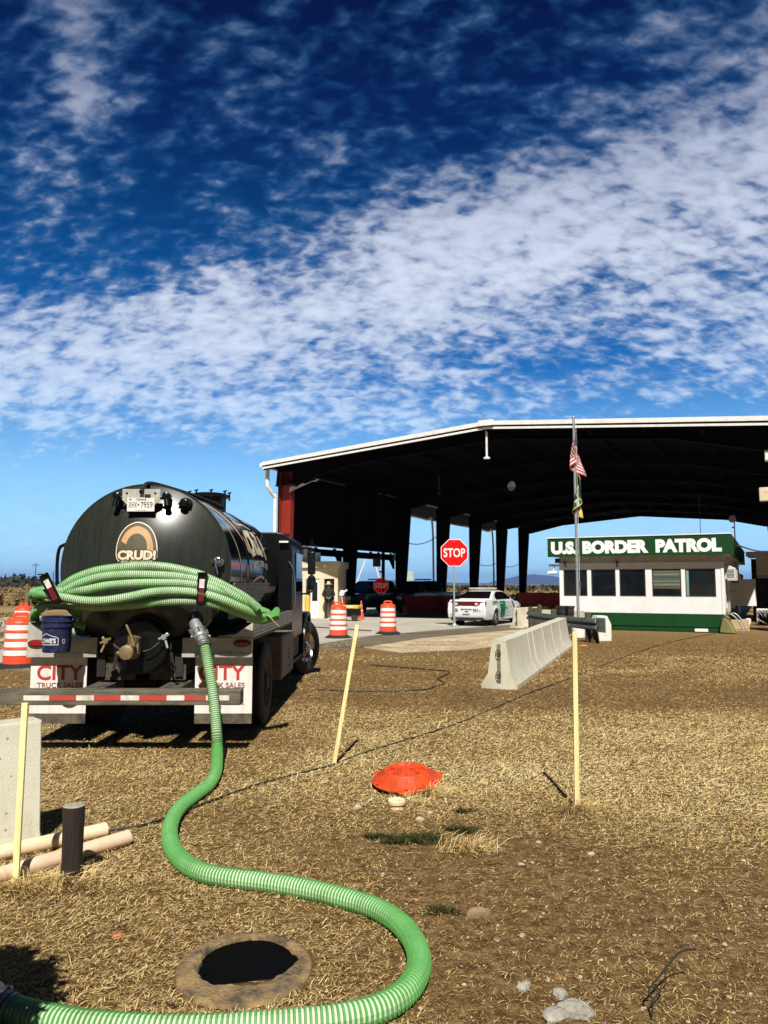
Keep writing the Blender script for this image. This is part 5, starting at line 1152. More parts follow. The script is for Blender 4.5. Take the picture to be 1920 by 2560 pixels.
strE = [C(690, 1540, 8.55), C(650, 1548, 8.30), C(600, 1532, 8.12), C(550, 1513, 8.03), C(500, 1503, 8.02), C(440, 1502, 8.02), C(390, 1505, 8.05), C(340, 1511, 8.09), C(290, 1515, 8.11), C(240, 1517, 8.12), C(195, 1515, 8.15), C(150, 1512, 8.20), C(122, 1514, 8.27), C(102, 1520, 8.34), C(88, 1534, 8.52), C(90, 1558, 8.74), C(116, 1576, 8.92), C(170, 1580, 9.0), C(230, 1580, 9.0)]
for i, s_ in enumerate((strA, strB, strC, strD, strE)): hose_mesh('hose_strand', s_, .051, .021, hm, ch)
mb = MB()                                                                   # knotted flat sleeve at the right end
def flat(ptsl, ws, m=0):
    q = [Vector(p) for p in ptsl]; vs = []
    for i, p in enumerate(q):
        t = (q[min(i+1, len(q)-1)]-q[max(i-1, 0)]).normalized(); s_ = t.cross(Vector((0, -.5, .87))).normalized()*ws[i]; u = Vector((0, -.01, .02))
        vs += [p-s_, p+u*1.5, p+s_, p-u]
    mb.add(vs, [(4*i+k, 4*i+(k+1) % 4, 4*i+4+(k+1) % 4, 4*i+4+k) for i in range(len(q)-1) for k in range(4)], m)
flat([C(652, 1542, 8.35), C(662, 1536, 8.36), C(668, 1534, 8.38), C(674, 1537, 8.40), C(682, 1533, 8.46), C(690, 1524, 8.52), C(697, 1525, 8.58)], [.04, .03, .014, .022, .03, .034, .022])
flat([C(664, 1538, 8.3), C(676, 1541, 8.33), C(690, 1535, 8.40), C(697, 1529, 8.46)], [.015, .03, .028, .015])
mb.build('knotted_sleeve', M['bright_green'], ch, fix=False, smooth=60)
mb = MB().tube(catmull([C(665, 1536, 8.3), C(676, 1544, 8.28), C(690, 1560, 8.3), C(698, 1566, 8.32)], .02), .008, 6); mb.build('tie_cord', mat('cord_tan', (.35, .28, .16), .9), ch)
mb = MB()
for (a, b_) in (((166, 1514), (196, 1545)), ((180, 1510), (184, 1525)), ((185, 1560), (213, 1568))):
    pa, pb = C(*a, 8.3), C(*b_, 8.35); mb.cyl(pa, pb, .032, n=8)
mb.build('short_sleeve', M['bright_green'], ch)

# blue bucket on the deck, left rear
bk = thing('bucket', 'scuffed blue bucket with white house logo hanging from the left hose hook of the tanker', 'bucket', (P(141, 1630, 8.12).x, 8.12, P(141, 1630, 8.12).z))
b0 = .148
MB().lathe([(.0, .004), (b0-.014, .0), (b0-.008, .02), (b0, .26), (b0+.012, .262), (b0+.012, .285), (b0+.003, .288), (b0+.004, .315), (b0+.014, .318), (b0+.014, .335), (b0+.004, .338), (b0+.006, .368), (b0+.012, .374), (b0+.002, .378), (b0-.008, .37), (b0-.016, .03), (0, .02)], 40).build('pail', M['bucket_blue'], bk)
ar = [(-b0-.012, 0, .33)] + [(-(b0+.01)*math.cos(a), .05*math.sin(a), .33+.21*math.sin(a)) for a in np.linspace(.15, math.pi-.15, 14)] + [(b0+.012, 0, .33)]
MB().tube(ar, .0035, 6).build('bail_handle', M['galvanised'], bk)
def on_pail(u, z, off=.002): r_ = b0-.008+.008*z/.26+off; a = u/r_; return (r_*math.sin(a), -r_*math.cos(a), z)
mb = MB(); vv, ff = text_mb("LOWE'S", .195, .052, .03); mb.add([on_pail(-.145+p[0], .100+p[2]) for p in vv], ff)
def line(pp, w=.006):
    for (a, b_) in zip(pp, pp[1:]):
        d = Vector((b_[0]-a[0], b_[1]-a[1], 0)); n_ = Vector((-d.y, d.x, 0)).normalized()*w/2; k = max(1, int(d.length/.02)); 
        for i in range(k):
            f0, f1 = i/k, (i+1)/k; mb.add([on_pail(a[0]+d.x*f0+n_.x*s, a[1]+d.y*f0+n_.y*s) for s in (-1, 1)]+[on_pail(a[0]+d.x*f1+n_.x*s, a[1]+d.y*f1+n_.y*s) for s in (1, -1)], [(0, 1, 2, 3)])
line([(-.17, .085), (.072, .085), (.072, .155), (.050, .158), (.050, .168), (.02, .170), (-.055, .20), (-.12, .172), (-.17, .172), (-.17, .085)])
line([(.115, .10), (.135, .10), (.135, .14), (.115, .14), (.115, .10)], .004)
mb.build('logo_lettering', mat('logo_white', (.72, .72, .72), .5), bk, smooth=0, fix=False)

# ================================================================== TRAFFIC DRUMS
def make_drum():
    d = thing('traffic_drum', 'x', 'traffic drum', (0, 0, 0), 0, 'orange and white traffic drums')
    pr = [(.0, .06), (.315, .06), (.30, .075, 0), (.292, .245, 0)]
    z = .245
    for i in range(4):
        r0 = .292-.009*i
        pr += [(r0+.006, z, 0), (r0+.006, z+.012, 0), (r0, z+.014, 1), (r0-.004, z+.132, 0), (r0+.004, z+.136, 0), (r0+.004, z+.160, 0)]; z += .176
    pr += [(.255, z, 0), (.252, z+.05, 0), (.225, z+.075, 0), (0, z+.08, 0)]
    MB().lathe(pr, 40).build('drum_body', [M['orange_plastic'], M['drum_white']], d)
    t = z+.08; mb = MB().prism([(-.15, t-.01), (.15, t-.01), (.135, t+.09), (.11, t+.115), (-.11, t+.115), (-.135, t+.09)], -.022, .022)
    mb2 = MB()
    for a, b_ in (((-.14, t-.01), (-.115, t+.10)), ((-.115, t+.10), (.115, t+.10)), ((.115, t+.10), (.14, t-.01))): mb2.bar((a[0], 0, a[1]), (b_[0], 0, b_[1]), .05, .035, up=(0, 1, 0))
    mb2.bar((-.12, 0, t+.01), (.12, 0, t+.01), .05, .03, up=(0, 1, 0)).build('handle', M['orange_plastic'], d, smooth=0, bevel=.008)
    MB().lathe([(.30, .0), (.46, .0), (.46, .02), (.40, .045), (.335, .085), (.30, .09)], 8, a0=.39).build('rubber_base', M['black_rubber'], d, smooth=0); return d
dr = make_drum()
dspec = [(G(48, 1667), 'orange and white drum close beside the bucket at the left edge', .1), (Vector((P(59, 1520, 25).x, 25, .0)), 'orange and white drum at the far left, half hidden behind the nearer drum', -.1),
         (G(846, 1594, .03), 'orange and white drum on the apron, left of the centre pair', .2), (G(970, 1584, .03), 'orange and white drum on the apron, right of the centre pair', -.15)]
for i, (p, lab, rz) in enumerate(dspec):
    o = dr if i == 0 else copy_tree(dr); o.location = (p.x, p.y, .03 if i > 1 else .0); o.rotation_euler = (0, 0, rz); o['label'] = lab
    o.scale = (1.12, 1.12, 1.0) if i == 0 else (1, 1, 1)
# cone
cn = thing('traffic_cone', 'small orange cone with two white collars beside the parked pickup', 'cone', tuple(G(903, 1549, .03)))
MB().lathe([(.0, .035), (.155, .035), (.128, .25, 0), (.125, .26, 0), (.09, .42, 1), (.083, .47, 0), (.065, .62, 1), (.055, .72, 0), (.028, .93, 0), (0, .93, 0)], 28).build('cone_body', [M['orange_plastic'], M['drum_white']], cn); MB().box(-.19, .19, -.19, .19, 0, .035).build('base', M['orange_plastic'], cn, smooth=0, bevel=.01)
# yellow wheeled light cart next to the cone, sensor post by the first inner column
ct = thing('wheeled_cart', 'low black cart with a cream and yellow top behind the nearer centre drum', 'cart', tuple(G(874, 1552, .03)), R(-20))
MB().box(-.50, .50, -.25, .25, .22, .58).build('body', M['black_paint'], ct, smooth=0, bevel=.04); MB().box(-.54, .54, -.28, .28, .58, .74).build('lid', M['yellow_paint'], ct, smooth=0, bevel=.03); MB().box(-.2, .3, -.29, -.28, .62, .71).build('name_panel', M['cream_stucco'], ct, smooth=0)
for x in (-.36, .36):
    MB().lathe([(0, -.05), (.15, -.05), (.16, -.02), (.16, .02), (.15, .05), (0, .05)], 20, (x, -.27, .16), 'y').build('wheel', M['tyre'], ct)
sp_ = thing('sensor_post', 'red post with a white sensor head at the foot of the first inner column', 'sensor post', tuple(G(857, 1549, .03)))
MB().box(-.12, .12, -.10, .10, 0, 1.1).build('post', M['red_steel'], sp_, smooth=0, bevel=.01); MB().cyl((.05, -.12, .55), (-.08, -.14, 1.2), .022, n=8).build('rod', M['white_trim'], sp_); mb = MB().sph((-.03, -.08, 1.32), (.13, .10, .12), 12, 8).box(-.16, .05, -.15, .0, 1.18, 1.32).cyl((.08, -.1, 1.35), (.2, -.15, 1.45), .05, n=8); mb.build('sensor_head', M['white_trim'], sp_, smooth=0)
a, b_ = G(764, 1566, .045), G(927, 1577, .045); d = b_-a
mb = MB(); k = 22
for i in range(k): p0 = a+d*(i/k); p1 = a+d*((i+.82)/k); mb.bar(p0, p1, .16, .03)
tag(mb.build('rubber_strip', mat('strip_red', (.20, .045, .03), .8, col2=(.10, .03, .02), scale=4), smooth=0), 'reddish ribbed rubber strip lying across the concrete lane', 'rubber strip')

# ================================================================== BARRIERS
def jersey_profile(h=.81, top=.115, toe=.305, w=.0):
    return [(-toe, 0), (-toe, .07), (-toe+.115, .26), (-top, h-.01), (-top+.012, h), (top-.012, h), (top, h-.01), (toe-.115, .26), (toe, .07), (toe, 0)]
def barrier(name, label, p0, p1, m, z=0.0, seams=(), grp='concrete barriers', h=.81, loops=True, prof=None):
    p0, p1 = Vector((p0[0], p0[1], z)), Vector((p1[0], p1[1], z)); L = (p1-p0).length; rz = math.atan2((p1-p0).y, (p1-p0).x) - math.pi/2
    t_ = thing(name, label, 'barrier', tuple(p0), rz, grp); pf = prof or jersey_profile(h)
    n = max(2, int(L/.10)); vs = []; fs = []; k = len(pf); r = np.random.default_rng(int(abs(p0.x*91))+3)
    ys = np.linspace(0, L, n+1)
    for i, y in enumerate(ys):
        for (x, zz) in pf: vs.append((x, y+(r.uniform(-.006, .006) if i in (0, n) else 0), zz+(.004*math.sin(y*3+x*9) if zz > .5 else 0)))
    fs = [(i*k+j, i*k+j+1, (i+1)*k+j+1, (i+1)*k+j) for i in range(n) for j in range(k-1)] + [tuple(range(k))[::-1], tuple(range(n*k, (n+1)*k))]
    mb = MB().add(vs, fs)
    for sy in seams:
        for sg in (-1, 1):
            a_ = [(x+(.005 if x > 0 else -.005), zz) for x, zz in pf if (x > 0) == (sg > 0)]
            a_ = sorted(a_, key=lambda q: q[1]); mb.tube([(x, sy, zz) for x, zz in a_], .009, 5)
    body = mb.build('concrete_body' if loops else 'plastic_body', m, t_, smooth=30, bevel=.008, seg=1)
    if loops:
        MB().box(-.032, .032, -.008, .004, .10, h-.06).build('end_channel', mat('channel_shade', (.24, .22, .14), .9, col2=(.14, .13, .08), scale=6) if 'channel_shade' not in bpy.data.materials else bpy.data.materials['channel_shade'], t_, smooth=0, bevel=.01)
        for zz in (.24, .60):
            ring = [(.045*math.cos(a), -.03-.035*abs(math.cos(a*.5)), zz+.058*math.sin(a)) for a in np.linspace(0, 6.283, 15)]
            MB().tube(ring, .006, 6).tube([(0, 0, zz+.05), (.02, -.04, zz-.02), (-.02, -.03, zz-.05)], .006, 5).build('lifting_loop', M['dark_steel'], t_)
    return t_
n0 = G(1248, 1723); f0 = Vector((5.06, 21.8, 0))
barrier('concrete_barrier', 'long pale concrete barrier running away from beside the right yellow stake', n0, f0, M['concrete'], seams=(2.3, 2.95, 4.4, 5.9, 7.5))
n1 = G(1292, 1571); barrier('concrete_barrier.001', 'short cream concrete barrier with its end beside the patrol car nose', n1, n1+Vector((1.6, 2.1, 0)), M['concrete_tan'], seams=(.6,))
n2 = Vector((5.98, 28.7, 0)); barrier('concrete_barrier.002', 'low pale concrete barrier lying behind the guardrail posts', n2, n2+Vector((1.15, -1.2, 0)), M['concrete'], seams=(1.2,))
# left: flat faced barrier reaching out of the frame
e = Vector((-2.30, 5.30, 0)); dd = Vector((-.72, -.69, 0)).normalized(); nn = Vector((-dd.y, dd.x, 0))
lb = barrier('concrete_barrier.003', 'grey concrete barrier end at the left edge behind the leaning yellow stake', e+Vector((-.12, .12, 0)), e+Vector((-.12, .12, 0))+dd*3.0, M['concrete'], h=.82, loops=False, prof=[(-.20, 0), (-.14, .10), (-.095, .80), (-.085, .82), (.085, .82), (.095, .80), (.14, .10), (.20, 0)])
# water filled plastic barriers under the canopy and by the office
def plastic(name, label, p0, p1, h=1.05):
    t_ = barrier(name, label, p0, p1, M['barrier_red'], z=.03, grp='red plastic barriers', h=h, loops=False, prof=[(-.30, 0), (-.28, .25), (-.14, .55), (-.11, h-.02), (-.09, h), (.09, h), (.11, h-.02), (.14, .55), (.28, .25), (.30, 0)])
    L = (Vector(p1)-Vector(p0)).length; mb = MB()
    for i in range(int(L/.22)):
        y = .15+i*.22
        for s in (-1, 1): mb.tube([(s*.30, y, .1), (s*.275, y, .28), (s*.15, y, .55), (s*.12, y, h-.05)], .018, 5)
    mb.build('ribs', M['barrier_red'], t_); return t_
bx = [(G(1272, 1533).x, 44.0)]
plastic('plastic_barrier', 'red ribbed plastic barrier left of the office wall, partly sunlit', (6.95, 39.4, 0), (9.3, 38.2, 0), 1.30)
plastic('plastic_barrier.001', 'dark red plastic barrier in canopy shade behind the patrol car', (5.9, 44.5, 0), (3.1, 45.0, 0))
plastic('plastic_barrier.002', 'dark red plastic barrier in deep shade in front of the right pickup', (3.2, 44.6, 0), (1.2, 43.6, 0))

# ================================================================== GUARDRAIL
gr = thing('guardrail', 'dark steel W-beam guardrail curving in front of the office on wooden posts', 'guardrail')
rail = [Vector((6.33, 22.7, 0)), Vector((6.14, 23.5, 0)), Vector((5.90, 24.8, 0)), Vector((5.70, 26.3, 0)), Vector((5.54, 27.9, 0)), Vector((5.50, 29.0, 0)), Vector((5.66, 29.8, 0)), Vector((6.0, 30.3, 0))]
q = catmull(rail, .12); wprof = [(.0, .17), (.03, .15), (.075, .12), (.08, .085), (.075, .06), (.02, .015), (.0, 0), (.02, -.015), (.075, -.06), (.08, -.085), (.075, -.12), (.03, -.15), (.0, -.17)]
vs = []; k = len(wprof)
for i, p in enumerate(q):
    t_ = (q[min(i+1, len(q)-1)]-q[max(i-1, 0)]).normalized(); n_ = Vector((-t_.y, t_.x, 0))
    for (o_, zz) in wprof: vs.append(p+n_*o_+Vector((0, 0, .56+zz)))
fs = [(i*k+j, i*k+j+1, (i+1)*k+j+1, (i+1)*k+j) for i in range(len(q)-1) for j in range(k-1)]
m_rail = mat('rail_steel', (.10, .12, .12), .45, metal=.6, col2=(.20, .23, .23), scale=5)
o = MB().add(vs, fs).build('beam', m_rail, gr, fix=False); s_ = o.modifiers.new('thick', 'SOLIDIFY'); s_.thickness = .008
tt = (q[0]-q[4]).normalized(); pe = q[0]; mb = MB().bar(pe+Vector((0, 0, .56))-tt*.1, pe+Vector((0, 0, .56))+tt*.42, .03, .42, up=(0, 0, 1)); mb.build('end_shoe', mat('end_green_grey', (.20, .26, .24), .5, metal=.4, col2=(.13, .18, .16), scale=9), gr, smooth=0, bevel=.01)
for px, py, top, Yd in ((1472, 1605, 1531, 23.2), (1385, 1560, 1523, 27.2), (1328, 1565, 1517, 29.0), (1340, 1560, 1520, 29.6), (1350, 1556, 1512, 30.3)):
    p = P(px, 1500, Yd); zt = P(px, top, Yd).z; MB().lathe([(0, 0), (.095, 0), (.10, .1), (.095, zt-.05), (.07, zt), (0, zt+.01)], 12).build('post', M['wood_post'], gr, loc=(p.x, Yd+.14, 0))
MB().prism([(-.13, 0), (.13, 0), (.10, .35), (-.02, .42)], -.05, .1).build('block', M['wood_post'], gr, loc=(P(1478, 1600, 23.4).x, 23.0, 0))
tag(MB().prism([(-.28, 0), (.28, 0), (.28, .52), (.16, .78), (-.16, .78), (-.28, .52)], -.25, .25).build('concrete_block', M['rust_white'], smooth=0, bevel=.02, loc=(P(1507, 1600, 23.7).x, 23.95, 0)), 'white concrete block with rusty chamfered top at the guardrail end', 'concrete block')
tb_ = thing('stock_tub', 'round dark plastic tub standing behind the guardrail', 'tub', (P(1413, 1530, 27.4).x, 27.4, 0)); MB().lathe([(0, .0), (.28, 0), (.31, .65), (.32, .92), (.34, .92), (.345, .98), (.31, .98), (.27, .08), (0, .08)], 28).build('shell', mat('tub_dark', (.03, .035, .035), .45), tb_); MB().lathe([(.312, .70), (.33, .70), (.332, .74), (.314, .74)], 28).build('rim_band', M['dark_steel'], tb_)

# ================================================================== FLAGPOLE AND FLAGS
fp = P(1446, 1560, 25.6); ftop = P(1446, 1043, 25.6).z
po = thing('flagpole', 'slim silver flagpole standing in front of the office', 'flagpole', (fp.x, fp.y, 0))
MB().cyl((0, 0, 0), (0, 0, ftop), .050, .040, n=14).build('pole', M['galvanised'], po); MB().lathe([(0, 0), (.22, 0), (.22, .30), (.12, .34), (.12, .55), (0, .55)], 16).build('footing', M['white_paint'], po); MB().cyl((.06, -.06, .9), (.06, -.06, ftop-.1), .006, n=5).build('halyard', M['white_trim'], po)
MB().lathe([(0, ftop+.04), (.05, ftop+.02), (.055, ftop), (.04, ftop-.03)], 12).build('cap', M['galvanised'], po); MB().box(.05, .1, -.08, -.04, 1.7, 1.82).build('cleat', M['chrome'], po)
def flag(name, label, top, hoist, fly, colour, mats, drop, spread, folds, par_xy, ph=0.0):
    nu, nv = 44, 39; vs = []; fs = []; ms = []
    for j in range(nv+1):
        for i in range(nu+1):
            u, v = i/nu, j/nv
            z = top - v*hoist*(1-.25*u) - drop*u**1.1
            x = spread*u**.8*math.sin(folds*math.pi*u+ph)*(.55+.45*v) + .05
            y = -.06 - .16*u*math.cos(folds*1.3*math.pi*u+v*1.5) - .05*math.sin(v*5+u*4)
            vs.append((x, y, z))
    for j in range(nv):
        for i in range(nu):
            fs.append((j*(nu+1)+i, j*(nu+1)+i+1, (j+1)*(nu+1)+i+1, (j+1)*(nu+1)+i)); ms.append(colour((i+.5)/nu, (j+.5)/nv, i, j))
    mb = MB(); mb.v = vs; mb.f = fs; mb.m = ms; o = mb.build(name, mats, smooth=60, fix=False, loc=(par_xy[0], par_xy[1], 0)); o.modifiers.new('cloth', 'SOLIDIFY').thickness = .004
    return tag(o, label, 'flag')
def us(u, v, i, j):
    if u < .42 and v < 7/13: return 1 if (i % 3 == 1 and j % 3 == 1) else 2
    return 0 if int(v*13) % 2 == 0 else 1
flag('us_flag', 'limp red and white striped flag with starry blue canton high on the pole', P(1450, 1076, 25.6).z, .95, 1.45, us, [M['flag_red'], M['flag_white'], M['flag_blue']], .92, .36, 2.35, (fp.x-.03, fp.y), .45)
def bp2(u, v, i, j):
    if u > .93 or v < .05 or v > .95: return 1
    if abs(u-.5) < .05: return 2
    if .40 < u < .62 and .3 < v < .7: return 3 if abs(v-.5) < .1 else 1
    return 0
flag('agency_flag', 'limp dark green flag with gold edging below the striped flag', P(1455, 1186, 25.6).z, .80, 1.25, bp2, [M['flag_green'], M['gold'], M['flag_light_green'], M['flag_blue']], .90, .34, 2.1, (fp.x+.06, fp.y), .15)

# ================================================================== FOREGROUND
def stake(name, label, base, top, w=.038):
    d = Vector(top)-Vector(base); o = MB().bar((0, 0, -.03), d, w, .020, up=(0, -1, 0)).build(name, M['stake'], smooth=0, bevel=.002, loc=base); return tag(o, label, 'stake', 'yellow wooden stakes')
b1 = G(1443, 2024); stake('wooden_stake', 'tall straight yellow stake on the right in front of the long concrete barrier', b1, P(1436, 1580, b1.y-.02))
b2 = G(834, 1912); stake('wooden_stake.001', 'yellow stake leaning right in the middle, nearer the tanker', b2, P(893, 1562, b2.y+.02))
b3 = G(38, 2222); stake('wooden_stake.002', 'yellow stake at the left edge in front of the grey barrier end', b3, P(63, 1757, b3.y+.12), .036)
pb3 = G(178, 2206); r = np.random.default_rng(4)
ph_ = P(178, 2014, pb3.y).z; mb = MB(); n = 18; prof_ = []
o_ = thing('timber_post', 'short dark round timber post with pale cut top beside the clay pipes', 'post', (pb3.x, pb3.y, 0))
MB().lathe([(.062, -.05), (.066, .02), (.058, .12), (.060, ph_*.6), (.063, ph_-.02), (.060, ph_)], 18).build('trunk', M['dark_wood'], o_); MB().lathe([(.062, ph_), (.050, ph_+.006), (.03, ph_+.002), (0, ph_+.005)], 18).build('cut_top', M['cut_wood'], o_)
def pipe(name, label, a, b_, r_, m):
    d = (b_-a).normalized(); o = MB().cyl(a, b_, r_, n=24, caps=False).cyl(b_-d*.02, b_+d*.004, r_*1.03, n=24, caps=False).cyl(a, b_, r_*.86, n=24, caps=False)
    for c, s in ((a, -1), (b_, 1)):
        pass
    u = d.cross(Vector((0, 0, 1))).normalized(); w = u.cross(d)
    vs = [b_+(u*math.cos(t_)+w*math.sin(t_))*q_ for q_ in (r_*.86, r_) for t_ in np.linspace(0, 6.283, 24, endpoint=False)]
    o.add(vs, [(i, (i+1) % 24, 24+(i+1) % 24, 24+i) for i in range(24)]); return tag(o.build(name, m, fix=False), label, 'pipe', 'pipes lying by the barrier')
pa, pb = G(318, 2112, .0), G(-60, 2228, .0); pipe('clay_pipe', 'pinkish clay pipe lying in front, nearer the viewer, with its end in the straw', Vector((pb.x, pb.y, .048)), Vector((pa.x, pa.y, .048)), .048, M['clay_pipe'])
pa, pb = G(262, 2092, .0), G(-60, 2165, .0); pipe('clay_pipe.001', 'cream pipe lying behind the pinkish one against the barrier', Vector((pb.x, pb.y, .048)), Vector((pa.x, pa.y, .048)), .048, M['cream_pipe'])

# manhole ring with dark opening
mg = G(611, 2430); ml = thing('manhole', 'round open manhole with muddy rim and black hole inside the hose loop', 'manhole', (mg.x, mg.y+.0, .0)); ml.rotation_euler = (R(3), R(1), 0)
r = np.random.default_rng(8); n = 72; vs = []; rings = [(1.0, .0), (1.0, .034), (.985, .040), (.93, .041), (.85, .037), (.76, .040), (0, 0), (0, 0)]
hole = []
for i in range(n):
    a = 2*math.pi*i/n; hr_ = .70 + (.045*math.sin(a*2+.6) + .03*math.sin(5*a+1) + .014*math.sin(11*a) + .012*math.sin(23*a))*(1 if math.sin(a) < .35 else .25)
    hole.append((hr_*.305*math.cos(a)+.005, hr_*.305*math.sin(a)+.055))
ro = .305; vs = []
for i in range(n):
    a = 2*math.pi*i/n; c, s = math.cos(a), math.sin(a); hx, hy = hole[i]
    row = [(ro*k*c, ro*k*s, z) for k, z in ((1.0, -.01), (1.0, .020), (.985, .026), (.93, .027))]
    for f in (.25, .5, .75): row.append((ro*.93*c*(1-f)+hx*f, ro*.93*s*(1-f)+hy*f, .027+r.uniform(-.004, .006)))
    row += [(hx, hy, .022+r.uniform(-.003, .004)), (hx*.99, hy*.99, .004)]; vs += row
k = 9; fs = [(i*k+j, ((i+1) % n)*k+j, ((i+1) % n)*k+j+1, i*k+j+1) for i in range(n) for j in range(k-1)]
MB().add(vs, fs).build('rim', mat('muddy_rim', (.30, .195, .085), .9, col2=(.075, .058, .035), scale=13, bump=.8, bscale=60, lo=.40, hi=.66, detail=10), ml, smooth=60)
MB().prism([(h[0]*1.0, h[1]) for h in hole], .003, .006, axis='z').build('dark_opening', mat('dark_water', (.002, .002, .002), .5, spec=.05), ml, smooth=0)
# red riser lid
lg = G(1019, 1988); rl = thing('septic_lid', 'domed orange red septic riser lid standing out of the straw', 'lid', (lg.x, lg.y+.24, 0)); rl.rotation_euler = (R(5), R(-3), .2); rl.scale = (1, 1, .80)
MB().lathe([(.255, .0), (.25, .07), (.24, .075)], 36).build('riser', M['black_rubber'], rl)
prf = [(.280, .070), (.300, .078), (.302, .092), (.285, .098), (.270, .112), (.205, .165), (.195, .190), (.185, .200), (.165, .200), (.155, .188), (.150, .172), (.105, .174), (.100, .194), (.075, .196), (.07, .176), (0, .178)]
mb = MB().lathe(prf, 48)
for a in range(6):
    c, s = math.cos(a*1.047+.3), math.sin(a*1.047+.3); mb.bar((.05*c, .05*s, .188), (.17*c, .17*s, .190), .028, .022).bar((.20*c, .20*s, .172), (.285*c, .285*s, .104), .030, .020)
for a in range(3):
    c, s = math.cos(a*2.09+.2), math.sin(a*2.09+.2); mb.sph((.305*c, .305*s, .088), (.045, .045, .016), 10, 6)
mb.build('dome', M['lid_orange'], rl, smooth=35)
cg = G(992, 2024); co_ = thing('cleanout_cap', 'small cream round pipe cap right in front of the orange lid', 'pipe cap', (cg.x, cg.y+.03, 0)); MB().lathe([(.055, -.02), (.055, .035), (.068, .038), (.070, .062), (.064, .068), (.058, .060), (.050, .057), (0, .057)], 28).build('cap', M['cream_pipe'], co_)
# cables on the ground
def cable(name, label, pix, r_=.008, z=.012): return tag(MB().tube(catmull([G(a, b_, z) for a, b_ in pix], .08), r_, 6).build(name, M['cable']), label, 'cable')
cable('ground_cable', 'thin black cable running from the clay pipes across the grass to the office corner', [(266, 2076), (330, 2068), (400, 2050), (520, 2005), (640, 1962), (740, 1935), (830, 1912), (920, 1878), (1040, 1842), (1150, 1806), (1240, 1768), (1330, 1730), (1440, 1690), (1530, 1654), (1600, 1628), (1680, 1604), (1790, 1583)])
cable('loose_cable', 'black cable wriggling on the brown ground left of the long barrier', [(795, 1724), (880, 1727), (980, 1728), (1060, 1724), (1090, 1716), (1109, 1709), (1103, 1702), (1094, 1697), (1108, 1690), (1122, 1684), (1118, 1678), (1090, 1675), (1000, 1668), (925, 1662)], .012)
# stones
def stone(name, label, px, py, sx, sy, sz, seed, m=None, rz=0):
    g = G(px, py); r = np.random.default_rng(seed); mb = MB().sph((0, 0, 0), (sx, sy, sz), 14, 9)
    vv = np.array(mb.v); off = [.12*math.sin(v[0]/sx*2.7+seed)+.10*math.sin(v[1]/sy*3.3+seed*2)+.07*r.normal() for v in mb.v]; mb.v = [tuple(v*(1+q_*.8)) for v, q_ in zip(vv, off)]
    o = mb.build(name, m or M['stone'], smooth=25, loc=(g.x, g.y, sz*.25)); o.rotation_euler = (0, 0, rz); return tag(o, label, 'stone', 'stones lying in the dirt')
pale = mat('limestone', (.40, .38, .32), .9, col2=(.24, .22, .17), scale=14, bump=.6, bscale=40)
stone('flat_stone', 'large flat pale stone at the bottom, right one of the touching pair', 1440, 2530, .085, .055, .03, 2, pale, -.4); stone('flat_stone.001', 'large flat pale stone at the bottom, left one of the touching pair', 1388, 2542, .06, .05, .028, 5, pale, .5)
stone('flat_stone.002', 'pale stone just behind the touching pair at the bottom', 1402, 2490, .035, .03, .022, 9, pale, .2); stone('flat_stone.003', 'tan upright stone slab right of the hose bend', 1196, 2292, .062, .035, .045, 11, mat('tan_stone', (.30, .20, .10), .9, col2=(.20, .13, .06), scale=10, bump=.5), .1)
stone('flat_stone.004', 'small white stone left of the cream pipe cap', 894, 2022, .034, .026, .025, 14); stone('flat_stone.005', 'small white stone right of the cream pipe cap', 1076, 2034, .028, .02, .015, 15); stone('flat_stone.006', 'small white stone in front of the cream pipe cap', 1050, 2050, .03, .022, .02, 17)
stone('flat_stone.007', 'white pebble lying right of the green weeds', 1346, 2107, .022, .018, .012, 18); stone('flat_stone.008', 'white pebble farthest right in the brown dirt', 1478, 2137, .024, .018, .014, 19); stone('flat_stone.009', 'tan brick shard in the straw left of the manhole', 295, 2342, .035, .018, .012, 20, mat('brick_shard', (.45, .16, .08), .8), .4)
stone('flat_stone.010', 'grey stone in the dirt near the bottom middle', 1310, 2470, .04, .03, .02, 23, pale, .8); stone('flat_stone.011', 'small orange scrap beside the guardrail end', 1458, 1615, .12, .08, .03, 25, mat('scrap_orange', (.55, .22, .06), .8))
# dark bare twigs at the lower right
tw = thing('dead_twig', 'dark bare branching weed stalk at the lower right corner', 'twig', tuple(G(1630, 2550)))
base = Vector(tw.location); mb = MB()
def br(pix, w):
    p = [P(a, b_, base.y+dy_)-base for a, b_, dy_ in pix]; mb.tube(catmull(p, .01), w, 5)
br([(1628, 2556, 0), (1632, 2500, .02), (1622, 2478, .04), (1648, 2440, .08), (1668, 2416, .12), (1690, 2388, .16), (1710, 2376, .2), (1740, 2372, .24)], .004); br([(1632, 2500, .02), (1650, 2478, .06), (1640, 2470, .07), (1622, 2468, .06)], .004); br([(1650, 2478, .06), (1664, 2460, .1), (1662, 2425, .12)], .0025); br([(1622, 2478, .04), (1610, 2440, .1), (1588, 2425, .12), (1560, 2395, .16)], .0015); br([(1664, 2520, .02), (1662, 2470, .06), (1664, 2400, .14)], .0015)
mb.build('stem', M['twig'], tw)
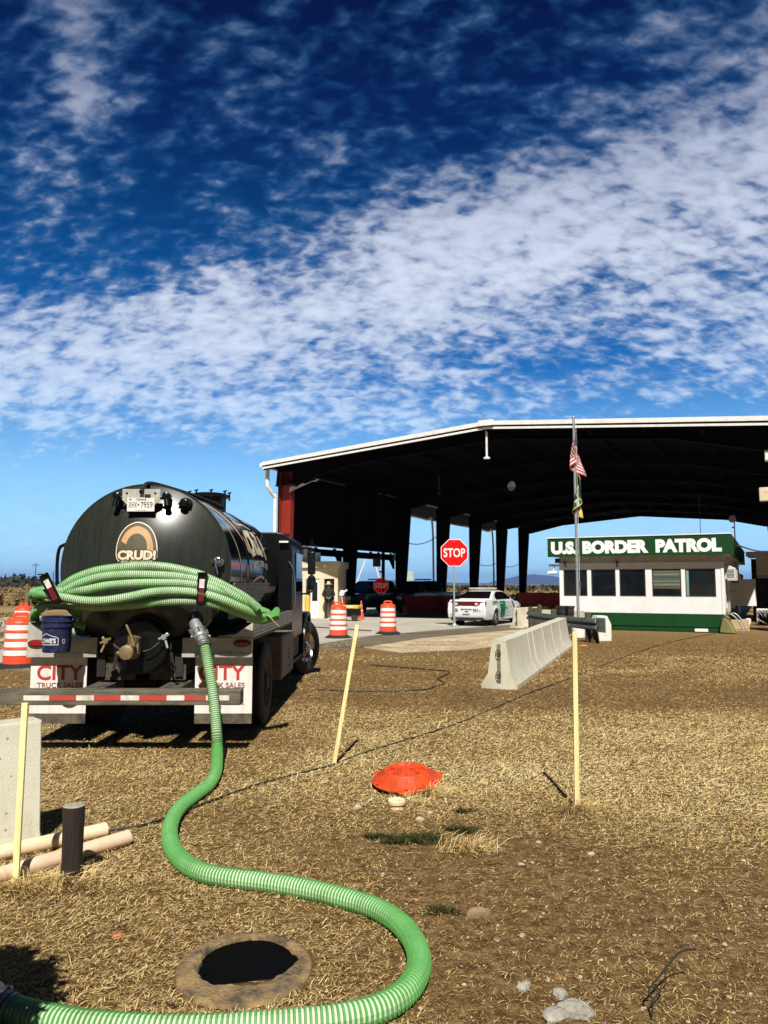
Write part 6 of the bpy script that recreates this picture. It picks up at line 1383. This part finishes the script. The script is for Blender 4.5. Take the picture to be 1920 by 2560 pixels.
# bush just outside the frame at left: its shade falls on the lower left corner
sh = thing('leafy_shrub', 'dark leafy shrub at the lower left whose shade falls on the straw', 'shrub', (-1.76, 2.42, 0)); r = np.random.default_rng(31); mb = MB()
for i in range(5200):
    d = Vector(r.normal(size=3)); d.normalize(); c = Vector((d.x*.46*r.random()**.4, d.y*.40*r.random()**.4, .95+d.z*.62*r.random()**.4)); a = Vector(r.normal(size=3)).normalized()*.03; b_ = Vector(r.normal(size=3)).normalized()*.03; mb.add([c-a, c+b_, c+a, c-b_], [(0, 1, 2, 3)])
mb.build('leaves', M['shrub_leaf'], sh, smooth=0, fix=False); mb = MB()
for i in range(9): a = i*.7; mb.tube([(0, 0, -.02), (.08*math.cos(a), .08*math.sin(a), .4), (.2*math.cos(a), .2*math.sin(a), .9)], [.018, .012, .006], 6)
mb.build('stem', M['twig'], sh)

# ================================================================== PATROL CAR
def hull(mb, prof, hw, mi=0, nx=None):
    """closed side profile (y,z) given as a loop; hw(y,z) half width; bridged left to right"""
    n = len(prof); vs = [(s*hw(y, z), y, z) for s in (-1, 1) for y, z in prof]
    fs = [tuple(range(n)), tuple(range(2*n-1, n-1, -1))] + [(i, n+i, n+(i+1) % n, (i+1) % n) for i in range(n)]
    mb.add(vs, fs, mi)
def arch(cy_, r, z0, n=10, rev=False):
    a0 = math.asin(min(1, (z0-.33)/r)) if z0 > .33 else -math.asin((.33-z0)/r); pts = [(cy_+r*math.cos(t_), .33+r*math.sin(t_)) for t_ in np.linspace(math.pi-a0, a0, n)]
    return pts
def lerp_w(tab):
    zs = [q[0] for q in tab]; ws = [q[1] for q in tab]; return lambda z: float(np.interp(z, zs, ws))
def car_wheel(par, x, y, r, w, out):
    wh = empty('wheel', (x, y, r), 0, par); s = out; h = w/2
    MB().lathe([(a, b_*s) for a, b_ in ((r*.66, -h*.9), (r*.9, -h), (r, -h*.7), (r, h*.7), (r*.93, h), (r*.68, h*.95), (r*.66, h*.8))], 32, axis='x').build('tyre', M['tyre'], wh)
    rm = MB().lathe([(r*.67, h*.85*s), (r*.62, h*.8*s), (r*.58, h*.2*s), (0, h*.1*s)], 28, axis='x', mi=1)
    for a in range(5): c, q_ = math.cos(a*1.2566), math.sin(a*1.2566); rm.bar((h*.72*s, .03*c, .03*q_), (h*.70*s, r*.63*c, r*.63*q_), .055, .03, up=(1, 0, 0))
    rm.cyl((h*.5*s, 0, 0), (h*.86*s, 0, 0), .06, n=12); rm.build('rim', [M['galvanised'], M['black_rubber']], wh)
rc = Vector((3.42, 31.72, .03)); CARROT = R(-26.7)
car = thing('patrol_car', 'white patrol sedan with green door stripe and BORDER PATROL lettering', 'patrol car', tuple(rc), CARROT)
L_ = 5.05; wr, wf = 1.10, 4.15
low = [(.02, .36), (.10, .26), (.62, .24)] + arch(wr, .385, .24) + [(1.6, .22), (3.6, .22)] + arch(wf, .385, .22) + [(4.75, .22), (4.98, .30), (5.05, .50), (5.02, .72), (4.86, .84), (4.2, .96), (3.45, 1.02), (2.4, 1.03), (1.5, 1.05), (.80, 1.08), (.25, 1.10), (.06, 1.07), (-.02, .95), (-.03, .70), (.0, .50)]
wz = lerp_w([(.2, .86), (.32, .91), (.5, .94), (.72, .95), (.86, .935), (.98, .90), (1.06, .84), (1.12, .80)])
def hw_low(y, z):
    e = 1.0
    if y < .6: e = 1 - .11*((.6-y)/.6)**2
    if y > 4.2: e = 1 - .16*((y-4.2)/.85)**2
    return wz(z)*e
mb = MB(); hull(mb, low, hw_low); mb.build('body', M['car_white'], car, smooth=50, bevel=.03, seg=3)
gh = [(.72, 1.06), (1.15, 1.24), (1.62, 1.40), (2.0, 1.455), (2.6, 1.46), (3.0, 1.42), (3.62, 1.14), (3.85, 1.0), (2.4, .98), (1.2, 1.0)]
wg = lerp_w([(.98, .86), (1.08, .81), (1.25, .72), (1.40, .62), (1.47, .56)])
mb = MB(); hull(mb, gh, lambda y, z: wg(z)); mb.build('roof', M['car_white'], car, smooth=50, bevel=.035, seg=3)
# glass set a few mm proud of the shell
def quad_on(pts, off=(0, 0, 0), m='car_glass', name='window', par=None):
    mb = MB(); n = len(pts); mb.add([(p[0]+off[0], p[1]+off[1], p[2]+off[2]) for p in pts], [tuple(range(n))]); o = mb.build(name, M[m] if isinstance(m, str) else m, par or car, smooth=0, fix=False); o.modifiers.new('t', 'SOLIDIFY').thickness = .006; return o
rw = []
for t_ in np.linspace(0, 1, 6):
    y = .86+(1.60-.86)*t_; z = 1.115+(1.392-1.115)*t_+.012*math.sin(t_*3.14); rw.append((y, z))
vs = [(s*(wg(z)-.085), y, z+.030) for y, z in rw for s in (-1, 1)]
mb = MB().add(vs, [(2*i, 2*i+1, 2*i+3, 2*i+2) for i in range(5)]); mb.build('rear_window', M['car_glass'], car, fix=False)
wsv = [(s*(wg(z)-.07), y, z+.03) for y, z in ((3.08, 1.385), (3.6, 1.14)) for s in (-1, 1)]; MB().add(wsv, [(0, 1, 3, 2)]).build('windscreen', M['car_glass'], car, fix=False)
for s in (-1, 1):
    def sw(y, z): return (s*(wg(z)+.022), y, z)
    pts = [sw(1.42, 1.10), sw(1.36, 1.20), sw(1.50, 1.30), sw(1.78, 1.385), sw(2.15, 1.415), sw(2.22, 1.415), sw(2.22, 1.10)]
    quad_on(pts if s > 0 else pts[::-1], name='side_window'); pts = [sw(2.27, 1.10), sw(2.27, 1.415), sw(2.65, 1.41), sw(2.95, 1.37), sw(3.40, 1.16), sw(3.40, 1.10)]
    quad_on(pts if s < 0 else pts[::-1], name='side_window')
    mb = MB().sph((s*1.0, 3.38, 1.12), (.10, .06, .075), 12, 8).bar((s*.86, 3.40, 1.08), (s*.98, 3.39, 1.10), .05, .04); mb.build('wing_mirror', M['black_paint'], car)
    def side(y, z, o=.008): return (s*(hw_low(y, z)+o), y, z)
    # green slanted stripe across the rear door, door seams and handles
    mb = MB(); rows = np.linspace(0, 1, 7); vs = []
    for t_ in rows: z = .30+.72*t_; vs += [side(1.60+.34*t_*.2+.10*(1-t_), z), side(2.18+.22*t_-.12*(1-t_), z)]
    mb.add(vs, [(2*i, 2*i+1, 2*i+3, 2*i+2) for i in range(6)]); mb.build('green_stripe', mat('stripe_green', (.0, .22, .075), .4) if s < 0 else bpy.data.materials['stripe_green'], car, fix=False, smooth=0)
    mb = MB()
    for y in (2.25, 3.42): mb.tube([side(y, z, .006) for z in np.linspace(.30, 1.03, 6)], .006, 4)
    mb.tube([side(y, .36, .006) for y in np.linspace(1.65, 3.4, 6)], .006, 4); mb.build('door_seam', M['dark_steel'], car)
    for y in (1.66, 2.45): MB().bar(side(y, .90, .03), side(y+.2, .905, .03), .03, .025).build('door_handle', M['car_white'], car, smooth=0)
    if s > 0:
        vv, ff = text_mb('BORDER PATROL', .72, .095, .03); mb = MB().add([side(.72+p[0], .92+p[2]*1.2+p[0]*.02, .012) for p in vv], ff); mb.build('lettering', M['green_letters'], car, smooth=0, fix=False)
        vv, ff = text_mb('U.S. Customs', .55, .05, .0); mb = MB().add([side(2.6+p[0], .72+p[2], .012) for p in vv], ff); mb.build('lettering', M['black_letters'], car, smooth=0, fix=False)
    for y in (wr, wf): car_wheel(car, s*.80, y, .34, .23, s)
    mb = MB().lathe([(.38, -.12*s), (.38, .10*s), (0, -.12*s)], 24, (s*.74, wr, .35), 'x').lathe([(.38, -.12*s), (.38, .10*s), (0, -.12*s)], 24, (s*.74, wf, .35), 'x'); mb.build('wheel_well', M['black_rubber'], car)
# tail: full width lamp strip, lettering, plate, diffuser
def tail_y(x, z): return -.030 + .02*(abs(x)/.9)**2*3.5 - .012
def tail_poly(name, pts, m, off=.0):
    mb = MB(); n = len(pts); nn_ = 24; xs = np.linspace(min(p[0] for p in pts), max(p[0] for p in pts), nn_)
    top = [p for p in pts if p[2]]; bot = [p for p in pts if not p[2]]
    zt = lambda x: np.interp(x, [p[0] for p in top], [p[1] for p in top]); zb = lambda x: np.interp(x, [p[0] for p in bot], [p[1] for p in bot])
    vs = [];  
    for x in xs: vs += [(x, tail_y(x, 0)-off, zb(x)), (x, tail_y(x, 0)-off, zt(x))]
    mb.add(vs, [(2*i, 2*i+2, 2*i+3, 2*i+1) for i in range(nn_-1)]); return mb.build(name, m, car, fix=False, smooth=40)
tail_poly('tail_light_strip', [(-.86, 1.0, 1), (-.5, 1.02, 1), (0, 1.02, 1), (.5, 1.02, 1), (.86, 1.0, 1), (-.86, .84, 0), (-.45, .815, 0), (-.25, .85, 0), (.25, .85, 0), (.45, .815, 0), (.86, .84, 0)], mat('tail_dark_red', (.085, .006, .006), .2, coat=.5), .004)
for s in (-1, 1):
    tail_poly('tail_light', [(s*.46, .985, 1), (s*.84, .97, 1), (s*.46, .85, 0), (s*.84, .865, 0)] if s > 0 else [(-.84, .97, 1), (-.46, .985, 1), (-.84, .865, 0), (-.46, .85, 0)], M['tail_red'], .010)
    tail_poly('reverse_light', [(s*.38, .96, 1), (s*.50, .96, 1), (s*.38, .87, 0), (s*.50, .87, 0)] if s > 0 else [(-.50, .96, 1), (-.38, .96, 1), (-.50, .87, 0), (-.38, .87, 0)], M['reflect_white'], .014)
def tail_text(body, x0, z0, w, h, m, b_=0.0):
    vv, ff = text_mb(body, w, h, b_); mb = MB().add([(x0+p[0], tail_y(x0+p[0], 0)-.010, z0+p[2]) for p in vv], ff); mb.build('lettering', m, car, smooth=0, fix=False)
tail_text('BORDER', -.84, .60, .48, .125, M['green_letters'], .04); tail_text('PATROL', .30, .60, .50, .125, M['green_letters'], .04); tail_text('K0373', -.72, .45, .2, .05, M['black_letters'])
npl = MB().box(-.155, .155, -.052, -.040, .52, .67).build('number_plate', mat('plate_pale', (.66, .68, .74), .5), car, smooth=0); MB().box(-.24, .24, -.058, -.036, .69, .715).build('plate_trim', M['chrome'], car, smooth=0)
mb = MB().box(-.06, .09, -.0535, -.052, .575, .635); mb.build('plate_mark', mat('plate_blue', (.05, .06, .16), .5), npl, smooth=0)
MB().prism([(-.72, .36), (.72, .36), (.66, .22), (-.66, .22)], -.015, .10).build('diffuser', M['black_rubber'], car, smooth=0, bevel=.01)
for x in (-.5, .5): MB().box(x-.10, x+.10, -.03, .1, .22, .28).build('exhaust_tip', M['chrome'], car, smooth=0, bevel=.01)
MB().box(-.80, .80, 0.03, .045, .42, .425).build('bumper_seam', M['dark_steel'], car, smooth=0)
lbm = MB().box(-.60, .60, 1.95, 2.22, 1.50, 1.575).build('light_bar', mat('bar_clear', (.60, .58, .50), .3), car, smooth=0, bevel=.02); mb = MB()
for i in range(10): mb.box(-.56+i*.115, -.47+i*.115, 1.944, 1.95, 1.515, 1.56)
mb.build('lamp_cell', mat('bar_cell', (.34, .31, .24), .3), lbm, smooth=0); MB().box(-.45, -.4, 1.98, 2.18, 1.465, 1.5).box(.4, .45, 1.98, 2.18, 1.465, 1.5).build('light_bar_foot', M['black_rubber'], car, smooth=0)

# ================================================================== PICKUPS UNDER THE CANOPY
def pickup(name, label, loc_, rz):
    t_ = thing(name, label, 'pickup', loc_, rz, 'dark pickups under the canopy'); m = M['navy_paint']
    low = [(.0, .55), (.15, .45), (.95, .45)] + [(y, z+.07) for y, z in arch(1.25, .46, .38)] + [(1.8, .40), (4.3, .40)] + [(y, z+.07) for y, z in arch(4.9, .46, .38)] + [(5.55, .45), (5.75, .6), (5.78, 1.0), (5.65, 1.12), (4.4, 1.24), (4.2, 1.26), (.02, 1.26)]
    w1 = lerp_w([(.4, .93), (.7, .98), (1.0, .98), (1.27, .93)]); mb = MB(); hull(mb, low, lambda y, z: w1(z)*(1 if y < 4.8 else 1-.12*((y-4.8)/1.0)**2)); mb.build('body', m, t_, smooth=45, bevel=.04)
    gh = [(1.75, 1.24), (1.85, 1.86), (2.1, 1.93), (3.2, 1.94), (3.45, 1.90), (4.35, 1.24)]; w2 = lerp_w([(1.24, .88), (1.94, .70)]); mb = MB(); hull(mb, gh, lambda y, z: w2(z)); mb.build('cab', m, t_, smooth=45, bevel=.04)
    mb = MB().add([(s*(w2(z)-.06), y+.03, z+.03) for y, z in ((3.52, 1.85), (4.28, 1.30)) for s in (-1, 1)], [(0, 1, 3, 2)]); mb.build('windscreen', M['car_glass'], t_, fix=False, smooth=0)
    for s in (-1, 1):
        for a, b_ in (((1.95, 2.75), (1.95, 2.75)), ((2.85, 3.95), (2.85, 3.42))):
            mb = MB().add([(s*(w2(1.32)+.025), a[0], 1.32), (s*(w2(1.32)+.025), a[1], 1.32), (s*(w2(1.82)+.025), b_[1], 1.82), (s*(w2(1.82)+.025), b_[0], 1.82)], [(0, 1, 2, 3)]); mb.build('side_window', M['car_glass'], t_, fix=False, smooth=0)
        for y in (1.25, 4.9): car_wheel(t_, s*.86, y, .40, .27, s)
        MB().box(min(s*1.0, s*1.2), max(s*1.0, s*1.2), 3.85, 3.95, 1.28, 1.5).build('wing_mirror', M['black_paint'], t_, smooth=0, bevel=.02)
        MB().box(s*.72-.18, s*.72+.18, 5.70, 5.785, .86, 1.05).build('headlight', M['reflect_white'], t_, smooth=0, bevel=.02)
    MB().box(-.5, .5, 5.74, 5.80, .72, 1.06).build('grille', M['black_rubber'], t_, smooth=0); MB().box(-.92, .92, 5.70, 5.88, .45, .66).build('bumper', M['dark_steel'], t_, smooth=0, bevel=.03)
    MB().box(-.55, .55, 2.5, 2.8, 1.98, 2.06).build('light_bar', M['black_paint'], t_, smooth=0, bevel=.02)
    return t_
pickup('pickup_truck', 'dark pickup behind the hanging STOP sign, left of the tall inner column', (1.3, 47.4, .03), R(138)); pickup('pickup_truck.001', 'dark pickup right of the tall inner column with glinting windscreen', (4.2, 49.2, .03), R(138))

# ================================================================== PERSON
pg = G(821, 1546, .03)
ps = thing('person', 'person in dark green uniform and cream hat standing with hands joined by the booth', 'person', (pg.x, pg.y, .03), R(4))
J = {'pel': (0, 0, .98, .155), 'spine': (0, .0, 1.18, .150), 'chest': (0, 0, 1.36, .175), 'neck0': (0, .0, 1.50, .085), 'neck': (0, -.01, 1.56, .062), 'head': (0, -.025, 1.66, .095), 'top': (0, -.02, 1.74, .080),
     'shl': (-.20, 0, 1.44, .085), 'ell': (-.30, -.02, 1.17, .062), 'wrl': (-.10, -.22, 1.04, .042), 'hal': (-.03, -.25, 1.02, .045), 'shr': (.20, 0, 1.44, .085), 'elr': (.30, -.02, 1.17, .062), 'wrr': (.10, -.22, 1.05, .042), 'har': (.04, -.26, 1.03, .045),
     'hil': (-.10, 0, .92, .115), 'knl': (-.13, -.02, .52, .080), 'anl': (-.15, .01, .11, .058), 'tol': (-.18, -.15, .04, .045), 'hir': (.10, 0, .92, .115), 'knr': (.12, -.02, .52, .080), 'anr': (.12, .01, .11, .058), 'tor': (.14, -.16, .04, .045)}
E_ = [('pel', 'spine'), ('spine', 'chest'), ('chest', 'neck0'), ('neck0', 'neck'), ('neck', 'head'), ('head', 'top'), ('chest', 'shl'), ('shl', 'ell'), ('ell', 'wrl'), ('wrl', 'hal'), ('chest', 'shr'), ('shr', 'elr'), ('elr', 'wrr'), ('wrr', 'har'), ('pel', 'hil'), ('hil', 'knl'), ('knl', 'anl'), ('anl', 'tol'), ('pel', 'hir'), ('hir', 'knr'), ('knr', 'anr'), ('anr', 'tor')]
kk = list(J); me = bpy.data.meshes.new('sk'); me.from_pydata([J[k][:3] for k in kk], [(kk.index(a), kk.index(b_)) for a, b_ in E_], []); so = bpy.data.objects.new('sk', me); sc.collection.objects.link(so)
so.modifiers.new('skin', 'SKIN'); sv = me.skin_vertices[0].data
for i, k in enumerate(kk): sv[i].radius = (J[k][3], J[k][3]*(.75 if k in ('pel', 'spine', 'chest') else 1)); sv[i].use_root = (k == 'pel')
so.modifiers.new('sub', 'SUBSURF').levels = 2
dg = bpy.context.evaluated_depsgraph_get(); bm_ = bpy.data.meshes.new_from_object(so.evaluated_get(dg)); bpy.data.objects.remove(so)
bm_.materials.clear()
for m in (M['uniform'], M['skin'], M['black_rubber'], mat('trousers_dark', (.030, .026, .020), .9, col2=(.018, .016, .012), scale=8)): bm_.materials.append(m)
for p in bm_.polygons:
    c = p.center; h = (Vector((0, -.24, 1.03))-c).length
    p.material_index = 1 if (c.z > 1.54 or (h < .11 and c.y < -.19)) else (2 if c.z < .13 else (3 if c.z < .97 else 0)); p.use_smooth = True
bo = bpy.data.objects.new('body', bm_); sc.collection.objects.link(bo); bo.parent = ps
mb = MB()
for s in (-1, 1):
    for i in range(4): a = -.018+i*.018; mb.tube([(s*.035+a*s, -.27, 1.05-i*.012), (s*(.005)+a*.6, -.305, 1.035-i*.013), (-s*.02, -.30, 1.015-i*.012)], [.010, .009, .007], 6)
    mb.tube([(s*.05, -.27, 1.06), (s*.02, -.30, 1.07)], [.011, .008], 6)
mb.build('fingers', M['skin'], ps)
mb = MB().sph((-.035, -.113, 1.675), (.012, .008, .008), 8, 6).sph((.035, -.113, 1.675), (.012, .008, .008), 8, 6); mb.build('eyes', M['black_letters'], ps); mb = MB().add([(0, -.118, 1.68), (-.016, -.112, 1.64), (.016, -.112, 1.64), (0, -.142, 1.645)], [(0, 1, 3), (0, 3, 2), (1, 2, 3)]).box(-.025, .025, -.117, -.108, 1.608, 1.614); mb.build('nose', M['skin'], ps, smooth=0)
MB().sph((-.095, -.02, 1.66), (.014, .022, .032), 8, 6).sph((.095, -.02, 1.66), (.014, .022, .032), 8, 6).build('ears', M['skin'], ps)
MB().lathe([(0, 1.86), (.05, 1.875), (.085, 1.85), (.10, 1.74), (.105, 1.725), (.19, 1.735), (.20, 1.75), (.195, 1.722), (.10, 1.71)], 28, (0, -.02, 0)).build('hat', M['hat_felt'], ps)
MB().lathe([(.165, .985), (.172, .99), (.172, 1.03), (.165, 1.035)], 20, (0, 0, 0)).build('belt', M['black_rubber'], ps).scale = (1, .78, 1)

# ================================================================== AIR
HZ = True
if HZ:
    hz = MB().box(-13000, 13000, -40, 13000, -6, 170).build('haze', bpy.data.materials.new('haze_air'), smooth=0); hm_ = bpy.data.materials['haze_air']; hm_.use_nodes = True; t = hm_.node_tree; t.nodes.clear()
    pv = t.nodes.new('ShaderNodeVolumePrincipled'); pv.inputs['Density'].default_value = 8e-5; pv.inputs['Color'].default_value = (.18, .42, .98, 1); pv.inputs['Anisotropy'].default_value = 0.0
    om = t.nodes.new('ShaderNodeOutputMaterial'); t.links.new(pv.outputs[0], om.inputs['Volume']); tag(hz, 'pale blue air that fades the far mountains', kind='stuff')
